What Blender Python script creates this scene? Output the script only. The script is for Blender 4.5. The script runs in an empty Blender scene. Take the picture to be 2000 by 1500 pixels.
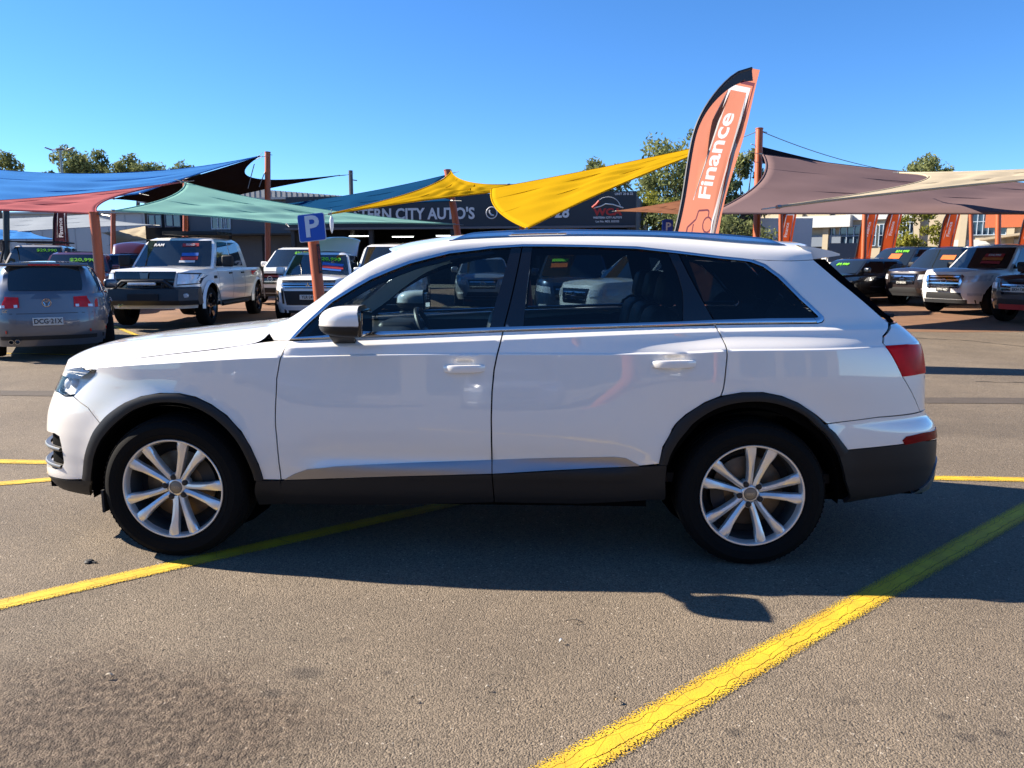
import bpy, bmesh, math, random, bisect
from mathutils import Vector, Matrix, geometry
random.seed(7)
R = math.radians
scene = bpy.context.scene
COL = scene.collection

# ---------------------------------------------------------------- camera
CAM = Vector((1.8904, -4.765, 1.546))
YAW, PITCH, ROLL = 0.0320, -0.158, 0.0023
cam_d = bpy.data.cameras.new('camera')
cam_d.sensor_fit = 'HORIZONTAL'; cam_d.sensor_width = 36.0; cam_d.lens = 27.0   # 1500 px of focal length in a 2000 px frame
cam_d.clip_start = 0.05; cam_d.clip_end = 3000
cam = bpy.data.objects.new('camera', cam_d); COL.objects.link(cam)
cam.matrix_world = Matrix.Translation(CAM) @ Matrix.Rotation(YAW, 4, 'Z') @ Matrix.Rotation(math.pi/2 + PITCH, 4, 'X') @ Matrix.Rotation(ROLL, 4, 'Z')
scene.camera = cam

# ---------------------------------------------------------------- sky and sun
SUN_TO = Vector((-1.74, 0.405, 1.22)).normalized()
world = bpy.data.worlds.new('World'); scene.world = world; world.use_nodes = True
wn = world.node_tree.nodes; wl = world.node_tree.links
bg = wn['Background']
sky = wn.new('ShaderNodeTexSky'); sky.sky_type = 'NISHITA'; sky.sun_disc = False
sky.sun_elevation = math.asin(SUN_TO.z); sky.sun_rotation = math.atan2(SUN_TO.x, SUN_TO.y)
sky.altitude = 50; sky.air_density = 0.8; sky.dust_density = 0.0; sky.ozone_density = 9.0
hs_ = wn.new('ShaderNodeHueSaturation'); hs_.inputs['Saturation'].default_value = 1.08
wl.new(sky.outputs[0], hs_.inputs['Color']); wl.new(hs_.outputs[0], bg.inputs[0]); bg.inputs[1].default_value = 0.079
sun_d = bpy.data.lights.new('sun', 'SUN'); sun_d.energy = 5.0; sun_d.angle = R(0.53); sun_d.color = (1.0, 0.90, 0.76)
sun = bpy.data.objects.new('sun', sun_d); COL.objects.link(sun); sun.location = (-20, 6, 15)
sun.rotation_euler = (-SUN_TO).to_track_quat('-Z', 'Y').to_euler()
scene.view_settings.view_transform = 'Standard'; scene.view_settings.look = 'None'
scene.view_settings.gamma = 1.0; scene.view_settings.exposure = 1.5; scene.view_settings.use_curve_mapping = False
scene.render.engine = 'CYCLES'
scene.cycles.max_bounces = 6; scene.cycles.transparent_max_bounces = 12; scene.cycles.glossy_bounces = 3; scene.cycles.diffuse_bounces = 2
scene.cycles.caustics_reflective = False; scene.cycles.caustics_refractive = False
scene.cycles.use_denoising = True

# ---------------------------------------------------------------- materials
MATS = {}
def srgb(r, g, b):
    f = lambda c: (c/255/12.92) if c/255 <= .04045 else ((c/255+.055)/1.055)**2.4
    return (f(r), f(g), f(b))
def mat(name, col, rough=.5, metal=0., coat=0., var=.06, scale=6., bump=0., bscale=60., spec=.5, emit=0., coat_rough=.03, coat_ior=1.5):
    if name in MATS: return MATS[name]
    m = bpy.data.materials.new(name); m.use_nodes = True; MATS[name] = m
    nt = m.node_tree; n = nt.nodes; l = nt.links; p = n['Principled BSDF']
    p.inputs['Roughness'].default_value = rough; p.inputs['Metallic'].default_value = metal
    p.inputs['Specular IOR Level'].default_value = spec
    if coat: p.inputs['Coat Weight'].default_value = coat; p.inputs['Coat Roughness'].default_value = coat_rough; p.inputs['Coat IOR'].default_value = coat_ior
    tc = n.new('ShaderNodeTexCoord'); nz = n.new('ShaderNodeTexNoise'); nz.inputs['Scale'].default_value = scale; nz.inputs['Detail'].default_value = 6
    l.new(tc.outputs['Object'], nz.inputs['Vector'])
    mx = n.new('ShaderNodeMix'); mx.data_type = 'RGBA'; mx.inputs[6].default_value = (*[max(0, c*(1-var)) for c in col], 1); mx.inputs[7].default_value = (*[min(1, c*(1+var)) for c in col], 1)
    l.new(nz.outputs['Fac'], mx.inputs[0]); l.new(mx.outputs[2], p.inputs['Base Color'])
    if emit:
        l.new(mx.outputs[2], p.inputs['Emission Color']); p.inputs['Emission Strength'].default_value = emit
    if bump:
        n2 = n.new('ShaderNodeTexNoise'); n2.inputs['Scale'].default_value = bscale; n2.inputs['Detail'].default_value = 4
        l.new(tc.outputs['Object'], n2.inputs['Vector'])
        b = n.new('ShaderNodeBump'); b.inputs['Strength'].default_value = bump; b.inputs['Distance'].default_value = .02
        l.new(n2.outputs['Fac'], b.inputs['Height']); l.new(b.outputs[0], p.inputs['Normal'])
    return m
def glass(name, tint, ior=1.5, rough=0.0, dirt=0.0):
    if name in MATS: return MATS[name]
    m = bpy.data.materials.new(name); m.use_nodes = True; MATS[name] = m
    nt = m.node_tree; n = nt.nodes; l = nt.links; n.remove(n['Principled BSDF'])
    tr = n.new('ShaderNodeBsdfTransparent'); tr.inputs[0].default_value = (*tint, 1)
    gl = n.new('ShaderNodeBsdfGlossy'); gl.inputs['Roughness'].default_value = rough
    fr = n.new('ShaderNodeFresnel'); fr.inputs[0].default_value = ior
    mx = n.new('ShaderNodeMixShader'); l.new(fr.outputs[0], mx.inputs[0]); l.new(tr.outputs[0], mx.inputs[1]); l.new(gl.outputs[0], mx.inputs[2])
    df = n.new('ShaderNodeBsdfDiffuse'); df.inputs[0].default_value = (.5, .5, .48, 1)
    nz = n.new('ShaderNodeTexNoise'); nz.inputs['Scale'].default_value = 9; nz.inputs['Detail'].default_value = 5
    tc = n.new('ShaderNodeTexCoord'); l.new(tc.outputs['Object'], nz.inputs[0])
    mm = n.new('ShaderNodeMath'); mm.operation = 'MULTIPLY'; mm.inputs[1].default_value = dirt; l.new(nz.outputs['Fac'], mm.inputs[0])
    m2 = n.new('ShaderNodeMixShader'); l.new(mm.outputs[0], m2.inputs[0]); l.new(mx.outputs[0], m2.inputs[1]); l.new(df.outputs[0], m2.inputs[2])
    l.new(m2.outputs[0], n['Material Output'].inputs[0])
    return m

# ---------------------------------------------------------------- objects and meshes
def tag(o, label=None, cat=None, group=None, kind=None):
    if label: o['label'] = label
    if cat: o['category'] = cat
    if group: o['group'] = group
    if kind: o['kind'] = kind
    return o
def empty(name, loc=(0, 0, 0), rz=0, label=None, cat=None, group=None, parent=None):
    o = bpy.data.objects.new(name, None); COL.objects.link(o); o.location = loc; o.rotation_euler = (0, 0, rz)
    o.empty_display_size = .2
    if parent: o.parent = parent
    return tag(o, label, cat, group)
def obj(name, me, m, parent=None, loc=None, rz=None):
    o = bpy.data.objects.new(name, me); COL.objects.link(o)
    if m is not None and not me.materials: me.materials.append(m)
    if parent: o.parent = parent
    if loc is not None: o.location = loc
    if rz is not None: o.rotation_euler = (0, 0, rz)
    return o
def mesh(name, v, f, smooth=False, norms=None):
    me = bpy.data.meshes.new(name); me.from_pydata(v, [], f); me.update()
    if smooth: me.shade_smooth()
    if norms: me.normals_split_custom_set(norms)
    return me
class MB:
    """collects boxes, tubes, lathes, sheets into one mesh"""
    def __init__(s): s.v = []; s.f = []; s.sm = []
    def add(s, v, f, smooth=False):
        b = len(s.v); s.v += [tuple(p) for p in v]; s.f += [tuple(i+b for i in q) for q in f]; s.sm += [smooth]*len(f); return s
    def box(s, c, d, rz=0, M=None):
        hx, hy, hz = d[0]/2, d[1]/2, d[2]/2
        v = [Vector((x, y, z)) for x in (-hx, hx) for y in (-hy, hy) for z in (-hz, hz)]
        T = Matrix.Translation(c) @ Matrix.Rotation(rz, 4, 'Z')
        if M: T = T @ M
        return s.add([T @ p for p in v], [(0, 1, 3, 2), (4, 6, 7, 5), (0, 4, 5, 1), (2, 3, 7, 6), (0, 2, 6, 4), (1, 5, 7, 3)])
    def rbox(s, c, d, r=.02, rz=0, M=None, seg=3):
        """rounded box: superellipse-like shell"""
        v = []; f = []; n = 4*(seg+1)
        hx, hy, hz = d[0]/2, d[1]/2, d[2]/2; r = min(r, hx*.98, hy*.98, hz*.98)
        rings = []
        for k in range(seg+1):
            a = math.pi/2*k/seg; rings.append((r*(1-math.sin(a)), -hz + r*(1-math.cos(a)) if False else -hz + r - r*math.cos(a)))
        rings = [(r - r*math.sin(math.pi/2*k/seg), -hz + r - r*math.cos(math.pi/2*k/seg)) for k in range(seg+1)]
        rings += [(i, -z) for i, z in reversed(rings)]
        for ins, z in rings:
            for q, (sx, sy) in enumerate(((1, 1), (-1, 1), (-1, -1), (1, -1))):
                for k in range(seg+1):
                    a = math.pi/2*(q + k/seg)
                    v.append(Vector((sx*(hx-r) + (r-ins)*math.cos(a), sy*(hy-r) + (r-ins)*math.sin(a), z)))
        for j in range(len(rings)-1):
            for i in range(n): f.append((j*n+i, j*n+(i+1) % n, (j+1)*n+(i+1) % n, (j+1)*n+i))
        f.append(tuple(reversed(range(n)))); f.append(tuple(range((len(rings)-1)*n, len(rings)*n)))
        T = Matrix.Translation(c) @ Matrix.Rotation(rz, 4, 'Z')
        if M: T = T @ M
        return s.add([T @ p for p in v], f, True)
    def tube(s, pts, r, n=8, caps=True):
        pts = [Vector(p) for p in pts]; v = []; f = []
        rr = r if isinstance(r, (list, tuple)) else [r]*len(pts)
        up = None
        for i, p in enumerate(pts):
            t = (pts[min(i+1, len(pts)-1)] - pts[max(i-1, 0)]).normalized()
            if up is None: up = Vector((0, 0, 1)) if abs(t.z) < .9 else Vector((1, 0, 0))
            a = t.cross(up)
            if a.length < 1e-4: a = t.cross(Vector((1, 0, 0)))
            a.normalize(); b = a.cross(t).normalized(); up = b
            for k in range(n):
                an = 2*math.pi*k/n; v.append(p + (a*math.cos(an) + b*math.sin(an))*rr[i])
        for i in range(len(pts)-1):
            for k in range(n): f.append((i*n+k, (i+1)*n+k, (i+1)*n+(k+1) % n, i*n+(k+1) % n))
        if caps: f.append(tuple(range(n))); f.append(tuple(reversed(range((len(pts)-1)*n, len(pts)*n))))
        return s.add(v, f, True)
    def lathe(s, prof, n=32, axis='Y', c=(0, 0, 0), a0=0, a1=2*math.pi):
        """prof: list of (radius, along axis)"""
        v = []; f = []; full = abs(a1-a0-2*math.pi) < 1e-6; nn = n if full else n+1
        for r, h in prof:
            for k in range(nn):
                a = a0 + (a1-a0)*k/n
                if axis == 'Y': p = (r*math.cos(a), h, r*math.sin(a))
                elif axis == 'Z': p = (r*math.cos(a), r*math.sin(a), h)
                else: p = (h, r*math.cos(a), r*math.sin(a))
                v.append((p[0]+c[0], p[1]+c[1], p[2]+c[2]))
        for j in range(len(prof)-1):
            for k in range(n if full else n):
                k2 = (k+1) % nn if full else k+1
                f.append((j*nn+k, j*nn+k2, (j+1)*nn+k2, (j+1)*nn+k))
        return s.add(v, f, True)
    def grid(s, fn, nu, nv, smooth=True, flip=False):
        v = [fn(i/nu, j/nv) for i in range(nu+1) for j in range(nv+1)]
        f = []
        for i in range(nu):
            for j in range(nv):
                q = (i*(nv+1)+j, (i+1)*(nv+1)+j, (i+1)*(nv+1)+j+1, i*(nv+1)+j+1)
                f.append(tuple(reversed(q)) if flip else q)
        return s.add(v, f, smooth)
    def prism(s, poly, h, M=None, smooth=False):
        """poly: 2D list in XZ plane extruded along Y by h (centred)"""
        n = len(poly); v = [Vector((x, -h/2, z)) for x, z in poly] + [Vector((x, h/2, z)) for x, z in poly]
        f = [tuple(range(n)), tuple(reversed(range(n, 2*n)))] + [(i, i+n, (i+1) % n+n, (i+1) % n) for i in range(n)]
        if M: v = [M @ p for p in v]
        return s.add(v, f, smooth)
    def mesh(s, name):
        me = bpy.data.meshes.new(name); me.from_pydata(s.v, [], s.f); me.update()
        me.polygons.foreach_set('use_smooth', s.sm)
        if any(s.sm):
            try: me.set_sharp_from_angle(angle=R(38))
            except Exception: pass
        return me
    def build(s, name, m, parent=None, loc=None, rz=None):
        return obj(name, s.mesh(name), m, parent, loc, rz)
def text_mesh(txt, size, bold=0.0, shear=0.0, ext=.004, sx=1.0, align='CENTER'):
    cu = bpy.data.curves.new('lettering', 'FONT'); cu.body = txt; cu.size = size; cu.extrude = ext; cu.offset = bold; cu.shear = shear
    cu.align_x = align; cu.align_y = 'CENTER'; cu.resolution_u = 3
    o = bpy.data.objects.new('lettering', cu); COL.objects.link(o)
    dg = bpy.context.evaluated_depsgraph_get(); me = bpy.data.meshes.new_from_object(o.evaluated_get(dg))
    bpy.data.objects.remove(o); bpy.data.curves.remove(cu)
    me.materials.clear()
    if sx != 1: me.transform(Matrix.Diagonal((sx, 1, 1, 1)))
    return me
def inside(p, poly):
    x, y = p; c = False; j = len(poly)-1
    for i in range(len(poly)):
        xi, yi = poly[i]; xj, yj = poly[j]
        if (yi > y) != (yj > y) and x < (xj-xi)*(y-yi)/(yj-yi)+xi: c = not c
        j = i
    return c
def area2(p): return sum(p[i-1][0]*p[i][1]-p[i][0]*p[i-1][1] for i in range(len(p)))/2
def resample(pl, step, closed=True):
    out = []; n = len(pl)
    for i in range(n if closed else n-1):
        a, b = pl[i], pl[(i+1) % n]; d = math.dist(a, b); k = max(1, int(math.ceil(d/step)))
        for j in range(k): out.append(tuple(a[q]+(b[q]-a[q])*j/k for q in range(len(a))))
    if not closed: out.append(tuple(pl[-1]))
    return out
def shrink(pl, d):
    if not d: return pl
    n = len(pl); out = []; sg = 1 if area2(pl) > 0 else -1
    for i in range(n):
        a, b, c = pl[i-1], pl[i], pl[(i+1) % n]
        def nm(p, q):
            dx, dy = q[0]-p[0], q[1]-p[1]; L = math.hypot(dx, dy) or 1e-9; return (-dy/L*sg, dx/L*sg)
        n1, n2 = nm(a, b), nm(b, c); mx, my = n1[0]+n2[0], n1[1]+n2[1]; L = math.hypot(mx, my) or 1e-9
        co = max(.5, (n1[0]*mx+n1[1]*my)/L)
        out.append((b[0]+mx/L*d/co, b[1]+my/L*d/co))
    return out
def smooth_poly(pl, closed=False, it=1):
    """Chaikin corner rounding for open curves"""
    for _ in range(it):
        o = [] if closed else [pl[0]]; n = len(pl)
        for i in range(n if closed else n-1):
            a, b = pl[i], pl[(i+1) % n]
            o += [tuple(a[q]*.75+b[q]*.25 for q in range(len(a))), tuple(a[q]*.25+b[q]*.75 for q in range(len(a)))]
        if not closed: o.append(pl[-1])
        pl = o
    return pl

# ---------------------------------------------------------------- ground
def asphalt():
    m = bpy.data.materials.new('worn_asphalt'); m.use_nodes = True; nt = m.node_tree; n = nt.nodes; l = nt.links; p = n['Principled BSDF']
    tc = n.new('ShaderNodeTexCoord'); P_ = tc.outputs['Object']
    def noise(s, d=4, r=.55):
        q = n.new('ShaderNodeTexNoise'); q.inputs['Scale'].default_value = s; q.inputs['Detail'].default_value = d; q.inputs['Roughness'].default_value = r; l.new(P_, q.inputs['Vector']); return q
    def ramp(src, a, b, ca=(0, 0, 0, 1), cb=(1, 1, 1, 1)):
        q = n.new('ShaderNodeValToRGB'); q.color_ramp.elements[0].position = a; q.color_ramp.elements[1].position = b; q.color_ramp.elements[0].color = ca; q.color_ramp.elements[1].color = cb; l.new(src, q.inputs[0]); return q
    def mix(f, a, b, t='MIX'):
        q = n.new('ShaderNodeMix'); q.data_type = 'RGBA'; q.blend_type = t
        if isinstance(f, float): q.inputs[0].default_value = f
        else: l.new(f, q.inputs[0])
        for i, c in ((6, a), (7, b)):
            if isinstance(c, tuple): q.inputs[i].default_value = c
            else: l.new(c, q.inputs[i])
        return q.outputs[2]
    def blob(x, y, rx, ry, soft=.35):
        mp = n.new('ShaderNodeMapping'); mp.vector_type = 'POINT'; mp.inputs['Location'].default_value = (-x/rx, -y/ry, 0); mp.inputs['Scale'].default_value = (1/rx, 1/ry, 0); l.new(P_, mp.inputs[0])
        nz = BN; ad = n.new('ShaderNodeVectorMath'); ad.operation = 'MULTIPLY_ADD'; l.new(nz.outputs['Color'], ad.inputs[0]); ad.inputs[1].default_value = (.9, .9, 0); l.new(mp.outputs[0], ad.inputs[2])
        sb = n.new('ShaderNodeVectorMath'); sb.operation = 'SUBTRACT'; l.new(ad.outputs[0], sb.inputs[0]); sb.inputs[1].default_value = (.45, .45, 0)
        ln = n.new('ShaderNodeVectorMath'); ln.operation = 'LENGTH'; l.new(sb.outputs[0], ln.inputs[0])
        return ramp(ln.outputs['Value'], 1-soft, 1+soft*.4, (1, 1, 1, 1), (0, 0, 0, 1)).outputs[0]
    BN = noise(3.2, 4)
    agg = n.new('ShaderNodeTexVoronoi'); agg.inputs['Scale'].default_value = 150; l.new(P_, agg.inputs['Vector'])
    big = noise(.45, 3); mid = noise(3.5, 4); fine = noise(120, 2)
    col = mix(ramp(big.outputs['Fac'], .38, .62).outputs[0], (0.162, 0.127, 0.091, 1), (0.204, 0.162, 0.117, 1))
    col = mix(ramp(mid.outputs['Fac'], .35, .7).outputs[0], col, mix(.55, col, (0.146, 0.117, 0.086, 1)))
    col = mix(ramp(noise(1.1, 4).outputs['Fac'], .38, .66).outputs[0], mix(.35, col, (.095, .078, .062, 1)), col)
    # stone tops differ in tone, pits between are dark
    tone = n.new('ShaderNodeHueSaturation'); l.new(col, tone.inputs['Color']); rr = ramp(agg.outputs['Color'], .0, 1., (.50, .50, .50, 1), (1.45, 1.45, 1.45, 1)); l.new(rr.outputs[0], tone.inputs['Value'])
    pit = ramp(fine.outputs['Fac'], .30, .42, (.45, .43, .42, 1), (1, 1, 1, 1))
    col = mix(1.0, tone.outputs[0], pit.outputs[0], 'MULTIPLY')
    chip = n.new('ShaderNodeTexVoronoi'); chip.inputs['Scale'].default_value = 60; l.new(P_, chip.inputs['Vector']); sx_ = n.new('ShaderNodeSeparateColor'); l.new(chip.outputs['Color'], sx_.inputs[0])
    cm = n.new('ShaderNodeMath'); cm.operation = 'GREATER_THAN'; cm.inputs[1].default_value = .965; l.new(sx_.outputs[0], cm.inputs[0]); cd = n.new('ShaderNodeMath'); cd.operation = 'LESS_THAN'; cd.inputs[1].default_value = .30; l.new(chip.outputs['Distance'], cd.inputs[0])
    cc = n.new('ShaderNodeMath'); cc.operation = 'MULTIPLY'; l.new(cm.outputs[0], cc.inputs[0]); l.new(cd.outputs[0], cc.inputs[1]); col = mix(cc.outputs[0], col, (.34, .29, .23, 1))
    cm2 = n.new('ShaderNodeMath'); cm2.operation = 'LESS_THAN'; cm2.inputs[1].default_value = .03; l.new(sx_.outputs[0], cm2.inputs[0]); cc2 = n.new('ShaderNodeMath'); cc2.operation = 'MULTIPLY'; l.new(cm2.outputs[0], cc2.inputs[0]); l.new(cd.outputs[0], cc2.inputs[1]); col = mix(cc2.outputs[0], col, (.03, .025, .02, 1))
    # brown worn patch near the camera, oil spots
    patch = blob(.42, -2.55, 1.05, .72, .5); col = mix(patch, col, mix(ramp(noise(26, 5).outputs['Fac'], .40, .60).outputs[0], mix(.80, col, (.034, .023, .017, 1)), mix(.45, col, (.10, .066, .044, 1))))
    for (x, y, rx, ry, c) in ((1.03, -2.08, .085, .055, .5), (.94, -2.22, .05, .04, .5), (1.33, -2.07, .026, .022, .55), (1.11, -1.82, .05, .03, .3), (2.56, -2.40, .035, .03, .5), (3.31, -2.28, .04, .025, .5), (3.45, -2.37, .045, .03, .5), (3.32, -2.40, .05, .035, .45), (3.0, -2.2, .06, .03, .3), (6.2, 2.4, 1.2, .5, .3)):
        b = blob(x, y, rx, ry, .5); q = n.new('ShaderNodeMath'); q.operation = 'MULTIPLY'; q.inputs[1].default_value = c; l.new(b, q.inputs[0]); col = mix(q.outputs[0], col, (.035, .030, .027, 1))
    l.new(col, p.inputs['Base Color']); p.inputs['Roughness'].default_value = .88; p.inputs['Specular IOR Level'].default_value = .25
    # relief
    h1 = n.new('ShaderNodeMath'); h1.operation = 'MULTIPLY_ADD'; l.new(agg.outputs['Distance'], h1.inputs[0]); h1.inputs[1].default_value = -.9; l.new(fine.outputs['Fac'], h1.inputs[2])
    lv = n.new('ShaderNodeTexVoronoi'); lv.inputs['Scale'].default_value = 55; l.new(P_, lv.inputs['Vector']); lump = noise(48, 3); la = n.new('ShaderNodeMath'); la.operation = 'SUBTRACT'; l.new(lump.outputs['Fac'], la.inputs[0]); l.new(lv.outputs['Distance'], la.inputs[1]); pm = n.new('ShaderNodeMath'); pm.operation = 'MULTIPLY'; l.new(patch, pm.inputs[0]); l.new(la.outputs[0], pm.inputs[1])
    h3 = n.new('ShaderNodeMath'); h3.operation = 'MULTIPLY_ADD'; l.new(pm.outputs[0], h3.inputs[0]); h3.inputs[1].default_value = .9; l.new(h1.outputs[0], h3.inputs[2])
    b = n.new('ShaderNodeBump'); b.inputs['Strength'].default_value = .75; b.inputs['Distance'].default_value = .006; l.new(h3.outputs[0], b.inputs['Height']); l.new(b.outputs[0], p.inputs['Normal'])
    return m
ASPH = asphalt()
# one sheet to the horizon, denser and slightly uneven near the camera
def gz(y): return .013*min(max(0., y-4.25), 56.)
def ground_sheet():
    xs = sorted(set([-900, -400, -200, -100, -60] + [-40+2*i for i in range(41)] + [60, 100, 200, 400, 900])); ys = sorted(set([-300, -100, -40, -20] + [-10+1.5*i for i in range(41)] + [4.25, 60.25, 75, 100, 150, 250, 500, 1200]))
    v = [(x, y, gz(y)) for x in xs for y in ys]; ny = len(ys)
    return mesh('ground', v, [(i*ny+j, (i+1)*ny+j, (i+1)*ny+j+1, i*ny+j+1) for i in range(len(xs)-1) for j in range(ny-1)])
tag(obj('ground', ground_sheet(), ASPH), 'grey-brown worn asphalt of the car yard', 'ground', kind='structure')

# ---------------------------------------------------------------- the SUV: body surface (m along the outline, z up), metres
XM=1.6; NF=4.6; NR=5.5
def itp(x,t):
    # monotone-ish smooth interpolation through table [(x,y)..] (pchip)
    n=len(t)
    if x<=t[0][0]: return t[0][1]
    if x>=t[-1][0]: return t[-1][1]
    i=0
    while x>t[i+1][0]: i+=1
    def d(k): return (t[k+1][1]-t[k][1])/(t[k+1][0]-t[k][0])
    def sl(k):
        if k==0: return d(0)
        if k==n-1: return d(n-2)
        a,b=d(k-1),d(k)
        if a*b<=0: return 0.0
        return 2*a*b/(a+b)
    h=t[i+1][0]-t[i][0]; s=(x-t[i][0])/h
    m0,m1=sl(i)*h,sl(i+1)*h; y0,y1=t[i][1],t[i+1][1]
    return y0+s*(m0+s*(3*(y1-y0)-2*m0-m1+s*(2*(y0-y1)+m0+m1)))
def sst(a,b,x):
    t=min(1,max(0,(x-a)/(b-a))); return t*t*(3-2*t)
XF=[(0.26,-.93),(0.30,-.958),(0.36,-.976),(0.42,-.963),(0.5,-.949),(0.6,-.936),(0.7,-.92),(0.8,-.882),(0.9,-.828),(0.96,-.80),(1.05,-.79)]
XR=[(0.26,3.97),(0.30,4.03),(0.36,4.109),(0.45,4.109),(0.55,4.103),(0.62,4.097),(0.7,4.075),(0.76,4.023),(0.95,4.012),(1.05,3.996),(1.13,3.968),(1.19,3.906),(1.24,3.843),(1.35,3.76),(1.6,3.55),(1.7,3.47)]
CREST=[(-1.0,.90),(-.75,.945),(-.5,.985),(0,1.03),(.6,1.065),(1.7,1.088),(2.2,1.09),(2.6,1.10),(2.9,1.115),(3.3,1.118),(3.7,1.13),(4.1,1.14)]
# half width below the crest
WL=[(.26,.880),(.30,.905),(.36,.935),(.44,.952),(.476,.958),(.50,.966),(.56,.974),(.64,.980),(.72,.9805),(.80,.977),(.90,.970),(1.0,.962),(1.08,.9565),(1.15,.952)]
def belt(x): return itp(x,[(.3,1.135),(.64,1.150),(1.0,1.165),(1.7,1.195),(2.77,1.237),(3.4,1.247),(4.1,1.25)])
def W(x,z):
    zc=itp(x,CREST); zb=belt(x)
    w=itp(min(z,zc),WL)
    # blisters over the wheels
    br=math.exp(-abs((x-2.99)/.62)**2.6); bf=math.exp(-abs((x-.02)/.5)**2.6)
    lo=sst(.70,1.0,z)
    w+=(.030*br+.022*bf)*lo*(1 if z<zc else 1)
    # arch flare
    for hx in (0.,2.994):
        r=math.hypot(x-hx,z-.37); w+=.016*math.exp(-((r-.45)/.075)**2)*sst(.30,.42,z)
    # scooped lower door above the cladding, where the bright blade sits
    bl=sst(.60,.85,x)*(1-sst(2.25,2.5,x))
    if bl>0 and z<.80: w+=bl*itp(z,[(.26,.006),(.42,.012),(.470,.017),(.482,.015),(.545,-.016),(.556,-.0165),(.62,-.009),(.70,-.002),(.80,0)])
    # hollows pressed in behind the door handles
    for hx,hz in ((1.53,1.032),(2.572,1.064)):
        if abs(x-hx)<.12 and abs(z-hz)<.08: w-=.016*math.exp(-((x-hx)/.045)**4-((z-hz)/.026)**4)
    if z>zc:
        d=z-zc
        # door / quarter profile between crest and belt
        h=zb-zc-.036
        ledge=.006*sst(0,.008,d)
        sh=max(0,min(1,(d-.0)/h))
        inn=ledge+.014*sh
        if z>zb-.036:
            e=min(z,zb)-(zb-.036); inn+=.040*sst(-.012,.036,e)-.040*sst(-.012,.036,0)
        if z>zb:
            e=z-zb; inn+=.30*e+.36*e*e
        inn+=br*.048*sst(-.01,.080,d)-br*.048*sst(-.01,.080,0)
        # fender roll-over
        fen=.10*sst(0,.02,d)*0+ (1.3*d+ 26*d*d)
        fen=min(fen,.25)
        b=sst(.62,.45,x) if False else 1-sst(.45,.66,x)
        w-= inn*(1-b)+fen*b
    return w
def dims(x_front,z):
    return (XM-itp(z,XF)) if x_front else (itp(z,XR)-XM)
def P(th,z):
    c,s=math.cos(th),math.sin(th); f=c>=0
    n=NF if f else NR
    k=(abs(c)**n+abs(s)**n)**(-1/n)
    L=dims(f,z); x=XM-L*k*c
    return (x,-W(x,z)*k*s,z)
# arclength table at z=.6
_T=[];_M=[]
def _tab():
    N=1200; m=0; p=None
    for i in range(N+1):
        th=math.pi*i/N; q=P(th,.66)
        if p: m+=math.hypot(q[0]-p[0],q[1]-p[1])
        _T.append(th);_M.append(m); p=q
_tab()
def th_of_m(m):
    if m<=0: return m/ (_M[1]-_M[0])*(_T[1]-_T[0])
    i=min(max(bisect.bisect_right(_M,m)-1,0),len(_M)-2)
    f=(m-_M[i])/(_M[i+1]-_M[i]); return _T[i]+f*(_T[i+1]-_T[i])
def S(m,z): return P(th_of_m(m),z)

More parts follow.
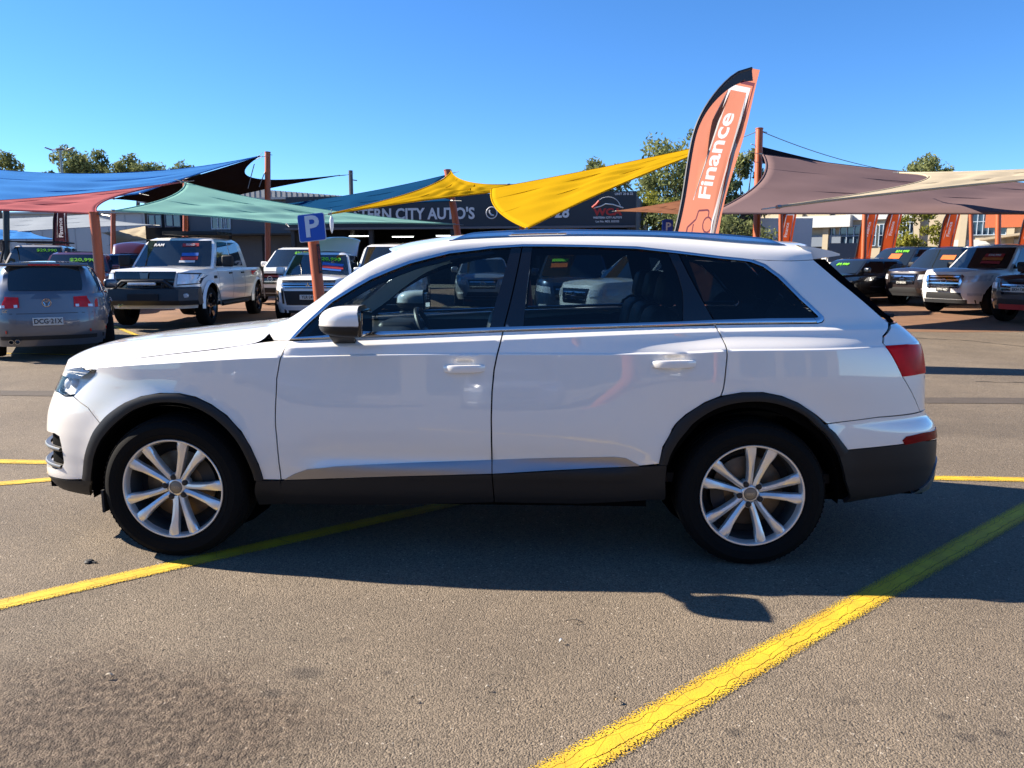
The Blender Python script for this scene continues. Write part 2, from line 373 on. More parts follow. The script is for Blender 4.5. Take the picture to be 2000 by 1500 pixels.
HD={
'fao':[[1.0675, 0.3821], [1.0857, 0.5083], [1.1496, 0.6522], [1.192, 0.7034], [1.2355, 0.7581], [1.3132, 0.8209], [1.3933, 0.8563], [1.495, 0.8773], [1.6087, 0.8779], [1.7007, 0.8617], [1.7957, 0.8242], [1.8903, 0.7687], [1.975, 0.6883], [2.0251, 0.6073], [2.0641, 0.5141], [2.0843, 0.4274]],
'fai':[[1.1309, 0.3809], [1.1495, 0.4976], [1.1973, 0.6059], [1.2418, 0.661], [1.2886, 0.7125], [1.3642, 0.7819], [1.4275, 0.8114], [1.5053, 0.8339], [1.6217, 0.8353], [1.7044, 0.8183], [1.8009, 0.7773], [1.8922, 0.7162], [1.9598, 0.6425], [2.0016, 0.5667], [2.0302, 0.4911], [2.0444, 0.4275]],
'rao':[[4.099, 0.5374], [4.1163, 0.6287], [4.1726, 0.7156], [4.2578, 0.7946], [4.3521, 0.8565], [4.4374, 0.8902], [4.5404, 0.909], [4.6445, 0.9102], [4.7412, 0.8914], [4.8308, 0.8548], [4.9216, 0.7966], [4.9765, 0.7263], [5.0078, 0.6647], [5.0458, 0.6132]],
'rai':[[4.1364, 0.5394], [4.1533, 0.6015], [4.2062, 0.6837], [4.2985, 0.7599], [4.3815, 0.8179], [4.4583, 0.8486], [4.5457, 0.8648], [4.6392, 0.8678], [4.7315, 0.8523], [4.8146, 0.822], [4.8987, 0.7705], [4.9344, 0.7012], [4.9721, 0.6352], [5.0027, 0.5783]],
'shut':[[0.9495, 0.9846], [1.0432, 1.0089], [1.2217, 1.0391], [1.4727, 1.0684], [1.7332, 1.0948], [1.9309, 1.1212]],
'fender':[[0.9588, 0.9825], [1.0449, 1.0079], [1.2236, 1.0382], [1.4744, 1.0675], [1.7348, 1.0939], [1.9325, 1.1203], [2.0519, 1.134], [2.1643, 1.1483], [2.1421, 1.0976], [2.127, 1.0459], [2.113, 0.9579], [2.1335, 0.8275], [2.1567, 0.6619], [2.1665, 0.5249], [2.1733, 0.4238], [2.0843, 0.4274], [2.0641, 0.5141], [2.0251, 0.6073], [1.975, 0.6883], [1.8903, 0.7687], [1.7957, 0.8242], [1.7007, 0.8617], [1.6087, 0.8779], [1.495, 0.8773], [1.3933, 0.8563], [1.3132, 0.8209], [1.2355, 0.7581], [1.192, 0.7034], [1.0818, 0.7803], [0.9418, 0.8333], [0.9865, 0.8972], [1.0457, 0.9554], [1.0547, 0.9788]],
'bumper':[[0.0, 0.835], [0.35, 0.825], [0.7868, 0.8376], [0.8758, 0.8246], [0.9418, 0.8333], [1.0818, 0.7803], [1.192, 0.7034], [1.1496, 0.6522], [1.0857, 0.5083], [1.0675, 0.3821], [0.9389, 0.3647], [0.62, 0.347], [0.35, 0.34], [0.0, 0.338]],
'valance':[[0.0, 0.336], [0.35, 0.338], [0.62, 0.345], [0.9373, 0.3598], [1.1281, 0.3774], [1.0391, 0.2729], [0.9325, 0.2755], [0.62, 0.275], [0.3, 0.265], [0.0, 0.262]],
'intake':[[0.42, 0.59], [0.55, 0.605], [0.8383, 0.6203], [0.8868, 0.6093], [0.9043, 0.5595], [0.9149, 0.5112], [0.9176, 0.4601], [0.8986, 0.4276], [0.8313, 0.4082], [0.55, 0.395], [0.42, 0.4]],
'headlight':[[0.4, 0.9], [0.55, 0.935], [0.9105, 0.9853], [1.0548, 0.9774], [1.0457, 0.9554], [0.9865, 0.8972], [0.9401, 0.8359], [0.8758, 0.8246], [0.7968, 0.836], [0.5, 0.84], [0.4, 0.85]],
'door_f':[[2.1644, 1.1457], [2.5762, 1.1644], [2.9544, 1.1818], [3.3209, 1.1991], [3.3099, 1.1621], [3.2878, 1.0872], [3.2713, 1.0104], [3.2607, 0.9013], [3.2567, 0.7719], [3.2555, 0.6385], [3.2575, 0.4783], [2.1733, 0.4238], [2.1665, 0.5249], [2.1567, 0.6619], [2.1335, 0.8275], [2.113, 0.9579], [2.127, 1.0459], [2.1421, 1.0976]],
'door_r':[[3.3209, 1.1991], [3.6526, 1.2109], [4.0799, 1.2239], [4.5018, 1.2349], [4.4897, 1.1783], [4.4804, 1.1269], [4.4606, 1.0278], [4.4445, 0.9262], [4.4322, 0.8902], [4.3521, 0.8565], [4.2578, 0.7946], [4.1726, 0.7156], [4.1163, 0.6287], [4.099, 0.5374], [4.0034, 0.5238], [3.6171, 0.5007], [3.2575, 0.4783], [3.2555, 0.6385], [3.2567, 0.7719], [3.2607, 0.9013], [3.2713, 1.0104], [3.2878, 1.0872], [3.3099, 1.1621]],
'clad_fender':[[2.0484, 0.4247], [2.0843, 0.426], [2.1733, 0.4238], [2.1805, 0.3572], [2.1682, 0.2798], [2.0862, 0.2744], [2.0165, 0.2692]],
'clad_door_f':[[2.1733, 0.4238], [2.6086, 0.4533], [3.2575, 0.4783], [3.2678, 0.3117], [2.7164, 0.2856], [2.1662, 0.2762]],
'clad_door_r':[[3.2575, 0.4783], [3.6171, 0.5007], [4.0034, 0.5238], [4.1365, 0.538], [4.1327, 0.4464], [4.1427, 0.34], [3.7138, 0.3083], [3.2678, 0.3117]],
'bft':[[2.1923, 0.4283], [2.2439, 0.4596], [2.313, 0.4883], [2.4586, 0.5046], [2.6085, 0.5145], [2.8369, 0.5257], [3.0456, 0.536], [3.2542, 0.5461]],
'bfb':[[2.1923, 0.426], [2.243, 0.4293], [2.3107, 0.434], [2.4587, 0.4453], [2.6086, 0.4533], [2.8389, 0.4626], [3.0473, 0.4709], [3.255, 0.4797]],
'brt':[[3.2594, 0.5462], [3.4362, 0.5549], [3.5917, 0.5608], [3.7468, 0.5653], [3.8756, 0.5692], [3.9319, 0.5646], [3.9983, 0.5303]],
'brb':[[3.2601, 0.4797], [3.4363, 0.4913], [3.5913, 0.5004], [3.7462, 0.5091], [3.8752, 0.5159], [3.9318, 0.5196], [3.9983, 0.525]],
'chrome_o':[[2.1643, 1.1483], [2.2358, 1.2234], [2.3723, 1.3439], [2.4765, 1.4086], [2.5816, 1.4659], [2.6856, 1.5079], [2.7959, 1.5474], [3.0137, 1.5988], [3.2432, 1.6232], [3.4678, 1.6338], [3.6709, 1.6337], [3.8929, 1.6307], [4.2278, 1.6232], [4.4948, 1.6], [4.7527, 1.5744], [4.8811, 1.5643], [4.937, 1.5574], [5.0038, 1.5319], [5.0522, 1.4768], [5.0937, 1.3673], [5.136, 1.299], [5.147, 1.2762], [5.1398, 1.2612], [5.1157, 1.2487], [5.0845, 1.2438]],
'chrome_i':[[2.1979, 1.1622], [2.2608, 1.226], [2.3896, 1.3389], [2.4915, 1.3983], [2.5913, 1.4529], [2.6952, 1.4948], [2.8026, 1.5343], [3.0173, 1.5861], [3.2469, 1.6115], [3.4667, 1.6224], [3.6687, 1.6225], [3.8895, 1.6201], [4.2186, 1.6114], [4.482, 1.5883], [4.737, 1.5627], [4.8613, 1.5526], [4.9156, 1.5462], [4.9774, 1.5218], [5.0253, 1.4679], [5.0682, 1.3598], [5.1078, 1.2941], [5.1165, 1.2764], [5.1117, 1.2701], [5.1047, 1.2689], [5.089, 1.2682]],
'sillc_t':[[2.1979, 1.1622], [2.3728, 1.1733], [2.5751, 1.191], [2.9537, 1.2046], [3.2582, 1.2176], [3.4377, 1.2236], [3.9449, 1.2398], [4.3302, 1.2509], [4.5152, 1.2588], [4.8199, 1.2668], [5.089, 1.2682]],
'sillc_b':[[2.1643, 1.1483], [2.3736, 1.1581], [2.5761, 1.1669], [2.9544, 1.1831], [3.2577, 1.1962], [3.4348, 1.2022], [3.9368, 1.2197], [4.3198, 1.2308], [4.5033, 1.2375], [4.8032, 1.2417], [5.0845, 1.2438]],
'glass_f':[[2.1951, 1.1622], [2.2606, 1.2286], [2.3896, 1.3389], [2.4915, 1.3983], [2.5913, 1.4529], [2.6952, 1.4948], [2.8026, 1.5343], [3.0172, 1.5874], [3.2469, 1.6115], [3.3875, 1.6183], [3.2779, 1.3352], [3.2468, 1.2125], [2.9538, 1.2008], [2.5753, 1.1872], [2.3729, 1.1708]],
'bpillar_f':[[3.3875, 1.6183], [3.4598, 1.6224], [3.3919, 1.4196], [3.3251, 1.2192], [3.2468, 1.2125], [3.2779, 1.3352]],
'bpillar_r':[[3.465, 1.6224], [3.5319, 1.6229], [3.4755, 1.4199], [3.4374, 1.2211], [3.3292, 1.218], [3.3966, 1.4196]],
'glass_r':[[3.5319, 1.6229], [3.8895, 1.6201], [4.2186, 1.6114], [4.4157, 1.5947], [4.418, 1.4989], [4.3958, 1.397], [4.3325, 1.2496], [3.944, 1.2373], [3.4374, 1.2211], [3.4755, 1.4199]],
'cpillar_r':[[4.4157, 1.5947], [4.482, 1.5883], [4.482, 1.4837], [4.4904, 1.3593], [4.5088, 1.2575], [4.3325, 1.2496], [4.3958, 1.397], [4.418, 1.4989]],
'glass_q':[[4.4882, 1.5875], [4.737, 1.5627], [4.8613, 1.5526], [4.9156, 1.5462], [4.9774, 1.5218], [5.0253, 1.4679], [5.0682, 1.3598], [5.1078, 1.2941], [5.1165, 1.2764], [5.1068, 1.2676], [4.8183, 1.2643], [4.5146, 1.2575], [4.4964, 1.3593], [4.4884, 1.4837]],
'quarter':[[4.5026, 1.2362], [4.8023, 1.2404], [5.0834, 1.2425], [5.1177, 1.2474], [5.1413, 1.2612], [5.1486, 1.2762], [5.096, 1.3686], [5.0547, 1.4781], [5.0087, 1.5334], [4.9402, 1.5592], [4.8822, 1.5656], [5.0446, 1.5568], [5.1985, 1.5545], [5.3634, 1.5601], [5.4223, 1.4454], [5.4925, 1.3386], [5.5734, 1.2355], [5.3954, 1.1766], [5.3477, 1.1455], [5.3488, 1.1309], [5.4283, 0.9725], [5.5872, 0.7785], [5.2721, 0.7737], [4.9823, 0.7486], [4.9216, 0.7966], [4.8308, 0.8548], [4.7412, 0.8914], [4.6445, 0.9102], [4.5404, 0.909], [4.4322, 0.8902], [4.4445, 0.9262], [4.4606, 1.0278], [4.4804, 1.1269], [4.4897, 1.1783], [4.5041, 1.2387]],
'rbumper':[[4.9823, 0.7486], [5.2721, 0.7737], [5.5871, 0.7759], [5.8393, 0.7759], [6.3893, 0.7759], [6.3893, 0.6], [5.7893, 0.602], [5.4922, 0.6359], [5.267, 0.6259], [5.0458, 0.6132], [5.0078, 0.6647], [4.9765, 0.7263]],
'rclad':[[5.0458, 0.6118], [5.2669, 0.6246], [5.4921, 0.6346], [5.7893, 0.6], [6.3893, 0.598], [6.3893, 0.34], [5.7893, 0.345], [5.4546, 0.3638], [5.2239, 0.3375], [5.1141, 0.3128], [5.0487, 0.4455], [5.0188, 0.5371], [5.0027, 0.5783]],
'taillight':[[5.3501, 1.132], [5.5058, 1.1337], [5.8693, 1.113], [5.8893, 0.96], [5.5727, 0.9753], [5.4283, 0.9725]],
'reflector':[[5.3583, 0.6502], [5.3883, 0.6695], [5.5028, 0.6781], [5.9393, 0.66], [5.9393, 0.612], [5.4919, 0.6333], [5.372, 0.625]],
'tailgate':[[5.5701, 1.2307], [5.3989, 1.1765], [5.351, 1.1454], [5.3516, 1.1331], [5.4283, 0.9725], [5.5872, 0.7785], [5.8393, 0.7789], [6.3893, 0.7789], [6.3893, 1.225], [5.8893, 1.235]],
'MMAX':6.3893,
'C1':[[0.4101, -0.7729, 1.1212], [0.5049, -0.7693, 1.1322], [0.6303, -0.8941, 1.1483], [0.6979, -0.8807, 1.2234], [0.8269, -0.8347, 1.3439], [0.9255, -0.8069, 1.4086], [1.0249, -0.7804, 1.4659], [1.1232, -0.7604, 1.5079], [1.2275, -0.7409, 1.5474], [1.4334, -0.7159, 1.5988], [1.6414, -0.7063, 1.6232], [1.8147, -0.7041, 1.6338], [1.9716, -0.708, 1.6337], [2.1438, -0.713, 1.6307], [2.4047, -0.7176, 1.6232], [2.621, -0.7264, 1.6], [2.8363, -0.7325, 1.5744], [2.9437, -0.7323, 1.5643], [3.0763, -0.7253, 1.5568], [3.1987, -0.7097, 1.5545], [3.3219, -0.6771, 1.5601]],
}

MMAX = HD['MMAX']; SV = S
def SN(m, z, e=1e-3):
    a = Vector(SV(m+e, z)) - Vector(SV(m-e, z)); b = Vector(SV(m, z+e)) - Vector(SV(m, z-e))
    n = a.cross(b)
    if n.length < 1e-12: return Vector((-1, 0, 0)) if m < MMAX/2 else Vector((1, 0, 0))
    n.normalize(); p = SV(m, z)
    if n.dot(Vector((p[0]-1.6, p[1]*3, 0))) < 0: n = -n
    return n
def panel(name, poly, m, parent, gap=.003, off=0., lip=.022, step=.028, holes=(), both=True, rows=True, sub=None):
    poly = shrink(resample([tuple(p) for p in poly], .02), gap); hl = [resample([tuple(p) for p in h], .02) for h in holes]
    if area2(poly) < 0: poly = poly[::-1]
    hl = [h[::-1] if area2(h) > 0 else h for h in hl]
    pts = list(poly); edges = [(i, (i+1) % len(poly)) for i in range(len(poly))]; loops = [list(range(len(poly)))]
    for h in hl:
        b = len(pts); pts += h; edges += [(b+i, b+(i+1) % len(h)) for i in range(len(h))]; loops.append(list(range(b, b+len(h))))
    xs = [p[0] for p in poly]; zs = [p[1] for p in poly]; nb = len(pts)
    cand = []
    u = min(xs)+step/2
    k = 0
    while u < max(xs):
        w = min(zs)+step*.75
        x = SV(u, .9)[0]; zc = itp(x, CREST); zb = belt(x); sp = []
        if rows:
            sp = [zc+d for d in (-.016, -.005, .0, .003, .006, .010, .022)]
            if x > .55:
                sp += [zb+d for d in (-.05, -.042, -.034, -.026, -.018, -.009)]; q = zc+.033
                while q < zb-.056: sp.append(q); q += .011
            else: sp += [zc+d for d in (.03, .038, .045, .052)]
        while w < max(zs):
            if not any(abs(w-q) < step*.45 for q in sp): cand.append((u, w))
            w += step
        cand += [(u, q) for q in sp]
        u += step; k += 1
    for hx, hz in ((1.53, 1.032), (2.572, 1.064)):
        if rows and min(zs) < .6:
            a_, b_ = min(xs), max(xs)
            us = [a_+(b_-a_)*i/400 for i in range(401)]; uh = min(us, key=lambda q: abs(SV(q, .9)[0]-hx))
            if abs(SV(uh, .9)[0]-hx) < .05:
                cand = [p for p in cand if not (abs(p[0]-uh) < .078 and abs(p[1]-hz) < .05)]
                cand += [(uh-.072+.012*i, hz-.045+.009*j) for i in range(13) for j in range(11)]
    bset = {}
    for p in pts: bset.setdefault((int(p[0]/.02), int(p[1]/.02)), []).append(p)
    for p in cand:
        if not inside(p, poly) or any(inside(p, h) for h in hl): continue
        ci, cj = int(p[0]/.02), int(p[1]/.02); ok = True
        for di in (-1, 0, 1):
            for dj in (-1, 0, 1):
                for q in bset.get((ci+di, cj+dj), ()):
                    if math.dist(p, q) < .0075: ok = False
        if ok: pts.append(p)
    vo, eo, fo, _, _, _ = geometry.delaunay_2d_cdt([Vector(p) for p in pts], edges, [], 0, 1e-6)
    if len(vo) < len(pts): pass
    P2 = [(v.x, v.y) for v in vo]
    tri = []
    for f in fo:
        c = (sum(P2[i][0] for i in f)/3, sum(P2[i][1] for i in f)/3)
        if inside(c, poly) and not any(inside(c, h) for h in hl): tri.append(tuple(f))
    N3 = [SN(*p) for p in P2]; V3 = [Vector(SV(*p)) + n*off for p, n in zip(P2, N3)]
    made = []
    for side in ((1, -1) if both else (1,)):
        v = []; f = []; nl = []
        fl = lambda p: Vector((p.x, p.y*side, p.z))
        v = [fl(p) for p in V3]; nn = [fl(n) for n in N3]
        for t in tri:
            g = (v[t[1]]-v[t[0]]).cross(v[t[2]]-v[t[0]])
            t = t if g.dot(nn[t[0]]) > 0 else t[::-1]
            f.append(t); nl += [nn[i] for i in t]
        if lip:
            for lp, pl in [(loops[0], poly)] + [(loops[1+i], h) for i, h in enumerate(hl)]:
                n = len(pl)
                # outline points are looked up again by position on the surface
                top = [Vector(SV(*p)) + SN(*p)*off for p in pl]; bot = [t - SN(*p)*lip for t, p in zip(top, pl)]
                b = len(v); v += [fl(p) for p in top] + [fl(p) for p in bot]
                for i in range(n):
                    j = (i+1) % n; q = (b+i, b+n+i, b+n+j, b+j)
                    d2 = (pl[j][0]-pl[i][0], pl[j][1]-pl[i][1]); g = (v[q[1]]-v[q[0]]).cross(v[q[3]]-v[q[0]])
                    if g.length < 1e-12: continue
                    g.normalize()
                    # outward in the sheet = to the right of travel on a ccw loop
                    oo = Vector(SV(pl[i][0]+d2[1]*.1, pl[i][1]-d2[0]*.1)) - Vector(SV(*pl[i])); oo = fl(oo)
                    if g.dot(oo) < 0: q = q[::-1]; g = -g
                    f.append(q); nl += [g]*4
        me = mesh(name, v, f, True, nl)
        made.append(obj(name, me, m, parent))
    return made
def ribbon(name, A, B, m, parent, off=.004, lip=.015, step=.02, rows=3, both=True, bulge=0.):
    """sheet between two lines on the body, edges turned in"""
    N = max(4, int(max(sum(math.dist(A[i], A[i+1]) for i in range(len(A)-1)), sum(math.dist(B[i], B[i+1]) for i in range(len(B)-1)))/step))
    def at(pl, t):
        ds = [0]
        for i in range(len(pl)-1): ds.append(ds[-1]+math.dist(pl[i], pl[i+1]))
        s = t*ds[-1]; i = min(max(bisect.bisect_right(ds, s)-1, 0), len(pl)-2); f = (s-ds[i])/((ds[i+1]-ds[i]) or 1)
        return (pl[i][0]+(pl[i+1][0]-pl[i][0])*f, pl[i][1]+(pl[i+1][1]-pl[i][1])*f)
    # matched by index when the two lists have equal length
    if len(A) == len(B):
        AA = []; BB = []
        for i in range(len(A)-1):
            k = max(1, int(max(math.dist(A[i], A[i+1]), math.dist(B[i], B[i+1]))/step))
            for j in range(k):
                t = j/k; AA.append(tuple(A[i][q]*(1-t)+A[i+1][q]*t for q in (0, 1))); BB.append(tuple(B[i][q]*(1-t)+B[i+1][q]*t for q in (0, 1)))
        AA.append(tuple(A[-1])); BB.append(tuple(B[-1])); N = len(AA)-1
    else:
        AA = [at(A, i/N) for i in range(N+1)]; BB = [at(B, i/N) for i in range(N+1)]
    made = []
    for side in ((1, -1) if both else (1,)):
        v = []; f = []
        cols = [(-1, 0)] + [(0, k/rows) for k in range(rows+1)] + [(-1, 1)]
        for i in range(N+1):
            for d, t in cols:
                p = (AA[i][0]*(1-t)+BB[i][0]*t, AA[i][1]*(1-t)+BB[i][1]*t)
                n = SN(*p); q = Vector(SV(*p)) + n*((off + bulge*4*t*(1-t)) if d == 0 else off-lip)
                v.append(Vector((q.x, q.y*side, q.z)))
        w = len(cols)
        for i in range(N):
            for j in range(w-1): f.append((i*w+j, (i+1)*w+j, (i+1)*w+j+1, i*w+j+1))
        # orientation
        mid = (N//2)*w + w//2; n = SN(AA[N//2][0], AA[N//2][1]); n = Vector((n.x, n.y*side, n.z))
        q = f[(N//2)*(w-1)+w//2-1]; g = (Vector(v[q[1]])-Vector(v[q[0]])).cross(Vector(v[q[3]])-Vector(v[q[0]]))
        if g.dot(n) < 0: f = [q[::-1] for q in f]
        me = mesh(name, v, f, True)
        try: me.set_sharp_from_angle(angle=R(40))
        except Exception: pass
        made.append(obj(name, me, m, parent))
    return made

WHITE = mat('white_car_paint', (.87, .825, .755), rough=.28, coat=1.0, var=.012, scale=1.2, coat_rough=.01, coat_ior=1.75)
CLAD = mat('grey_cladding_plastic', (.015, .015, .016), rough=.48, spec=.30, var=.1, bump=.05, bscale=400)
BLACKP = mat('black_gloss_trim', (.006, .006, .008), rough=.08, coat=.6, var=.0)
BLACKM = mat('matt_black_plastic', (.010, .010, .011), rough=.7, var=.1)
CHROME = mat('satin_chrome', (.62, .64, .68), rough=.13, metal=1., var=.02)
BLADE = mat('brushed_aluminium_blade', (.34, .34, .36), rough=.34, metal=.9, var=.03)
GLASSF = glass('front_side_glass', (.42, .53, .58), 1.52)
GLASSR = glass('rear_side_glass', (.29, .37, .41), 1.52)
GLASSQ = glass('privacy_glass', (.10, .13, .15), 1.52)
GLASSW = glass('windscreen_glass', (.80, .90, .86), 1.52)
REDL = mat('red_lamp_plastic', (.80, .004, .010), rough=.2, spec=.04, var=.6, scale=11)
REDD = mat('dark_red_reflector', (.22, .002, .004), rough=.2, spec=.08, var=.3, scale=30)
ALLOY = mat('silver_alloy', (.80, .78, .75), rough=.30, metal=.62, coat=.3, var=.02)
RUBBER = mat('tyre_rubber', (.008, .0075, .007), rough=.85, var=.2, bump=.12, bscale=180, spec=.12)
DISC = mat('brake_disc_steel', (.16, .115, .075), rough=.45, metal=.7, var=.3, scale=30)
CAVITY = mat('cavity_black', (.003, .003, .003), rough=.95, var=0, spec=.05)
DARK = mat('dark_metal', (.03, .03, .032), rough=.5, metal=.4, var=.2)
LEATHER = mat('black_leather', (.014, .014, .016), rough=.45, var=.15, bump=.08, bscale=120)
TRIMG = mat('light_grey_trim', (.60, .60, .54), rough=.8, var=.04)
GREYC = mat('grey_centre_cap', (.22, .21, .19), rough=.35, metal=.6, var=.1)

def make_wheel(parent, cx, y, spin, side, R_t=.379, R_r=.266):
    """alloy wheel with five pairs of spokes; outside faces -Y (side 1) or +Y (side -1)"""
    w = empty('wheel', (cx, y*side, .37), parent=parent)
    sg = side      # axial coordinate a: 0 at the lip plane, positive inwards
    ax = lambda r, an, a: Vector((r*math.cos(an), a*sg, r*math.sin(an)))
    t = MB()
    prof = [(.250, .05), (.262, .006), (.268, -.004), (.275, -.002), (.283, -.009), (.296, -.016), (.298, -.0145), (.312, -.019), (.327, -.017), (.330, -.0185), (.334, -.0165), (.350, -.008), (.362, .006), (.366, .004), (.371, .016), (.376, .032), (.379, .06), (.379, .085), (.371, .086), (.371, .096), (.379, .097), (.380, .14), (.371, .141), (.371, .151), (.380, .152), (.379, .22), (.374, .245), (.358, .272), (.31, .283), (.26, .27)]
    n = 96; v = []; f = []
    for r, a in prof:
        for k in range(n):
            p = ax(r, 2*math.pi*k/n, a)
            if p.z < -.369:
                p.z = -.369
            v.append(p)
    for j in range(len(prof)-1):
        for k in range(n):
            q = (j*n+k, j*n+(k+1) % n, (j+1)*n+(k+1) % n, (j+1)*n+k); f.append(q if sg > 0 else q[::-1])
    t.add(v, f, True)
    for k in range(84):      # shoulder lugs of the tread
        an = 2*math.pi*k/84
        if -.358 < .368*math.sin(an): t.box(ax(.3655, an, .0125), (.010, .012, .010), M=Matrix.Rotation(-an, 4, 'Y'))
    t.build('tyre', RUBBER, w)
    # barrel and lip
    b = MB(); prof = [(.266, .010), (.267, .0), (.263, -.004), (.257, -.003), (.253, .004), (.249, .018), (.245, .038)]
    b.lathe([(r, a*sg) for r, a in prof], 96)
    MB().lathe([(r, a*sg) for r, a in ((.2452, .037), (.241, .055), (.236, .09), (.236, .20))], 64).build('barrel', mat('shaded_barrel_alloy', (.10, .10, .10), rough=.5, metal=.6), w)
    # spokes
    def spoke(an, lat):
        st = [(.046, .30, .019, .031, .040), (.085, .36, .0175, .025, .042), (.130, .52, .0195, .017, .040), (.175, .70, .0230, .010, .036), (.205, .84, .0275, .005, .033), (.222, .92, .0310, .003, .030), (.243, 1.0, .0320, .002, .028), (.2555, 1.03, .0325, .002, .022)]
        v = []; f = []
        er = Vector((math.cos(an), 0, math.sin(an))); et = Vector((-math.sin(an), 0, math.cos(an)))
        for r, fr, hw, a, dp in st:
            hw *= .90
            c = lat*fr*.0535
            # facet ridge sits towards the outside of the pair, inner flank slopes away
            sgl = 1 if lat > 0 else -1
            sec = [(c - sgl*hw*1.0, a+dp), (c - sgl*hw*.88, a+.010), (c - sgl*hw*.05, a+.0), (c + sgl*hw*.70, a+.002), (c + sgl*hw*.96, a+.009), (c + sgl*hw*1.0, a+dp)]
            rr = math.sqrt(max(1e-6, r*r - c*c)) if r > .2 else r
            for t_, a_ in sec: v.append(er*rr + et*t_ + Vector((0, a_*sg, 0)))
        for i in range(len(st)-1):
            for j in range(5):
                q = (i*6+j, i*6+j+1, (i+1)*6+j+1, (i+1)*6+j); f.append(q)
        b.add(v, f, False)
    for k in range(5):
        an = spin + 2*math.pi*k/5
        spoke(an, 1); spoke(an, -1)
    # hub with a pocket for each bolt
    b.lathe([(.050, .075*sg), (.050, .045*sg), (.046, .038*sg), (.038, .034*sg), (.034, .034*sg), (.034, .05*sg)], 40)
    for k in range(5):
        an = spin + math.pi/5 + 2*math.pi*k/5; c = ax(.056, an, 0)
        b.lathe([(.021, .075*sg), (.021, .040*sg), (.018, .036*sg), (.0145, .038*sg), (.0145, .06*sg)], 16, c=(c.x, 0, c.z))
    rim = b.build('rim', ALLOY, w)
    for k in range(5):
        an = spin + math.pi/5 + 2*math.pi*k/5; c = ax(.056, an, 0)
        MB().lathe([(.0, .0235*sg), (.0085, .024*sg), (.0092, .027*sg), (.0142, .0275*sg), (.0150, .030*sg), (.0150, .06*sg)], 16, c=(c.x, 0, c.z)).build('wheel_bolt', DARK, w)
    cap = MB(); cap.lathe([(0, .0315*sg), (.024, .032*sg), (.030, .0335*sg), (.0335, .038*sg)], 32)
    cap.build('centre_cap', GREYC, w)
    rg = MB()
    for i in range(4):
        c = (-.0135+.009*i)*1.0
        rg.lathe([(.0062, .0325*sg), (.0062, .0300*sg), (.0048, .0300*sg), (.0048, .0325*sg)], 16, c=(c, 0, 0))
    rg.build('emblem', CHROME, w)
    MB().lathe([(.05, .105*sg), (.182, .105*sg), (.185, .107*sg), (.185, .135*sg), (.05, .135*sg)], 48).build('brake_disc', DISC, w)
    cl = MB(); an0 = R(28) if cx < 1 else R(185)
    cl.lathe([(.125, .085*sg), (.195, .085*sg), (.20, .10*sg), (.20, .16*sg), (.125, .16*sg), (.125, .085*sg)], 8, a0=an0-.42, a1=an0+.42).build('brake_caliper', DARK, w)
    MB().lathe([(.0, .13*sg), (.24, .14*sg)], 32).build('dust_shield', BLACKM, w)
    return w

suv = empty('suv', (0, 0, 0), label='white seven-seat SUV parked side-on in front with silver alloy wheels', cat='car')
panel('fender', HD['fender'], WHITE, suv)
panel('front_bumper', HD['bumper'], WHITE, suv, holes=[HD['intake']], gap=.002)
panel('front_valance', HD['valance'], CLAD, suv, gap=.001)
panel('air_intake', HD['intake'], CAVITY, suv, gap=0, off=-.03, lip=0)
for z in (.533, .432):
    ribbon('intake_blade', [(.44, z+.010), (HD['intake'][4][0]-.012, z+.010)], [(.44, z-.010), (HD['intake'][4][0]-.012, z-.010)], GREYC, suv, off=.003, lip=.022, bulge=.006)
FD = panel('front_door', HD['door_f'], WHITE, suv, gap=.004, lip=.03); RD = panel('rear_door', HD['door_r'], WHITE, suv, gap=.004, lip=.03)
QP = panel('quarter_panel', HD['quarter'], WHITE, suv)
panel('sill_cladding', HD['clad_fender'], CLAD, suv, off=.006)
panel('sill_cladding', HD['clad_door_f'], CLAD, suv, off=.006); panel('sill_cladding', HD['clad_door_r'], CLAD, suv, off=.006)
def blade(nm, poly):
    return panel(nm, poly, BLADE, suv, gap=.001, off=.004, lip=.008)

for a_, b_ in (('bft', 'bfb'), ('brt', 'brb')): ribbon('door_blade', HD[a_], HD[b_], BLADE, suv, off=.004, lip=.02, rows=2)
for k_ in ('fao', 'fai', 'rao', 'rai'): HD[k_] = smooth_poly([tuple(p) for p in HD[k_]], it=2)
# wheel arch trims, turned in at the tyre
ribbon('wheel_arch_trim', HD['fao'], HD['fai'], CLAD, suv, off=.010, lip=.03, rows=4, bulge=.004)
ribbon('wheel_arch_trim', HD['rao'], HD['rai'], CLAD, suv, off=.010, lip=.03, rows=4, bulge=.004)
panel('rear_bumper', HD['rbumper'], WHITE, suv, gap=.002)
panel('rear_cladding', HD['rclad'], CLAD, suv, gap=.001, off=.002)
panel('tailgate', HD['tailgate'], WHITE, suv)
for o in panel('tail_light', HD['taillight'], REDL, suv, gap=.001, off=.004, lip=.02): pass
panel('rear_reflector', HD['reflector'], REDD, suv, gap=.001, off=.005)
ribbon('skid_plate', [(MMAX-.88, .366), (MMAX-.79, .405), (MMAX-.71, .475), (MMAX-.62, .50), (MMAX, .50)], [(MMAX-.93, .352), (MMAX-.82, .347), (MMAX-.72, .345), (MMAX-.62, .345), (MMAX, .345)], BLADE, suv, off=.010, lip=.03)
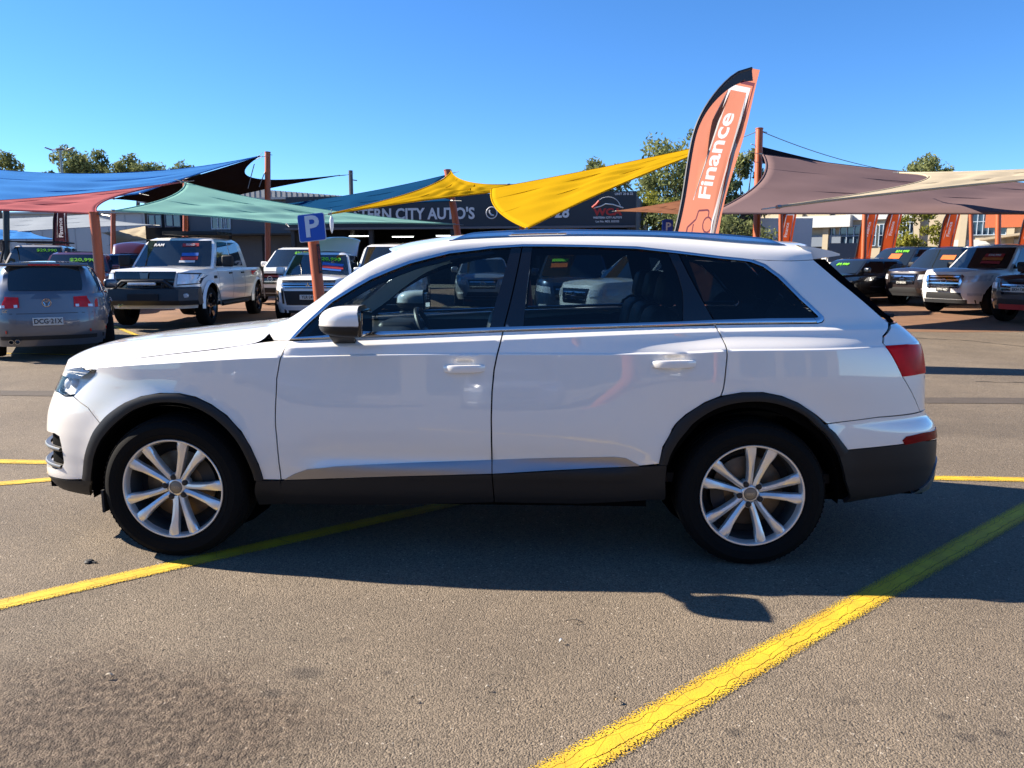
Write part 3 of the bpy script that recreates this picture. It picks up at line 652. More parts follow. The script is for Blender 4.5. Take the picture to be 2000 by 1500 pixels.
# headlight: reflector bowl, light strip and clear lens
HB = mat('lamp_reflector', (.80, .82, .85), rough=.3, metal=.0, coat=.6, var=.22, scale=26)
LENS = glass('clear_lens', (.95, .96, .97), 1.22)
hp = HD['headlight']
panel('headlight_reflector', hp, HB, suv, gap=.012, off=-.045, lip=0)
panel('headlight_bezel', hp, BLACKP, suv, gap=.0, off=-.020, lip=.03, holes=[shrink(resample([tuple(p) for p in hp], .03), .014)])
cu = sum(p[0] for p in hp)/len(hp); cz = sum(p[1] for p in hp)/len(hp)
for side in (1, -1):
    for (u, z, r) in ((cu+.055, cz+.012, .032), (cu-.06, cz+.0, .036)):
        p = Vector(SV(u, z)) - SN(u, z)*.05; n = SN(u, z)
        v = MB(); v.lathe([(0, -.03), (r*.6, -.024), (r*.95, -.008), (r, 0), (r*1.1, .004), (r*1.1, .02)], 20)
        o = v.build('projector_lens', HB, suv, (p.x, p.y*side, p.z))
        nn = Vector((n.x, n.y*side, n.z)); o.rotation_mode = 'QUATERNION'; o.rotation_quaternion = Vector((0, -1, 0)).rotation_difference(nn)
panel('headlight_lens', hp, LENS, suv, gap=.002, off=.003, lip=.02)
# grille between the headlights
ribbon('grille', [(0, .86), (.30, .855), (.40, .80)], [(0, .40), (.26, .40), (.34, .46)], BLACKM, suv, off=.012, lip=.05)
for k in range(6):
    z = .45+.065*k; w = .33 if k > 1 else .29+.02*k
    ribbon('grille_slat', [(0, z+.012), (w, z+.012)], [(0, z-.012), (w, z-.012)], CHROME, suv, off=.022, lip=.02, bulge=.006)
ribbon('grille_frame', [(0, .875), (.31, .872), (.425, .805), (.36, .45), (.27, .385), (0, .385)], [(0, .855), (.30, .852), (.40, .80), (.34, .46), (.26, .40), (0, .40)], CHROME, suv, off=.020, lip=.03)
# glasshouse
panel('front_window', HD['glass_f'], GLASSF, suv, gap=0, off=-.006, lip=0, rows=False)
panel('rear_window_glass', HD['glass_r'], GLASSR, suv, gap=0, off=-.006, lip=0, rows=False)
panel('quarter_window', HD['glass_q'], GLASSQ, suv, gap=0, off=-.004, lip=0, rows=False)
for k in ('bpillar_f', 'bpillar_r', 'cpillar_r'): panel('pillar_trim', HD[k], BLACKP, suv, gap=.0015, off=-.002, lip=.02, rows=False)
fl_ = [p for p in HD['glass_f']]
# dark mirror triangle at the foot of the A pillar
ribbon('window_frame', HD['chrome_i'][0:9], [tuple((a*.62+b*.38) for a, b in zip(p, q)) for p, q in zip(HD['chrome_i'][0:9], [(p[0]+.09, p[1]-.045) for p in HD['chrome_i'][0:9]])], BLACKP, suv, off=-.012, lip=.01)
ribbon('window_trim', HD['chrome_o'], HD['chrome_i'], CHROME, suv, off=.005, lip=.012, rows=3, bulge=.002)
ribbon('window_sill_trim', HD['sillc_t'], HD['sillc_b'], CHROME, suv, off=.003, lip=.012, rows=3, bulge=.003)

C1 = [Vector(p) for p in HD['C1']]
C2 = [Vector(p) for p in [(0.455, -0.72, 1.195), (0.523, -0.73, 1.218), (0.583, -0.76, 1.24), (0.734, -0.75, 1.339), (0.864, -0.73, 1.443), (1.004, -0.7, 1.534), (1.11, -0.68, 1.582), (1.216, -0.665, 1.617), (1.356, -0.65, 1.644), (1.485, -0.64, 1.661), (1.637, -0.63, 1.67), (1.919, -0.62, 1.679), (2.238, -0.62, 1.682), (2.593, -0.62, 1.676), (2.947, -0.62, 1.652), (3.183, -0.61, 1.637), (3.31, -0.6, 1.627)]]
def along(C, t):
    ds = [0.]
    for i in range(len(C)-1): ds.append(ds[-1]+(C[i+1]-C[i]).length)
    s = t*ds[-1]; i = min(max(bisect.bisect_right(ds, s)-1, 0), len(C)-2); f = (s-ds[i])/((ds[i+1]-ds[i]) or 1)
    g = lambda k: C[min(max(k, 0), len(C)-1)]
    a, b, c, d = g(i-1), g(i), g(i+1), g(i+2)
    return .5*((2*b)+(c-a)*f+(2*a-5*b+4*c-d)*f*f+(3*b-a-3*c+d)*f**3)
def ax_x(C, x):
    lo, hi = 0., 1.
    for _ in range(30):
        mid = (lo+hi)/2
        if along(C, mid).x < x: lo = mid
        else: hi = mid
    return along(C, lo)
def flip(p, side): return Vector((p.x, p.y*side, p.z))
for side in (1, -1):
    def fn(i, j):
        a = along(C1[2:], max(0, (i-.06)/.94)) if i > .06 else C1[1].lerp(C1[2], i/.06)
        # pair by x so the strip does not shear
        b = ax_x(C2, min(max(a.x-.05*(1-i), .46), 3.309))
        if i <= .06: b = C2[0].lerp(C2[2], i/.06)
        p = a.lerp(b, j); bul = .016*math.sin(math.pi*j)
        return flip(p + Vector((-.2*(1-i), -.75, .62)).normalized()*bul, side)
    MB().grid(fn, 110, 8, flip=side < 0).build('roof_side', WHITE, suv)
    def fa(i, j):   # rolls from the pillar on to the windscreen and roof
        p = ax_x(C2, .46+(3.31-.46)*i); return flip(p + Vector((.0, .055*j, .014*math.sin(j*1.6)-.004*j)), side)
    MB().grid(fa, 80, 3, flip=side < 0).build('roof_gutter', WHITE, suv)
def roof(i, j):
    x = 1.12+(3.33-1.12)*i; e = ax_x(C2, min(x, 3.309)); y = e.y*.93*(1-2*j)
    s = 1-abs(1-2*j)**2.2
    return Vector((x - .10*s*(1-i)**4, y, e.z+.008+.034*s))
MB().grid(roof, 50, 24, flip=True).build('roof', WHITE, suv)
def wsc(i, j):
    t = .56+(1.16-.56)*i; e = ax_x(C2, t); k = 1-2*j; s = 1-k*k
    return Vector((e.x - s*(.11-.05*i), e.y*.95*k, e.z + .006 + s*.018*i - s*.06*(1-i)))
MB().grid(wsc, 24, 20, flip=True).build('windscreen', GLASSW, suv)
# bonnet
SH = [Vector(SV(*p)) for p in HD['shut']]
def nose_x(y, z):
    w = W(-.6, min(z, .985)); t = min(.98, abs(y)/w); return XM-(XM-itp(z, XF))*(1-t**NF)**(1/NF)
E0 = SH[0]
def hood(i, j):
    k = 1-2*j
    e = along(SH+[Vector((.47, -.72, 1.17))], i); s = 1-abs(k)**2.0
    zc = itp(e.x, [(-.70, .975), (-.6, 1.02), (-.3, 1.098), (.13, 1.158), (.40, 1.188)])
    dome = .006*math.exp(-((abs(k)-.60)/.05)**2)*sst(0, .3, i)
    x = e.x + (nose_x(E0.y*k, .985)+.012-E0.x)*(1-i)**1.6 - s*.10*i**2
    z = e.z + (zc-e.z)*(1-abs(k)**2.6) + dome - .040*max(0, 1-i/.14)**2.2*(1-abs(k)**3)
    return Vector((x-.004*(1-i), e.y*k*.997, z+.001))
MB().grid(hood, 70, 44, flip=True).build('bonnet', WHITE, suv)
def blip(i, j):
    a = hood(0, j); y = a.y*.995; b = Vector((nose_x(y, .925)-.002, y, .925)); return a.lerp(b, i)
MB().grid(blip, 4, 44).build('bonnet_lip', WHITE, suv)
def header(i, j): return roof(0, j).lerp(wsc(1, j), i) + Vector((0, 0, .004*math.sin(math.pi*i)))
MB().grid(header, 4, 24).build('roof_header', WHITE, suv)
def cowl(i, j):
    k = 1-2*j; s = 1-k*k
    return Vector((.40 + .22*i - s*(.12+.12*i), -.70*k, 1.150 + .05*i + .006*s - .03*(1-i)))
MB().grid(cowl, 6, 16, flip=True).build('windscreen_cowl', BLACKM, suv)
# nose strip above the grille and headlights
panel('bonnet_edge', [(0, .86), (.40, .862), (.40, .902), (.55, .938), (.75, .965), (.91, .988), (.955, .985), (.945, .992), (.80, .968), (.5, .955), (0, .950)], WHITE, suv, gap=.001, off=.001, lip=.02)
# roof rails
RT = [Vector(p) for p in [(1.425, -0.635, 1.648), (1.509, -0.625, 1.684), (1.606, -0.615, 1.699), (1.919, -0.605, 1.713), (2.238, -0.605, 1.711), (2.595, -0.605, 1.703), (2.861, -0.605, 1.69), (3.057, -0.605, 1.672), (3.126, -0.61, 1.658), (3.19, -0.61, 1.632)]]
for side in (1, -1):
    def rail(i, j):
        t = along(RT, i); b = ax_x(C2, min(t.x, 3.3)); h = max(.004, t.z-b.z+.004)
        sec = [(-.012, -.004), (-.020, h*.25), (-.018, h*.7), (-.008, h*.97), (.008, h), (.022, h*.8), (.026, h*.3), (.022, -.004)]
        k = j*(len(sec)-1); a = int(min(k, len(sec)-2)); f = k-a
        dy = sec[a][0]*(1-f)+sec[a+1][0]*f; dz = sec[a][1]*(1-f)+sec[a+1][1]*f
        return flip(Vector((t.x, b.y+.008+dy, b.z+dz)), side)
    MB().grid(rail, 70, 14, flip=side < 0).build('roof_rail', CHROME, suv)
# tail: rear glass, spoiler
DE = [Vector(SV(*p)) for p in HD['quarter'][13:17]]
def rglass(i, j):
    e = along(DE, i); k = 1-2*j; s = 1-abs(k)**5
    return Vector((e.x + .004 + s*(.155-.03*i), e.y*k, e.z + .004*s))
MB().grid(rglass, 24, 30).build('rear_window', mat('rear_black_glass', (.003, .003, .004), rough=.25, spec=.0, var=0), suv)
sp = MB()
def spoil(i, j):
    k = 1-2*i; s = 1-abs(k)**3
    sec = [(3.255, 1.634), (3.35, 1.622), (3.44, 1.604), (3.485, 1.589), (3.488, 1.582), (3.43, 1.574), (3.34, 1.562)]
    t = j*(len(sec)-1); a = int(min(t, len(sec)-2)); f = t-a
    x = sec[a][0]*(1-f)+sec[a+1][0]*f; z = sec[a][1]*(1-f)+sec[a+1][1]*f
    return Vector((3.25+(x-3.25)*(.93+.35*s), -.645*k, z+.012*s))
sp.grid(spoil, 40, 18, flip=False)
for e_ in (0, 1):
    q_ = [spoil(e_, j/18) for j in range(19)]; sp.add(q_, [tuple(range(19)) if e_ else tuple(reversed(range(19)))])
sp.build('roof_spoiler', WHITE, suv)
wp = MB(); wp.tube([(3.80, -.05, 1.25), (3.80, -.45, 1.262), (3.775, -.62, 1.268)], .012, 6); wp.box((3.80, 0, 1.25), (.06, .1, .04)); wp.build('rear_wiper', BLACKM, suv)
# door handles
HMAT = WHITE
for (x0, x1, z0, z1) in ((1.424, 1.634, 1.013, 1.018), (2.462, 2.680, 1.046, 1.051)):
    for side in (1, -1):
        h = MB(); yb = -W((x0+x1)/2, z0)
        pts = []
        for k in range(9):
            t = k/8; pts.append((x0+(x1-x0)*t, (yb-.004-.030*math.sin(math.pi*t)**.5)*side, z0+(z1-z0)*t))
        n = len(pts); v = []; f = []
        for i, p in enumerate(pts):
            t = i/(n-1); hz = .0155+.005*math.sin(math.pi*t)**.4; hy = .009; pw = lambda q_: math.copysign(abs(q_)**.55, q_)
            for q in range(10):
                a = 2*math.pi*(q+.5)/10; v.append((p[0], p[1]+hy*pw(math.cos(a))*side, p[2]+hz*pw(math.sin(a))))
        for i in range(n-1):
            for q in range(10): f.append((i*10+q, i*10+(q+1) % 10, (i+1)*10+(q+1) % 10, (i+1)*10+q))
        f += [tuple(range(10)), tuple(range((n-1)*10, n*10))]
        h.add(v, f if side < 0 else [q[::-1] for q in f], True); h.build('door_handle', HMAT, suv)
        # bowl pressed in behind the handle: a shallow dished cap
        def bowl(i, j):
            r = i; a = 2*math.pi*j; xx = (x0+x1)/2+.005 + .050*r*math.cos(a); zz = z0+.018+.028*r*math.sin(a)
            return Vector((xx, side*(-W(xx, zz)-.0012 + .0*(1-r*r)), zz))
        MB().box((x0+(x1-x0)*.86, (yb-.008)*side, z0-.014), (.006, .01, .018)).build('key_cover', CHROME, suv)
# door mirrors
for side in (1, -1):
    mr = empty('door_mirror', (0, 0, 0), parent=suv)
    def msurf(t, j):
        # t: 0 bottom .. 1 top; j sweeps round the front from inboard to outboard
        q = 2*t-1; sc = max(0, 1-abs(q)**(2.3 if q > 0 else 3.4))**(1/2.1); a = math.pi*(-.5+j)
        ln = .228*sc**.60*(1-.10*t); wd = .124*sc**.45
        return flip(Vector((1.050-.020*max(0, t-.5) - ln*max(0, math.cos(a))**.62, -1.045 + wd*math.sin(a), 1.183+.152*t)), side)
    def shell(zlo, zhi, nm, m_, cap):
        b = MB(); b.grid(lambda i, j: msurf(zlo+(zhi-zlo)*(math.sin(i*math.pi/2) if cap else i), j), 20, 30, flip=side > 0)
        b.build(nm, m_, mr)
    shell(.40, 1.0, 'mirror_cap', WHITE, True)
    shell(.0, .375, 'mirror_housing', CLAD, False)
    def strip(i, j): p = msurf(.370+.03*i, j); return p + Vector((-.002, 0, 0))
    MB().grid(strip, 2, 28, flip=side > 0).build('indicator_strip', mat('amber_clear_plastic', (.55, .5, .45), rough=.15, coat=1, var=.2), mr)
    MB().rbox((1.052, -1.045*side, 1.252), (.022, .245, .125), .01).build('mirror_bezel', BLACKP, mr)
    MB().box((1.0645, -1.045*side, 1.252), (.002, .215, .10)).build('mirror_glass', mat('mirror_silver', (.8, .8, .8), rough=.01, metal=1, var=0), mr)
    st = MB(); st.add([flip(Vector(p), side) for p in [(.865, -1.02, 1.192), (.985, -1.02, 1.192), (.975, -.905, 1.150), (.862, -.905, 1.150), (.865, -1.0, 1.175), (.985, -1.0, 1.170), (.972, -.91, 1.128), (.866, -.91, 1.128)]], [(0, 1, 2, 3), (7, 6, 5, 4), (0, 4, 5, 1), (1, 5, 6, 2), (2, 6, 7, 3), (3, 7, 4, 0)])
    st.build('mirror_stalk', CLAD, mr)
# wheels
for cx, sp_ in ((0., R(63)), (2.994, R(80.5))):
    for side in (1, -1):
        make_wheel(suv, cx, -.955, sp_, side)
        # liner of the wheel housing
        wl_ = MB()
        def lin(i, j):
            a = -R(6)+R(194)*i; r = .445; y = -.925+.50*j
            return Vector((cx+r*math.cos(a), y*side, .37+r*math.sin(a)*.98))
        wl_.grid(lin, 28, 3); wl_.lathe([(0, -.45*side), (.445, -.45*side)], 24, c=(cx, 0, .42)); wl_.build('wheel_housing', CAVITY, suv)
for side in (1, -1):
    MB().box((-.375, -.86*side, .30), (.012, .20, .12)).build('mud_flap', BLACKM, suv)
# dark shell behind the gaps, floor
def circ(cx, r, n=40): 
    return [(cx+r*math.cos(2*math.pi*k/n), .37+r*math.sin(2*math.pi*k/n)) for k in range(n)]
def m_of_x(x):
    lo, hi = .9, MMAX-.9
    for _ in range(40):
        mid = (lo+hi)/2
        if SV(mid, .6)[0] < x: lo = mid
        else: hi = mid
    return lo
sh = [(.0, .30), (m_of_x(-.45), .30)]
def arch(cx, a0=180, a1=0, r=.452, n=24): return [(m_of_x(cx+r*math.cos(R(a0+(a1-a0)*k/n))), max(.28, .37+r*math.sin(R(a0+(a1-a0)*k/n)))) for k in range(n+1)]
shell_poly = [(0, .30), (m_of_x(-.46), .30)] + arch(0, 190, -10) + [(m_of_x(.5), .30), (m_of_x(2.5), .30)] + arch(2.994, 190, -10) + [(m_of_x(3.5), .32), (MMAX, .34), (MMAX, 1.2), (m_of_x(3.6), 1.21), (m_of_x(2.5), 1.19), (m_of_x(1.6), 1.155), (m_of_x(.7), 1.115), (m_of_x(.45), 1.07), (m_of_x(-.2), .98), (m_of_x(-.6), .90), (.5, .80), (0, .80)]
panel('body_shell', shell_poly, CAVITY, suv, gap=0, off=-.052, lip=0, step=.06, rows=False)
fl = MB(); fl.box((1.5, 0, .27), (4.4, 1.15, .06)); fl.box((1.49, 0, .315), (1.95, 1.80, .05)); fl.box((3.75, 0, .34), (.5, 1.3, .08)); fl.box((-.68, 0, .30), (.4, 1.2, .06)); fl.box((1.5, 0, .25), (.3, .8, .1)); fl.build('underbody', CAVITY, suv)
# cabin
cb = MB(); cb.box((1.9, 0, .42), (3.4, 1.6, .05)); cb.box((.42, 0, .75), (.06, 1.5, .72)); cb.build('cabin_floor', BLACKM, suv)
for side in (1, -1):
    MB().box((1.50, -.845*side, .80), (1.85, .05, .66)).build('door_card', LEATHER, suv)
    # inside of the A pillar and roof edge
    def ip(i, j):
        p = ax_x(C2, .60+.62*i); q = p + Vector((.075*j, -.03*j-.0+.03, -.06*j-.02)); return flip(q, side)
    MB().grid(ip, 20, 3, flip=side > 0).build('pillar_lining', TRIMG, suv)
    def ip2(i, j):
        p = ax_x(C2, 1.22+2.0*i); q = p + Vector((0, -.045*j+.03, -.07*j-.02)); return flip(q, side)
    MB().grid(ip2, 30, 3, flip=side > 0).build('roof_lining_edge', BLACKM, suv)
    for (xa, xb, w) in ((1.70, 1.83, .12), (2.72, 2.58, .15)):
        def pl_(i, j):
            z = 1.18+.44*i; x = xa+(xb-xa)*i+w*(j-.5); return Vector((x, -(W(x, z)-.055)*side, z))
        MB().grid(pl_, 6, 3).build('pillar_lining', BLACKM, suv)
def hl(i, j):
    x = 1.25+2.0*i; e = ax_x(C2, x); return Vector((x, e.y*.95*(1-2*j), e.z-.035+.02*(1-(1-2*j)**2)))
MB().grid(hl, 12, 8).build('roof_lining', mat('grey_headlining', (.10, .10, .10), rough=.9, var=.05), suv)
ds = MB(); ds.rbox((.86, 0, 1.0), (.52, 1.52, .26), .09); ds.rbox((.98, .40, 1.11), (.26, .44, .10), .045); ds.rbox((.80, 0, .8), (.5, 1.5, .3), .05); ds.build('dashboard', LEATHER, suv)
def seat(x, y, w=.50, big=True, lean=.20):
    s = MB(); M = Matrix.Rotation(lean, 4, 'Y')
    s.rbox((x, y, .68), (.52, w, .18), .07)
    s.rbox((x+.30, y, .98), (.17, w, .66), .075, M=M)
    o = s.build('seat', LEATHER, suv)
    h = MB(); h.rbox((x+.385, y, 1.40), (.11, .27, .19), .05, M=M); h.tube([(x+.36, y-.06, 1.25), (x+.385, y-.06, 1.36)], .008, 6); h.tube([(x+.36, y+.06, 1.25), (x+.385, y+.06, 1.36)], .008, 6)
    h.build('headrest', LEATHER, o)
seat(1.36, -.38); seat(1.36, .38)
for y in (-.50, 0, .50): seat(2.22, y, .46)
for y in (-.30, .30): seat(3.0, y, .44, lean=.12)
sw = empty('steering_wheel', (1.16, .38, 1.06), parent=suv); sw.rotation_euler = (0, R(-24), 0)
t = MB(); t.tube([(0, .185*math.cos(2*math.pi*k/32), .185*math.sin(2*math.pi*k/32)) for k in range(33)], .017, 8, caps=False); t.build('steering_rim', LEATHER, sw)
t = MB(); t.rbox((-.02, 0, -.01), (.06, .15, .13), .03); t.box((-.01, .11, 0), (.02, .13, .035)); t.box((-.01, -.11, 0), (.02, .13, .035)); t.box((-.01, 0, -.11), (.02, .05, .13)); t.build('steering_hub', mat('satin_grey_plastic', (.18, .18, .19), rough=.35, var=.05), sw)
MB().rbox((1.09, 0, 1.53), (.05, .24, .075), .02).build('cabin_mirror', BLACKP, suv)
MB().box((3.05, 0, .98), (.9, 1.35, .5)).build('load_cover', BLACKM, suv)

# ---------------------------------------------------------------- yard surface details
def sheet(name, poly, m, dz, label, cat, kind='structure', step=None):
    pl = resample(poly, step) if step else poly
    bm = bmesh.new(); vs = [bm.verts.new((x, y, gz(y)+dz)) for x, y in pl]; f = bm.faces.new(vs); bmesh.ops.triangulate(bm, faces=[f])
    me = bpy.data.meshes.new(name); bm.to_mesh(me); bm.free()
    if me.polygons and me.polygons[0].normal.z < 0: me.flip_normals()
    return tag(obj(name, me, m), label, cat, kind=kind)
DIRT = mat('brown_dirt', (.165, .082, .040), rough=.95, var=.42, scale=1.6, bump=.5, bscale=26)
GUT = mat('dark_gutter', (.065, .050, .038), rough=.95, var=.35, scale=5, bump=.6, bscale=40)
def ragged(x0, x1, y, amp, seed, n=40):
    rd = random.Random(seed); return [(x0+(x1-x0)*i/n, y+rd.uniform(-amp, amp)) for i in range(n+1)]
# unsealed brown strips where the display cars stand
sheet('dirt_ground', ragged(6.5, 40, 11.7, .25, 1) + [(60, 12), (60, 44), (14, 44), (6, 30)], DIRT, .004, 'brown unsealed dirt under the display cars on the right', 'ground')
sheet('dirt_ground', ragged(-40, -1.0, 13.0, .2, 2) + [(-1, 30), (-40, 30)], DIRT, .004, 'brown unsealed dirt under the white pickup', 'ground')
sheet('gutter', ragged(-30, 40, 3.78, .04, 3, 90) + ragged(40, -30, 4.16, .06, 4, 90), GUT, .004, 'dark dirt-filled seam running across the asphalt', 'gutter')

def paint():
    m = bpy.data.materials.new('worn_yellow_paint'); m.use_nodes = True; nt = m.node_tree; n = nt.nodes; l = nt.links; p = n['Principled BSDF']
    tc = n.new('ShaderNodeTexCoord')
    def mp(s):
        q = n.new('ShaderNodeMapping'); q.inputs['Scale'].default_value = s; l.new(tc.outputs['Object'], q.inputs[0]); return q.outputs[0]
    def noise(v, s, d=5):
        q = n.new('ShaderNodeTexNoise'); q.inputs['Scale'].default_value = s; q.inputs['Detail'].default_value = d; l.new(v, q.inputs['Vector']); return q
    def math_(op, a, b):
        q = n.new('ShaderNodeMath'); q.operation = op
        for i, c in ((0, a), (1, b)):
            if isinstance(c, (int, float)): q.inputs[i].default_value = c
            else: l.new(c, q.inputs[i])
        return q.outputs[0]
    sep = n.new('ShaderNodeSeparateXYZ'); l.new(tc.outputs['Object'], sep.inputs[0])
    # worn towards both edges: speckled loss
    edge = math_('ABSOLUTE', sep.outputs[1], 0); ew = n.new('ShaderNodeMapRange'); ew.inputs['From Min'].default_value = .020; ew.inputs['From Max'].default_value = .078; ew.inputs['To Min'].default_value = .06; ew.inputs['To Max'].default_value = .34; l.new(edge, ew.inputs[0])
    sp = noise(mp((1, 1, 1)), 150, 3); loss = math_('SUBTRACT', sp.outputs['Fac'], ew.outputs[0])
    # long cracks that follow the line
    ck = noise(mp((2.2, 1, 1)), 5.5, 6); cy = math_('ADD', sep.outputs[1], math_('MULTIPLY', math_('SUBTRACT', ck.outputs['Fac'], .5), .055))
    def crack(off, w):
        d = math_('ABSOLUTE', math_('SUBTRACT', cy, off), 0); return math_('GREATER_THAN', d, w)
    c1 = crack(-.026, .0015); c2 = crack(.030, .0010)
    vo = n.new('ShaderNodeTexVoronoi'); vo.feature = 'DISTANCE_TO_EDGE'; vo.inputs['Scale'].default_value = 5.0; l.new(mp((1.4, 2.6, 1)), vo.inputs['Vector']); c3 = math_('GREATER_THAN', vo.outputs['Distance'], .004)
    keep = math_('MULTIPLY', math_('MULTIPLY', c1, c2), math_('MULTIPLY', c3, math_('GREATER_THAN', loss, .25)))
    tone = noise(mp((1, 1, 1)), 7, 6); r = n.new('ShaderNodeValToRGB'); r.color_ramp.elements[0].position = .35; r.color_ramp.elements[1].position = .65
    r.color_ramp.elements[0].color = (.50, .30, .016, 1); r.color_ramp.elements[1].color = (.60, .40, .014, 1); l.new(tone.outputs['Fac'], r.inputs[0])
    mx = n.new('ShaderNodeMix'); mx.data_type = 'RGBA'; l.new(keep, mx.inputs[0]); mx.inputs[6].default_value = (.075, .06, .045, 1); l.new(r.outputs[0], mx.inputs[7]); l.new(r.outputs[0], p.inputs['Base Color']); l.new(keep, p.inputs['Alpha'])
    p.inputs['Roughness'].default_value = .8
    b = n.new('ShaderNodeBump'); b.inputs['Strength'].default_value = .6; b.inputs['Distance'].default_value = .004; l.new(math_('ADD', math_('MULTIPLY', keep, .8), math_('MULTIPLY', sp.outputs['Fac'], .6)), b.inputs['Height']); l.new(b.outputs[0], p.inputs['Normal'])
    return m
PAINT = paint()
def pline(a, b, w, label, seed=0):
    rd = random.Random(seed); a = Vector((*a, 0)); b = Vector((*b, 0)); d = b-a; L = d.length; n = max(8, int(L/.05)); v = []; f = []
    slope = (gz(b.y)-gz(a.y))/L
    for i in range(n+1):
        x = L*i/n
        v += [(x, -w/2-rd.uniform(-.002, .004), slope*x), (x, w/2+rd.uniform(-.002, .004), slope*x)]
    f = [(2*i, 2*i+2, 2*i+3, 2*i+1) for i in range(n)]
    o = obj('parking_line', mesh('parking_line', v, f), PAINT, None, (a.x, a.y, gz(a.y)+.005), math.atan2(d.y, d.x))
    return tag(o, label, 'marking', kind='structure')
pline((-2.9, -3.5), (2.3, .78), .135, 'yellow parking line running under the front wheel of the white SUV', 1)
pline((.85, -3.6), (5.9, .80), .15, 'wide cracked yellow parking line in the near right foreground', 2)
pline((-8, 1.05), (9, .62), .12, 'yellow line behind the white SUV parallel to it', 3)
pline((-3.2, -.22), (-1.0, .66), .11, 'yellow line meeting the line behind the SUV at its nose', 4)
pline((-9.4, 14.4), (-5.2, 9.15), .13, 'yellow line on the ground beside the white pickup', 5)
pline((-9.5, 7.74), (-5.4, 7.32), .11, 'yellow line on the ground under the grey hatchback', 6)
# litter
LEAFM = mat('dry_leaf', (.26, .18, .09), rough=.8, var=.3)
def leaf(x, y, l_, w_, rz, m, label):
    v = []; f = []
    for i in range(7):
        t = i/6; hw = w_/2*math.sin(math.pi*t)**.7; z = .006+.012*math.sin(math.pi*t)
        v += [(l_*(t-.5), -hw, z+.003), (l_*(t-.5), 0, z-.002), (l_*(t-.5), hw, z+.003)]
    for i in range(6):
        for j in range(2): f.append((3*i+j, 3*i+3+j, 3*i+4+j, 3*i+1+j))
    tag(obj('dry_leaf', mesh('dry_leaf', v, f, True), m, None, (x, y, .002), rz), label, 'leaf', 'dry leaves scattered on the asphalt')
PALE = mat('bleached_leaf', (.42, .36, .27), rough=.8, var=.2)
leaf(.30, -2.15, 0.036, 0.013, .3, PALE, 'pale curled leaf on the brown worn patch')
leaf(2.06, -1.64, 0.078, 0.004, -.08, PALE, 'thin pale twig-like leaf below the sill of the SUV')
leaf(2.0, -1.82, 0.023, 0.012, .5, mat('white_scrap', (.6, .6, .58), rough=.7), 'small white scrap lying on the asphalt near the thin twig')
leaf(1.72, -2.18, 0.023, 0.010, .2, PALE, 'small pale leaf near the bottom middle of the asphalt')
leaf(2.18, -2.24, 0.029, 0.012, 1.0, LEAFM, 'brown leaf just left of the wide yellow line')
leaf(1.46, -2.26, 0.019, 0.007, .8, LEAFM, 'tiny brown leaf beside the round oil spot')
st = MB(); st.lathe([(0, .014), (.016, .012), (.024, .004), (.022, -.002)], 14, axis='Z'); st.tube([(.012, -.004, .005), (.04, -.012, .004), (.045, -.004, .004)], .004, 6)
tag(st.build('black_cap', BLACKM, None, (-.42, -1.05, .002)), 'small black rubber cap lying on the asphalt by the front tyre', 'cap')

def crack_line(pts, w, label, seed):
    rd = random.Random(seed); pl = [tuple(pts[0])]
    for a, b in zip(pts, pts[1:]):
        n = max(2, int(math.dist(a, b)/.10))
        for i in range(1, n+1): pl.append((a[0]+(b[0]-a[0])*i/n+rd.gauss(0, .025), a[1]+(b[1]-a[1])*i/n+rd.gauss(0, .025)))
    v = []; f = []
    for i, p in enumerate(pl):
        q = pl[min(i+1, len(pl)-1)]; o = pl[max(i-1, 0)]; dx, dy = q[0]-o[0], q[1]-o[1]; L_ = math.hypot(dx, dy) or 1; h = w*rd.uniform(.3, 1.0)/2*min(1, (len(pl)-1-i)/4+.2)
        v += [(p[0]-dy/L_*h, p[1]+dx/L_*h, gz(p[1])+.0045), (p[0]+dy/L_*h, p[1]-dx/L_*h, gz(p[1])+.0045)]
    f = [(2*i, 2*i+1, 2*i+3, 2*i+2) for i in range(len(pl)-1)]
    tag(obj('asphalt_crack', mesh('asphalt_crack', v, f), mat('crack_dirt', (.022, .018, .015), rough=1., var=.2)), label, 'crack', kind='structure')
crack_line([(9.2, 10.6), (10.1, 10.1), (10.6, 9.2), (11.6, 8.5), (12.0, 7.4), (13.5, 6.9)], .07, 'dark crack in the asphalt right of the tail of the SUV', 1)
crack_line([(10.6, 9.2), (12.2, 9.6), (13.6, 9.2)], .05, 'side branch of the crack in the asphalt on the right', 2)
crack_line([(7.6, 5.3), (9.6, 5.15), (12, 5.2)], .04, 'thin straight crack beside the post shadow on the right', 3)

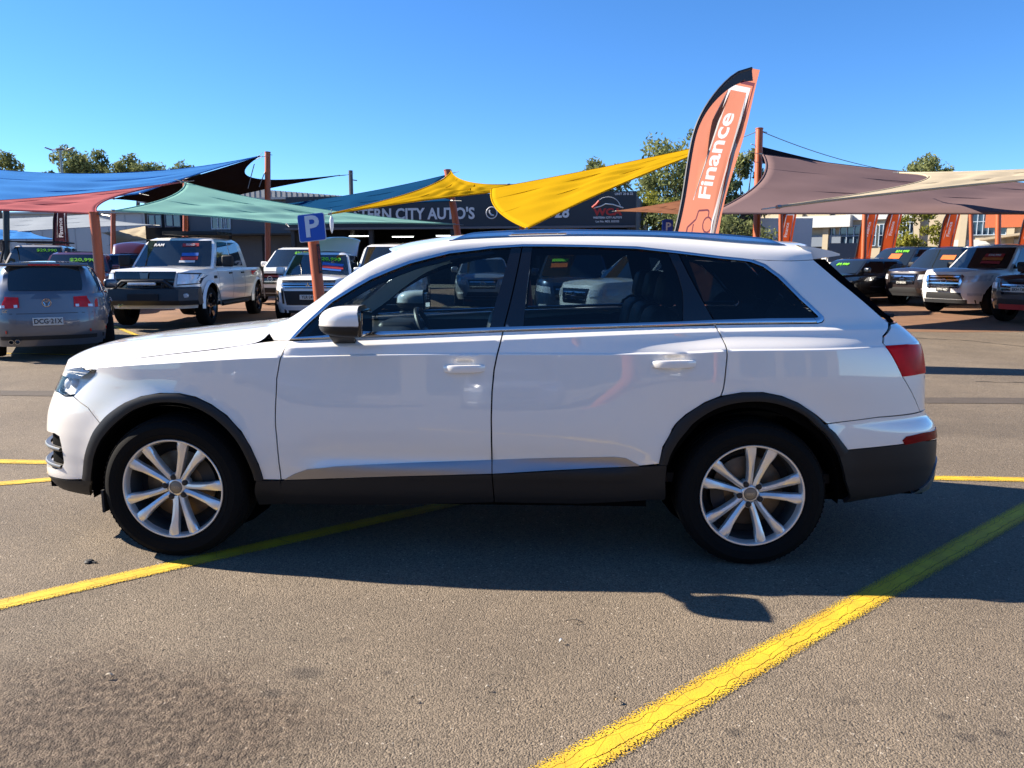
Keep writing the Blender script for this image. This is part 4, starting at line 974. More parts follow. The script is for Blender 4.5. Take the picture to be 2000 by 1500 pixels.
# ---------------------------------------------------------------- the other cars
# local frame: +X forward, +Y to the car's left, origin on the ground under the middle
CARGLASS = mat('dark_car_glass', (.012, .016, .018), rough=.03, coat=1., var=.05, spec=.6)
LAMPW = mat('clear_lamp', (.66, .68, .70), rough=.15, metal=.15, coat=.8, var=.35, scale=14)
LAMPR = mat('red_tail_lamp', (.55, .006, .008), rough=.18, spec=.3, var=.3, scale=14)
PLATEW = mat('white_number_plate', (.55, .55, .52), rough=.5, var=.04)
TXTK = mat('black_lettering', (.012, .012, .014), rough=.6, var=0)
WTYRE = RUBBER
class Car:
    def __init__(s, name, loc, heading, label, paint, L=4.6, Wd=1.85, H=1.68, wb=2.7, fo=.9, clear=.22, wr=.35, zh=1.0, zb=1.02, xc=None, xw=None, xr=None, xt=None,
                 n=5.0, nose=.25, tailslope=.06, wheel='alloy', group=None, rise=.0, bed=None, tum=.17, clad=None, cat='car', detail=True, rake=.1):
        """heading: direction the car faces, radians from +X; xc cowl, xw top of windscreen, xr end of roof, xt foot of rear window (x, forward +)"""
        s.e = empty(name, loc, heading, label, cat, group); s.L, s.W, s.H, s.wb, s.wr = L, Wd/2, H, wb, wr
        s.clear, s.zh, s.zb, s.n, s.nose, s.tail = clear, zh, zb, n, nose, tailslope; s.paint = paint; s.rise = rise; s.tum = tum; s.bed = bed
        s.xf = L/2; s.xb = -L/2; s.ax = [L/2-fo, L/2-fo-wb]
        s.xc = L/2-1.25 if xc is None else xc; s.xw = s.xc-.75 if xw is None else xw; s.xr = -L/2+.5 if xr is None else xr; s.xt = -L/2+.12 if xt is None else xt
        s.clad = clad or BLACKM; s.wheel = wheel; s.rake = rake
        s.body(); s.house(); s.wheels()
    def zt(s, x):   # top of the lower body
        if x >= s.xc: t = (x-s.xc)/(s.xf-s.xc); return s.zb + (s.zh-s.zb)*sst(0, 1, t) - .10*max(0, t-.82)/.18*.6
        return s.zb + s.rise*max(0, (s.xc-x)/(s.xc-s.xb))
    def ends(s, z):
        k = (z-s.clear)/(s.zb-s.clear)
        f = s.xf - s.nose*max(0, k-.55)**1.6*1.1 - .10*max(0, .25-k)*2; b = s.xb + s.tail*max(0, k-.5)*2 + .12*max(0, .25-k)*2
        return f, b
    def wid(s, z, x=0):
        k = (z-s.clear)/(s.zb-s.clear)
        w = itp(k, [(-.1, .90), (0, .925), (.25, .975), (.5, 1.0), (.72, .99), (.80, .975), (.93, .955), (1.0, .925), (1.2, .90)])
        return s.W*w
    def pt(s, th, k):
        c, sn = math.cos(th), math.sin(th); q = (abs(c)**s.n+abs(sn)**s.n)**(-1/s.n); x0 = (s.L/2)*q*c
        z = s.clear + (s.zt(x0)-s.clear)*k; f, b = s.ends(z); mid = (f+b)/2
        x = mid + (f-b)/2*q*c; y = s.wid(s.clear+(s.zb-s.clear)*k)*q*sn
        return Vector((x, y, z))
    def yx(s, x, z):  # half width at x, z
        f, b = s.ends(z); t = min(.999, abs((x-(f+b)/2)/((f-b)/2))); k = (z-s.clear)/max(.1, s.zt(x)-s.clear)
        return s.wid(s.clear+(s.zb-s.clear)*k)*(1-t**s.n)**(1/s.n)
    def xy(s, y, z, front=True):
        f, b = s.ends(z); w = s.wid(z); t = min(.999, abs(y)/w); h = (f-b)/2*(1-t**s.n)**(1/s.n); return (f+b)/2 + (h if front else -h)
    def body(s):
        # outline angles chosen so that steps along the side are about 7 cm
        ths = []; N = 1600; acc = 0; last = s.pt(0, .5); ths.append(0.)
        for i in range(1, N+1):
            th = math.pi*i/N; p = s.pt(th, .5); acc += (p-last).length; last = p
            if acc > .075: ths.append(th); acc = 0
        if math.pi-ths[-1] > .01: ths.append(math.pi)
        full = ths + [2*math.pi-t for t in reversed(ths[1:-1])]
        ks = [0, .07, .14, .21, .28, .35, .42, .49, .56, .63, .70, .76, .81, .86, .90, .94, .97, 1.0]
        v = [s.pt(t, k) for k in ks for t in full]; n = len(full); ra = s.wr*1.20; zc = s.wr*1.02
        cut = set()
        for i, p in enumerate(v):
            for a in s.ax:
                d = math.hypot(p.x-a, p.z-zc)
                if abs(p.y) > s.W*.5 and d < ra:
                    cut.add(i)
                    if d > ra-.07 and d > 1e-3 and p.z > zc-.10: cut.discard(i); p.x = a+(p.x-a)/d*ra; p.z = zc+(p.z-zc)/d*ra
        f = []
        for j in range(len(ks)-1):
            for i in range(n):
                q = (j*n+i, j*n+(i+1) % n, (j+1)*n+(i+1) % n, (j+1)*n+i)
                if not any(k in cut for k in q): f.append(q)
        b = MB(); b.add(v, f, True)
        # deck: bonnet, and what closes the top behind
        top = [v[(len(ks)-1)*n+i] for i in range(n)]; m = len(ths)
        vv = []; nv = 8
        for i in range(m):
            l = top[i]; r = top[(n-i) % n]
            for j in range(nv+1):
                t = j/nv; p = l.lerp(r, t); cr = .055 if p.x > s.xc-.3 else .0
                vv.append(Vector((p.x, p.y, p.z+cr*(1-(2*t-1)**2)*(1 if i > 0 else 0)*min(1, (s.xf-p.x)*3))))
        ff = [(i*(nv+1)+j, i*(nv+1)+j+1, (i+1)*(nv+1)+j+1, (i+1)*(nv+1)+j) for i in range(m-1) for j in range(nv)]
        if s.bed: ff = [q for q in ff if not (s.bed[1] < vv[q[0]].x < s.bed[0]-.05 and vv[q[2]].x > s.bed[1])]
        b.add(vv, ff, True)
        me = b.mesh('body')
        bmx = bmesh.new(); bmx.from_mesh(me); bmesh.ops.remove_doubles(bmx, verts=bmx.verts, dist=.002); bmesh.ops.recalc_face_normals(bmx, faces=bmx.faces); bmx.to_mesh(me); bmx.free()
        try: me.set_sharp_from_angle(angle=R(42))
        except Exception: pass
        s.bodyo = obj('body', me, s.paint, s.e)
        u = MB(); u.box(((s.ax[0]+s.ax[1])/2, 0, s.clear+.10), (s.L*.86, s.W*1.15, .16)); u.box(((s.ax[0]+s.ax[1])/2, 0, s.clear+.08), (s.wb-s.wr*2.5, s.W*1.8, .10))
        for a in s.ax: u.box((a, 0, s.clear+.42), (s.wr*2.3, s.W*1.25, .5))
        u.build('underbody', BLACKM, s.e)
        if s.bed:
            x0, x1 = s.bed; t = MB(); zb = s.zb-.45; w = s.W*.86
            t.box(((x0+x1)/2, 0, zb), (x0-x1, 2*w, .04)); t.box(((x0+x1)/2, w, zb+.22), (x0-x1, .05, .46)); t.box(((x0+x1)/2, -w, zb+.22), (x0-x1, .05, .46)); t.box((x0, 0, zb+.24), (.05, 2*w, .5)); t.box((x1, 0, zb+.22), (.05, 2*w, .46)); t.build('tray', BLACKM, s.e)
    def gw(s, x, z):  # greenhouse half width
        z0 = s.zt(x); t = max(0, (z-z0)/(s.H-z0)); base = min(s.W*.925, s.yx(x, z0)*.985+.0)
        return base - s.tum*t - .03*t*t
    def rear_x(s, z): t = max(0., (z-s.zt(s.xt))/(s.H-s.zt(s.xt))); return s.xt+(s.xr-s.xt)*t**.9
    def front_x(s, z): t = max(0., (z-s.zb)/(s.H-s.zb)); return s.xc+(s.xw-s.xc)*t**.92
    def house(s):
        H = s.H; b = MB()
        zs = [0, .2, .4, .6, .78, .90, .97]
        def ring(t):
            z0 = s.zb-.02; out = []; z = z0+(H-z0)*t; fx = s.front_x(max(z, s.zb)); rx = s.rear_x(max(z, s.zt(s.xt)))
            nx = 18; w0 = s.gw(fx, z); w1 = s.gw(rx, z); inset = .0 if t < .9 else (.05 if t < .95 else .12)
            side = []
            for i in range(nx+1):
                x = fx-inset + (rx+inset*.6-fx+inset)*i/nx; side.append(Vector((x, s.gw(x, z)-inset, z-(.0 if t < .95 else .012))))
            fr = [Vector((fx-inset+.16*(1-(2*k/8-1)**2)*(1-.35*t), (side[0].y)*(2*k/8-1), side[0].z)) for k in range(8)]
            re = [Vector((rx+inset*.6-.10*(1-(2*k/8-1)**2), -(side[-1].y)*(2*k/8-1), side[-1].z)) for k in range(8)]
            return fr + side[:-1] + [side[-1]] + re[1:] + [Vector((p.x, -p.y, p.z)) for p in reversed(side)][:-1]
        rg = [ring(t) for t in zs]; n = len(rg[0]); v = [p for r_ in rg for p in r_]
        f = [(j*n+i, j*n+(i+1) % n, (j+1)*n+(i+1) % n, (j+1)*n+i) for j in range(len(zs)-1) for i in range(n)]
        b.add(v, f, True)
        def roof(i, j):
            fx = s.front_x(H)-.10; rx = s.rear_x(H)+.07; x = fx+(rx-fx)*i; y = (s.gw(x, H*.985)-.11)*(1-2*j); q = 1-(1-2*j)**2
            return Vector((x + .13*q*(1-i)*(1-.35) - .10*q*i, y, H-.014+.030*q*math.sin(math.pi*min(1, max(0, .12+i*.8)))))
        b.grid(roof, 14, 10)
        me = b.mesh('cabin'); bmx = bmesh.new(); bmx.from_mesh(me); bmesh.ops.recalc_face_normals(bmx, faces=bmx.faces); bmx.to_mesh(me); bmx.free()
        s.cabin = obj('cabin', me, s.paint, s.e)
        e = .006
        def wind(i, j):
            z = s.zb+.03+(H-.13-s.zb)*i; k = .93*(1-2*j); fx = s.front_x(z)
            return Vector((fx+.16*(1-k*k)*(1-.35*((z-s.zb)/(H-s.zb)))+e, s.gw(fx, z)*k, z+.006))
        MB().grid(wind, 10, 10, flip=True).build('windscreen', CARGLASS, s.e)
        s.windf = wind
        def rearw(i, j):
            z = s.zt(s.xt)+.05+(H-.15-s.zt(s.xt))*i; k = .88*(1-2*j); rx = s.rear_x(z); return Vector((rx-.10*(1-k*k)-e-.004, s.gw(rx, z)*k, z+.004))
        s.rearf = rearw
        MB().grid(rearw, 8, 10).build('rear_window', CARGLASS, s.e)
        # side windows
        zl = s.zb+.045; zu = H-.115
        span = s.xw+.10 - (s.xr+.12); splits = [(.0, .46), (.50, .93)] if span < 2.3 or s.bed else [(.0, .36), (.39, .72), (.755, .97)]
        for a, c in splits:
            for sd in (1, -1):
                def win(i, j):
                    z = max(zl, s.zt(s.xt)*0+zl)+(zu-zl)*i; lo = s.front_x(z)-.13; hi = s.rear_x(z)+.16
                    x = lo+(hi-lo)*(a+(c-a)*j); z2 = z + s.rise*.7*(j*(c-a)+a)*(1-i)
                    return Vector((x, sd*(s.gw(x, z2)+e), z2))
                MB().grid(win, 6, 8, flip=sd > 0).build('side_window', CARGLASS, s.e)
        # door joints, handles, mirrors
        xs = [s.xc-.12, s.xc-.12-(1.02 if not s.bed else .98)]
        if s.xr < xs[1]-.7: xs.append(max(xs[1]-.92, s.ax[1]+s.wr*1.02))
        for sd in (1, -1):
            for x in xs: s.side4('door_gap', [(x-.006, s.clear+.12), (x+.006, s.clear+.12), (x+.006, s.zb), (x-.006, s.zb)], BLACKM, .0015, sd, 1, 10)
            for x in xs[1:]:
                y = s.yx(x+.14, s.zb-.12); MB().rbox((x+.14, sd*(y+.02), s.zb-.12), (.20, .03, .035), .012).build('door_handle', s.paint if not s.bed else BLACKM, s.e)
            mx = s.xc-.35; y = s.gw(mx, s.zb+.1)
            mm = MB(); mm.rbox((mx, sd*(y+.14), s.zb+.13), (.12, .22, .17), .05); mm.box((mx, sd*(y+.03), s.zb+.06), (.06, .12, .04)); mm.build('door_mirror', s.paint if not s.bed else BLACKM, s.e)
            s.side4('sill', [(s.ax[1]+s.wr*1.2, s.clear+.0), (s.ax[0]-s.wr*1.2, s.clear+.0), (s.ax[0]-s.wr*1.2, s.clear+.10), (s.ax[1]+s.wr*1.2, s.clear+.10)], s.clad, .012, sd, 12, 2)
    def side4(s, nm, c, m, off, sd, nu=6, nv=3):
        def fn(i, j):
            a = [c[0][q]*(1-i)+c[1][q]*i for q in (0, 1)]; b = [c[3][q]*(1-i)+c[2][q]*i for q in (0, 1)]; x, z = (a[q]*(1-j)+b[q]*j for q in (0, 1))
            return Vector((x, sd*(s.yx(x, z)+off), z))
        return MB().grid(fn, nu, nv, flip=sd > 0).build(nm, m, s.e)
    def end4(s, nm, c, m, off, front=True, nu=6, nv=3, both=False, lip=.02):
        """panel on the nose or tail; c: four (y, z) corners going round"""
        for sd in ((1, -1) if both else (1,)):
            def fn(i, j):
                a = [c[0][q]*(1-i)+c[1][q]*i for q in (0, 1)]; b = [c[3][q]*(1-i)+c[2][q]*i for q in (0, 1)]; y, z = (a[q]*(1-j)+b[q]*j for q in (0, 1))
                d = off; edge = 0 < i < 1 and 0 < j < 1
                x = s.xy(y, z, front) + (d if front else -d)
                return Vector((x, sd*y, z))
            g = MB(); g.grid(fn, nu, nv)
            # turned-in edge gives the panel thickness
            ring = [fn(i/nu, 0) for i in range(nu+1)] + [fn(1, j/nv) for j in range(1, nv+1)] + [fn(1-i/nu, 1) for i in range(1, nu+1)] + [fn(0, 1-j/nv) for j in range(1, nv)]
            k = len(ring); dx = Vector((-lip if front else lip, 0, 0))
            g.add(ring + [p+dx for p in ring], [(i, (i+1) % k, (i+1) % k+k, i+k) for i in range(k)])
            o = g.build(nm, m, s.e)
        return o
    def wheels(s):
        for a in s.ax:
            for sd in (1, -1):
                w = empty('wheel', (a, sd*(s.W-.02), s.wr), parent=s.e); r = s.wr; t = MB(); k = -sd
                t.lathe([(r*.64, .05*k), (r*.66, 0*k), (r*.80, -.012*k), (r*.93, 0*k), (r*.985, .02*k), (r, .05*k), (r, .19*k), (r*.96, .23*k), (r*.64, .24*k)], 36); t.build('tyre', RUBBER, w)
                rm = MB(); m_ = ALLOY if s.wheel == 'alloy' else BLACKP
                rm.lathe([(r*.66, .0), (r*.64, -.004*k), (r*.60, .02*k), (r*.57, .10*k)], 36)
                for q in range(5):
                    an = 2*math.pi*q/5+.3; er = Vector((math.cos(an), 0, math.sin(an))); et = Vector((-math.sin(an), 0, math.cos(an)))
                    rm.add([er*r*.08+et*r*.10+Vector((0, .02*k, 0)), er*r*.62+et*r*.13+Vector((0, .006*k, 0)), er*r*.62-et*r*.13+Vector((0, .006*k, 0)), er*r*.08-et*r*.10+Vector((0, .02*k, 0)), er*r*.08+et*r*.10+Vector((0, .06*k, 0)), er*r*.62+et*r*.13+Vector((0, .05*k, 0)), er*r*.62-et*r*.13+Vector((0, .05*k, 0)), er*r*.08-et*r*.10+Vector((0, .06*k, 0))], [(0, 1, 2, 3), (0, 4, 5, 1), (3, 2, 6, 7)])
                rm.lathe([(0, .012*k), (r*.14, .014*k), (r*.18, .03*k), (r*.18, .08*k)], 16); rm.build('rim', m_, w)
                MB().lathe([(0, .10*k), (r*.6, .10*k)], 20).build('brake_disc', DARK, w)
    def plate(s, txt, z, front=True, w=.372, h=.107, dark=False, y=0., off=.03):
        x = s.xy(y, z, front)+(off if front else -off); sg = 1 if front else -1
        p = MB(); p.rbox((x, y, z), (.012, w, h), .005); o = p.build('number_plate', TXTK if dark else PLATEW, s.e)
        t = obj('plate_lettering', text_mesh(txt, h*.86, bold=.0015, sx=.86), PLATEW if dark else TXTK, o)
        t.matrix_local = Matrix.Translation((x+sg*.009, y, z)) @ Matrix.Rotation(math.pi/2 if front else -math.pi/2, 4, 'Z') @ Matrix.Rotation(math.pi/2, 4, 'X')
        return o
    def screen_text(s, txt, u, v, size, m, fn=None, tilt=0., rear=False, nm='price_lettering', off=.012, sx=1.):
        fn = fn or (s.rearf if rear else s.windf)
        p = fn(u, v); du = (fn(min(1, u+.05), v)-fn(max(0, u-.05), v)).normalized(); dv = (fn(u, min(1, v+.05))-fn(u, max(0, v-.05))).normalized()
        if rear: dv = -dv
        # lettering reads left to right seen from outside
        nrm = dv.cross(du).normalized(); dv = du.cross(nrm)
        if nrm.x < 0 and not rear: nrm = -nrm; dv = -dv
        if rear and nrm.x > 0: nrm = -nrm; dv = -dv
        M = Matrix((( dv.x, du.x, nrm.x, 0), (dv.y, du.y, nrm.y, 0), (dv.z, du.z, nrm.z, 0), (0, 0, 0, 1)))
        o = obj(nm, txt if not isinstance(txt, str) else text_mesh(txt, size, bold=size*.02, sx=sx), m, s.e)
        o.matrix_local = Matrix.Translation(p+nrm*off) @ M @ Matrix.Rotation(tilt, 4, 'Z')
        return o
    def sticker(s, u, v, w, h, m, tilt=0., rear=False, off=.009, nm='price_sticker'):
        return s.screen_text(mesh(nm, [(-w/2, -h/2, 0), (w/2, -h/2, 0), (w/2, h/2, 0), (-w/2, h/2, 0), (-w/2, -h/2, -.002), (w/2, -h/2, -.002), (w/2, h/2, -.002), (-w/2, h/2, -.002)], [(0, 1, 2, 3), (7, 6, 5, 4), (0, 4, 5, 1), (1, 5, 6, 2), (2, 6, 7, 3), (3, 7, 4, 0)]), u, v, 0, m, tilt=tilt, rear=rear, nm=nm, off=off)
    def emblem_ring(s, z, r, m=None, front=True, y=0.):
        x = s.xy(y, z, front)+(.022 if front else -.022)
        b = MB(); b.tube([(x, y+r*math.cos(2*math.pi*k/20), z+r*math.sin(2*math.pi*k/20)) for k in range(21)], r*.13, 6, caps=False); return b, x
NEONG = mat('lime_lettering', (.16, .55, .02), rough=.6, var=.05)
ORANGES = mat('orange_sticker', (.52, .12, .02), rough=.5, var=.1)
BLUES = mat('blue_sticker', (.03, .12, .42), rough=.5, var=.15)
REDS = mat('red_sticker', (.42, .03, .03), rough=.5, var=.1)
WHITES = mat('white_sticker', (.55, .55, .56), rough=.5, var=.05)

# --- grey hatchback seen from behind, far left
GREYM = mat('grey_blue_metallic', (.115, .125, .15), rough=.36, metal=.55, coat=1., var=.05)
gx = (-6.59, 8.50, 0.055)
golf = Car('hatchback', gx, math.atan2(.86, -.50), 'grey hatchback seen from behind at the left edge', GREYM, L=4.2, Wd=1.80, H=1.475, wb=2.58, fo=.86, clear=.20, wr=.315, zh=.86, zb=.94, xc=.95, xw=.12, xr=-1.68, xt=-1.97, n=4.2, tum=.20, tailslope=.05, rise=.05)
def tail_golf(c):
    c.end4('tail_light', [(.36, .79), (.36, .945), (.84, .965), (.84, .765)], LAMPR, .02, False, 8, 3, True)
    c.end4('reversing_lamp', [(.38, .795), (.38, .835), (.82, .815), (.82, .775)], LAMPW, .024, False, 6, 2, True)
    c.end4('bumper', [(-.86, .30), (.86, .30), (.86, .36), (-.86, .36)], BLACKM, .01, False, 14, 2)
    c.end4('plate_recess', [(-.42, .50), (.42, .50), (.40, .66), (-.40, .66)], c.paint, .006, False, 8, 3)
    c.plate('DCG·21X', .58, False, .40, .12)
    c.end4('reflector', [(.55, .40), (.55, .445), (.78, .455), (.78, .41)], LAMPR, .012, False, 4, 1, True)
    b, x = c.emblem_ring(.86, .058, front=False)
    z = .86
    for pl in ([(-.032, .040), (0, .004), (.032, .040)], [(-.044, .012), (-.020, -.044), (0, -.006), (.020, -.044), (.044, .012)]): b.tube([(x, a, z+h) for a, h in pl], .006, 5)
    b.build('emblem', CHROME, c.e)
    c.end4('tailgate_gap', [(-.72, .695), (.72, .695), (.72, .703), (-.72, .703)], BLACKM, .002, False, 12, 1)
    t = text_mesh('GOLF', .055, bold=.001); o = obj('badge', t, CHROME, c.e); o.matrix_local = Matrix.Translation((c.xy(.55, .735, False)-.012, .52, .735)) @ Matrix.Rotation(-math.pi/2, 4, 'Z') @ Matrix.Rotation(math.pi/2, 4, 'X')
    sp = MB(); sp.rbox((-1.72, 0, 1.425), (.24, 1.18, .045), .02); sp.build('spoiler', c.paint, c.e)
    MB().box((-1.842, 0, 1.425), (.01, .42, .02)).build('brake_light', LAMPR, c.e)
    for y in (.42, .50): MB().lathe([(.03, 0), (.034, 0), (.034, .12)], 14, axis='X', c=(-2.10, y, .28)).build('exhaust_pipe', CHROME, c.e)
    MB().tube([(-1.96, -.1, .985), (-1.93, .3, 1.0), (-1.92, .42, 1.01)], .012, 5).build('rear_wiper', BLACKM, c.e)
tail_golf(golf)

# --- white pickup with a black bull bar
RAMW = mat('white_pickup_paint', (.80, .79, .76), rough=.3, coat=1., var=.015)
ram = Car('pickup', (-6.47, 13.99, 0.127), math.atan2(-.9976, .07), 'big white crew-cab pickup with black steel bumper', RAMW, L=5.75, Wd=2.02, H=1.98, wb=3.57, fo=1.0, clear=.42, wr=.43, zh=1.22, zb=1.26, xc=1.42, xw=.72, xr=-.92, xt=-1.08, n=6, nose=.14, wheel='black', bed=(-1.12, -2.72), tum=.15, tailslope=.0, rake=.05)
def ram_parts(c):
    c.end4('grille', [(-.56, .86), (.56, .86), (.63, 1.20), (-.63, 1.20)], BLACKP, .03, True, 10, 5)
    c.end4('grille_bar', [(-.6, 1.01), (.6, 1.01), (.6, 1.05), (-.6, 1.05)], BLACKM, .05, True, 10, 1)
    c.end4('grille_bar', [(-.03, .88), (.03, .88), (.03, 1.18), (-.03, 1.18)], BLACKM, .052, True, 1, 5)
    c.end4('emblem', [(-.07, 1.05), (.07, 1.05), (.09, 1.17), (-.09, 1.17)], GREYC, .07, True, 4, 3)
    c.end4('headlight', [(.64, .93), (.93, .95), (.95, 1.13), (.66, 1.16)], LAMPW, .022, True, 8, 4, True)
    c.end4('headlight_surround', [(.63, .91), (.95, .93), (.97, 1.16), (.65, 1.18)], BLACKM, .010, True, 8, 4, True)
    b = MB(); x = 2.95
    # steel bumper: faceted box with angled ends, hoop and light bar
    pr = [(-1.02, -.30), (-.72, .0), (.72, .0), (1.02, -.30)]
    v = []; f = []
    for y, dx in pr:
        v += [(x+dx+.02, y, .50), (x+dx+.10, y, .60), (x+dx+.06, y, .84), (x+dx-.12, y, .88), (x+dx-.2, y, .52)]
    for i in range(3):
        for j in range(5): f.append((i*5+j, (i+1)*5+j, (i+1)*5+(j+1) % 5, i*5+(j+1) % 5))
    f += [(0, 1, 2, 3, 4), (19, 18, 17, 16, 15)]; b.add(v, f)
    bu = b.build('bull_bar', mat('black_steel', (.022, .023, .026), rough=.45, var=.15, bump=.1, bscale=200), c.e)
    MB().tube([(x+.02, -.62, .84), (x+.06, -.42, 1.0), (x+.06, .42, 1.0), (x+.02, .62, .84)], .035, 8).build('hoop', MATS['black_steel'], bu)
    MB().rbox((x+.10, 0, .945), (.06, .56, .055), .015).build('light_bar', LAMPW, bu)
    for y in (-.83, .83): MB().lathe([(0, .03), (.045, .025), (.05, 0), (.05, -.05)], 16, axis='X', c=(x-.02, y, .70)).build('fog_light', LAMPW, bu)
    MB().box((x+.105, 0, .67), (.03, .62, .14)).build('winch_plate', BLACKM, bu)
    MB().tube([(x+.10, -.5, .52), (x+.16, -.46, .48), (x+.10, -.42, .52)], .02, 6).build('tow_hook', mat('yellow_steel', (.5, .36, .10), rough=.5), bu)
    for sd in (1, -1):
        for a in c.ax:
            fl = MB()
            def fn(i, j):
                an = math.pi*(1.02-1.04*i); r = c.wr*1.19+.055*j; xx = a+r*math.cos(an); zz = c.wr*1.02+r*math.sin(an); return Vector((xx, sd*(c.W-.015+.05*(1-j)), zz))
            fl.grid(fn, 20, 2, flip=sd < 0); fl.build('wheel_arch_flare', c.paint, c.e)
        MB().tube([(1.2, sd*1.0, .44), (-.75, sd*1.0, .44)], .045, 8).build('side_step', BLACKM, c.e)
        mm = MB(); mm.rbox((1.16, sd*1.16, 1.42), (.12, .26, .26), .05); mm.build('towing_mirror', BLACKM, c.e)
        t = text_mesh('HEMI', .085, bold=.003); o = obj('badge', t, TXTK, c.e); o.matrix_local = Matrix.Translation((1.52, sd*(c.yx(1.5, 1.06)+.006), 1.06)) @ Matrix.Rotation(math.pi if sd > 0 else 0, 4, 'Z') @ Matrix.Rotation(math.pi/2, 4, 'X')
    for y in (.40, -.40):
        MB().rbox((2.05, y, 1.255), (.40, .16, .05), .02).build('bonnet_scoop', c.paint, c.e); MB().box((2.02, y, 1.282), (.22, .10, .008)).build('bonnet_vent', BLACKM, c.e)
    rk = MB(); rk.box((-.3, 0, 2.06), (1.1, 1.3, .03)); [rk.box((-.3, y, 2.09), (1.15, .03, .03)) for y in (-.62, .62)]; [rk.box((xx, 0, 2.10), (.03, 1.3, .05)) for xx in (.22, -.05, -.32, -.59, -.84)]; rk.build('roof_rack', BLACKM, c.e)
    c.sticker(.45, .28, .36, .10, BLUES, .05); c.sticker(.30, .28, .36, .10, REDS, .05); c.sticker(.18, .30, .34, .07, WHITES, .05)
    c.sticker(.82, .30, .36, .10, REDS, .05); c.screen_text('SOLD', .82, .30, .08, WHITES, off=.014)
    c.screen_text('RAM', .80, .78, .12, WHITES)
    c.end4('tailgate_handle', [(-.15, 1.0), (.15, 1.0), (.15, 1.06), (-.15, 1.06)], BLACKM, .01, False, 4, 2)
    c.end4('tail_light', [(.80, .85), (.80, 1.18), (.99, 1.18), (.99, .85)], LAMPR, .012, False, 4, 4, True)
ram_parts(ram)

# --- compact SUV with open tailgate
ASXW = mat('white_compact_paint', (.76, .76, .73), rough=.3, coat=1., var=.015)
asx = Car('compact_suv', (-3.52, 14.80, 0.137), math.atan2(-1, .10), 'white compact SUV with raised tailgate behind the parking post', ASXW, L=4.36, Wd=1.81, H=1.66, wb=2.67, fo=.88, clear=.24, wr=.34, zh=1.02, zb=1.05, xc=1.0, xw=.20, xr=-1.7, xt=-1.95, n=4.6, nose=.2)
def asx_front(c):
    c.end4('grille', [(-.52, .80), (.52, .80), (.60, .93), (-.60, .93)], BLACKP, .015, True, 10, 3)
    c.end4('bonnet_lip', [(-.60, .945), (.60, .945), (.60, .985), (-.60, .985)], BLACKM, .015, True, 10, 1)
    for z in (.825, .885): c.end4('grille_bar', [(-.62, z), (.62, z), (.60, z+.022), (-.60, z+.022)], CHROME, .025, True, 10, 1)
    c.end4('headlight', [(.58, .86), (.86, .92), (.84, .985), (.60, .94)], LAMPW, .018, True, 6, 2, True)
    c.end4('lower_grille', [(-.50, .42), (.50, .42), (.56, .74), (-.56, .74)], BLACKM, .010, True, 8, 4)
    c.end4('chrome_shield', [(.55, .45), (.60, .45), (.63, .80), (.57, .80)], CHROME, .022, True, 2, 5, True)
    c.end4('fog_light_housing', [(.70, .48), (.85, .50), (.85, .76), (.70, .74)], BLACKM, .012, True, 4, 5, True)
    for z in (.54, .66): c.end4('fog_light', [(.73, z), (.82, z), (.82, z+.075), (.73, z+.075)], mat('amber_lamp', (.5, .25, .10), rough=.2, coat=1), .020, True, 2, 2, True)
    c.end4('skid_plate', [(-.60, .30), (.60, .30), (.66, .38), (-.66, .38)], WHITES, .012, True, 8, 2)
    c.end4('valance', [(-.84, .24), (.84, .24), (.84, .33), (-.84, .33)], BLACKM, .006, True, 12, 2)
    e = MB(); x = c.xy(0, .88)+.045
    for a in (90, 210, 330):
        q = Vector((0, math.cos(R(a)), math.sin(R(a)))); p = Vector((0, -q.z, q.y)); l = .062
        e.add([Vector((x, 0, .87)), Vector((x, 0, .87))+q*l*.5+p*l*.29, Vector((x, 0, .87))+q*l, Vector((x, 0, .87))+q*l*.5-p*l*.29], [(0, 1, 2, 3)])
    e.build('emblem', CHROME, c.e)
    c.plate('YLR·24Y', .60, True, .38, .11)
    # raised tailgate
    def tg(i, j):
        k = 1-2*j; z = 1.60+.46*math.sin(i*1.35); x = -1.72-.86*i+.10*k*k; return Vector((x, .62*k, z-.10*k*k+.05))
    g = MB(); g.grid(tg, 12, 12); me = g.mesh('raised_tailgate'); o = obj('raised_tailgate', me, c.paint, c.e); sm = o.modifiers.new('thickness', 'SOLIDIFY'); sm.thickness = .07
    def tgw(i, j):
        k = .8*(1-2*j); t = .15+.62*i; z = 1.60+.46*math.sin(t*1.35); return Vector((-1.75-.86*t+.10*k*k, .62*k, z-.10*k*k+.01))
    MB().grid(tgw, 6, 8).build('tailgate_window', CARGLASS, o)
    for sd in (1, -1): MB().tube([(-1.80, sd*.62, 1.30), (-2.25, sd*.58, 1.82)], .012, 6).build('gas_strut', BLACKM, c.e)
    c.screen_text('$20,990', .76, .32, .17, NEONG, tilt=-.06); c.sticker(.50, .25, .50, .10, BLUES, -.10); c.sticker(.36, .25, .50, .10, REDS, -.10); c.sticker(.24, .27, .46, .07, BLUES, -.10)
asx_front(asx)

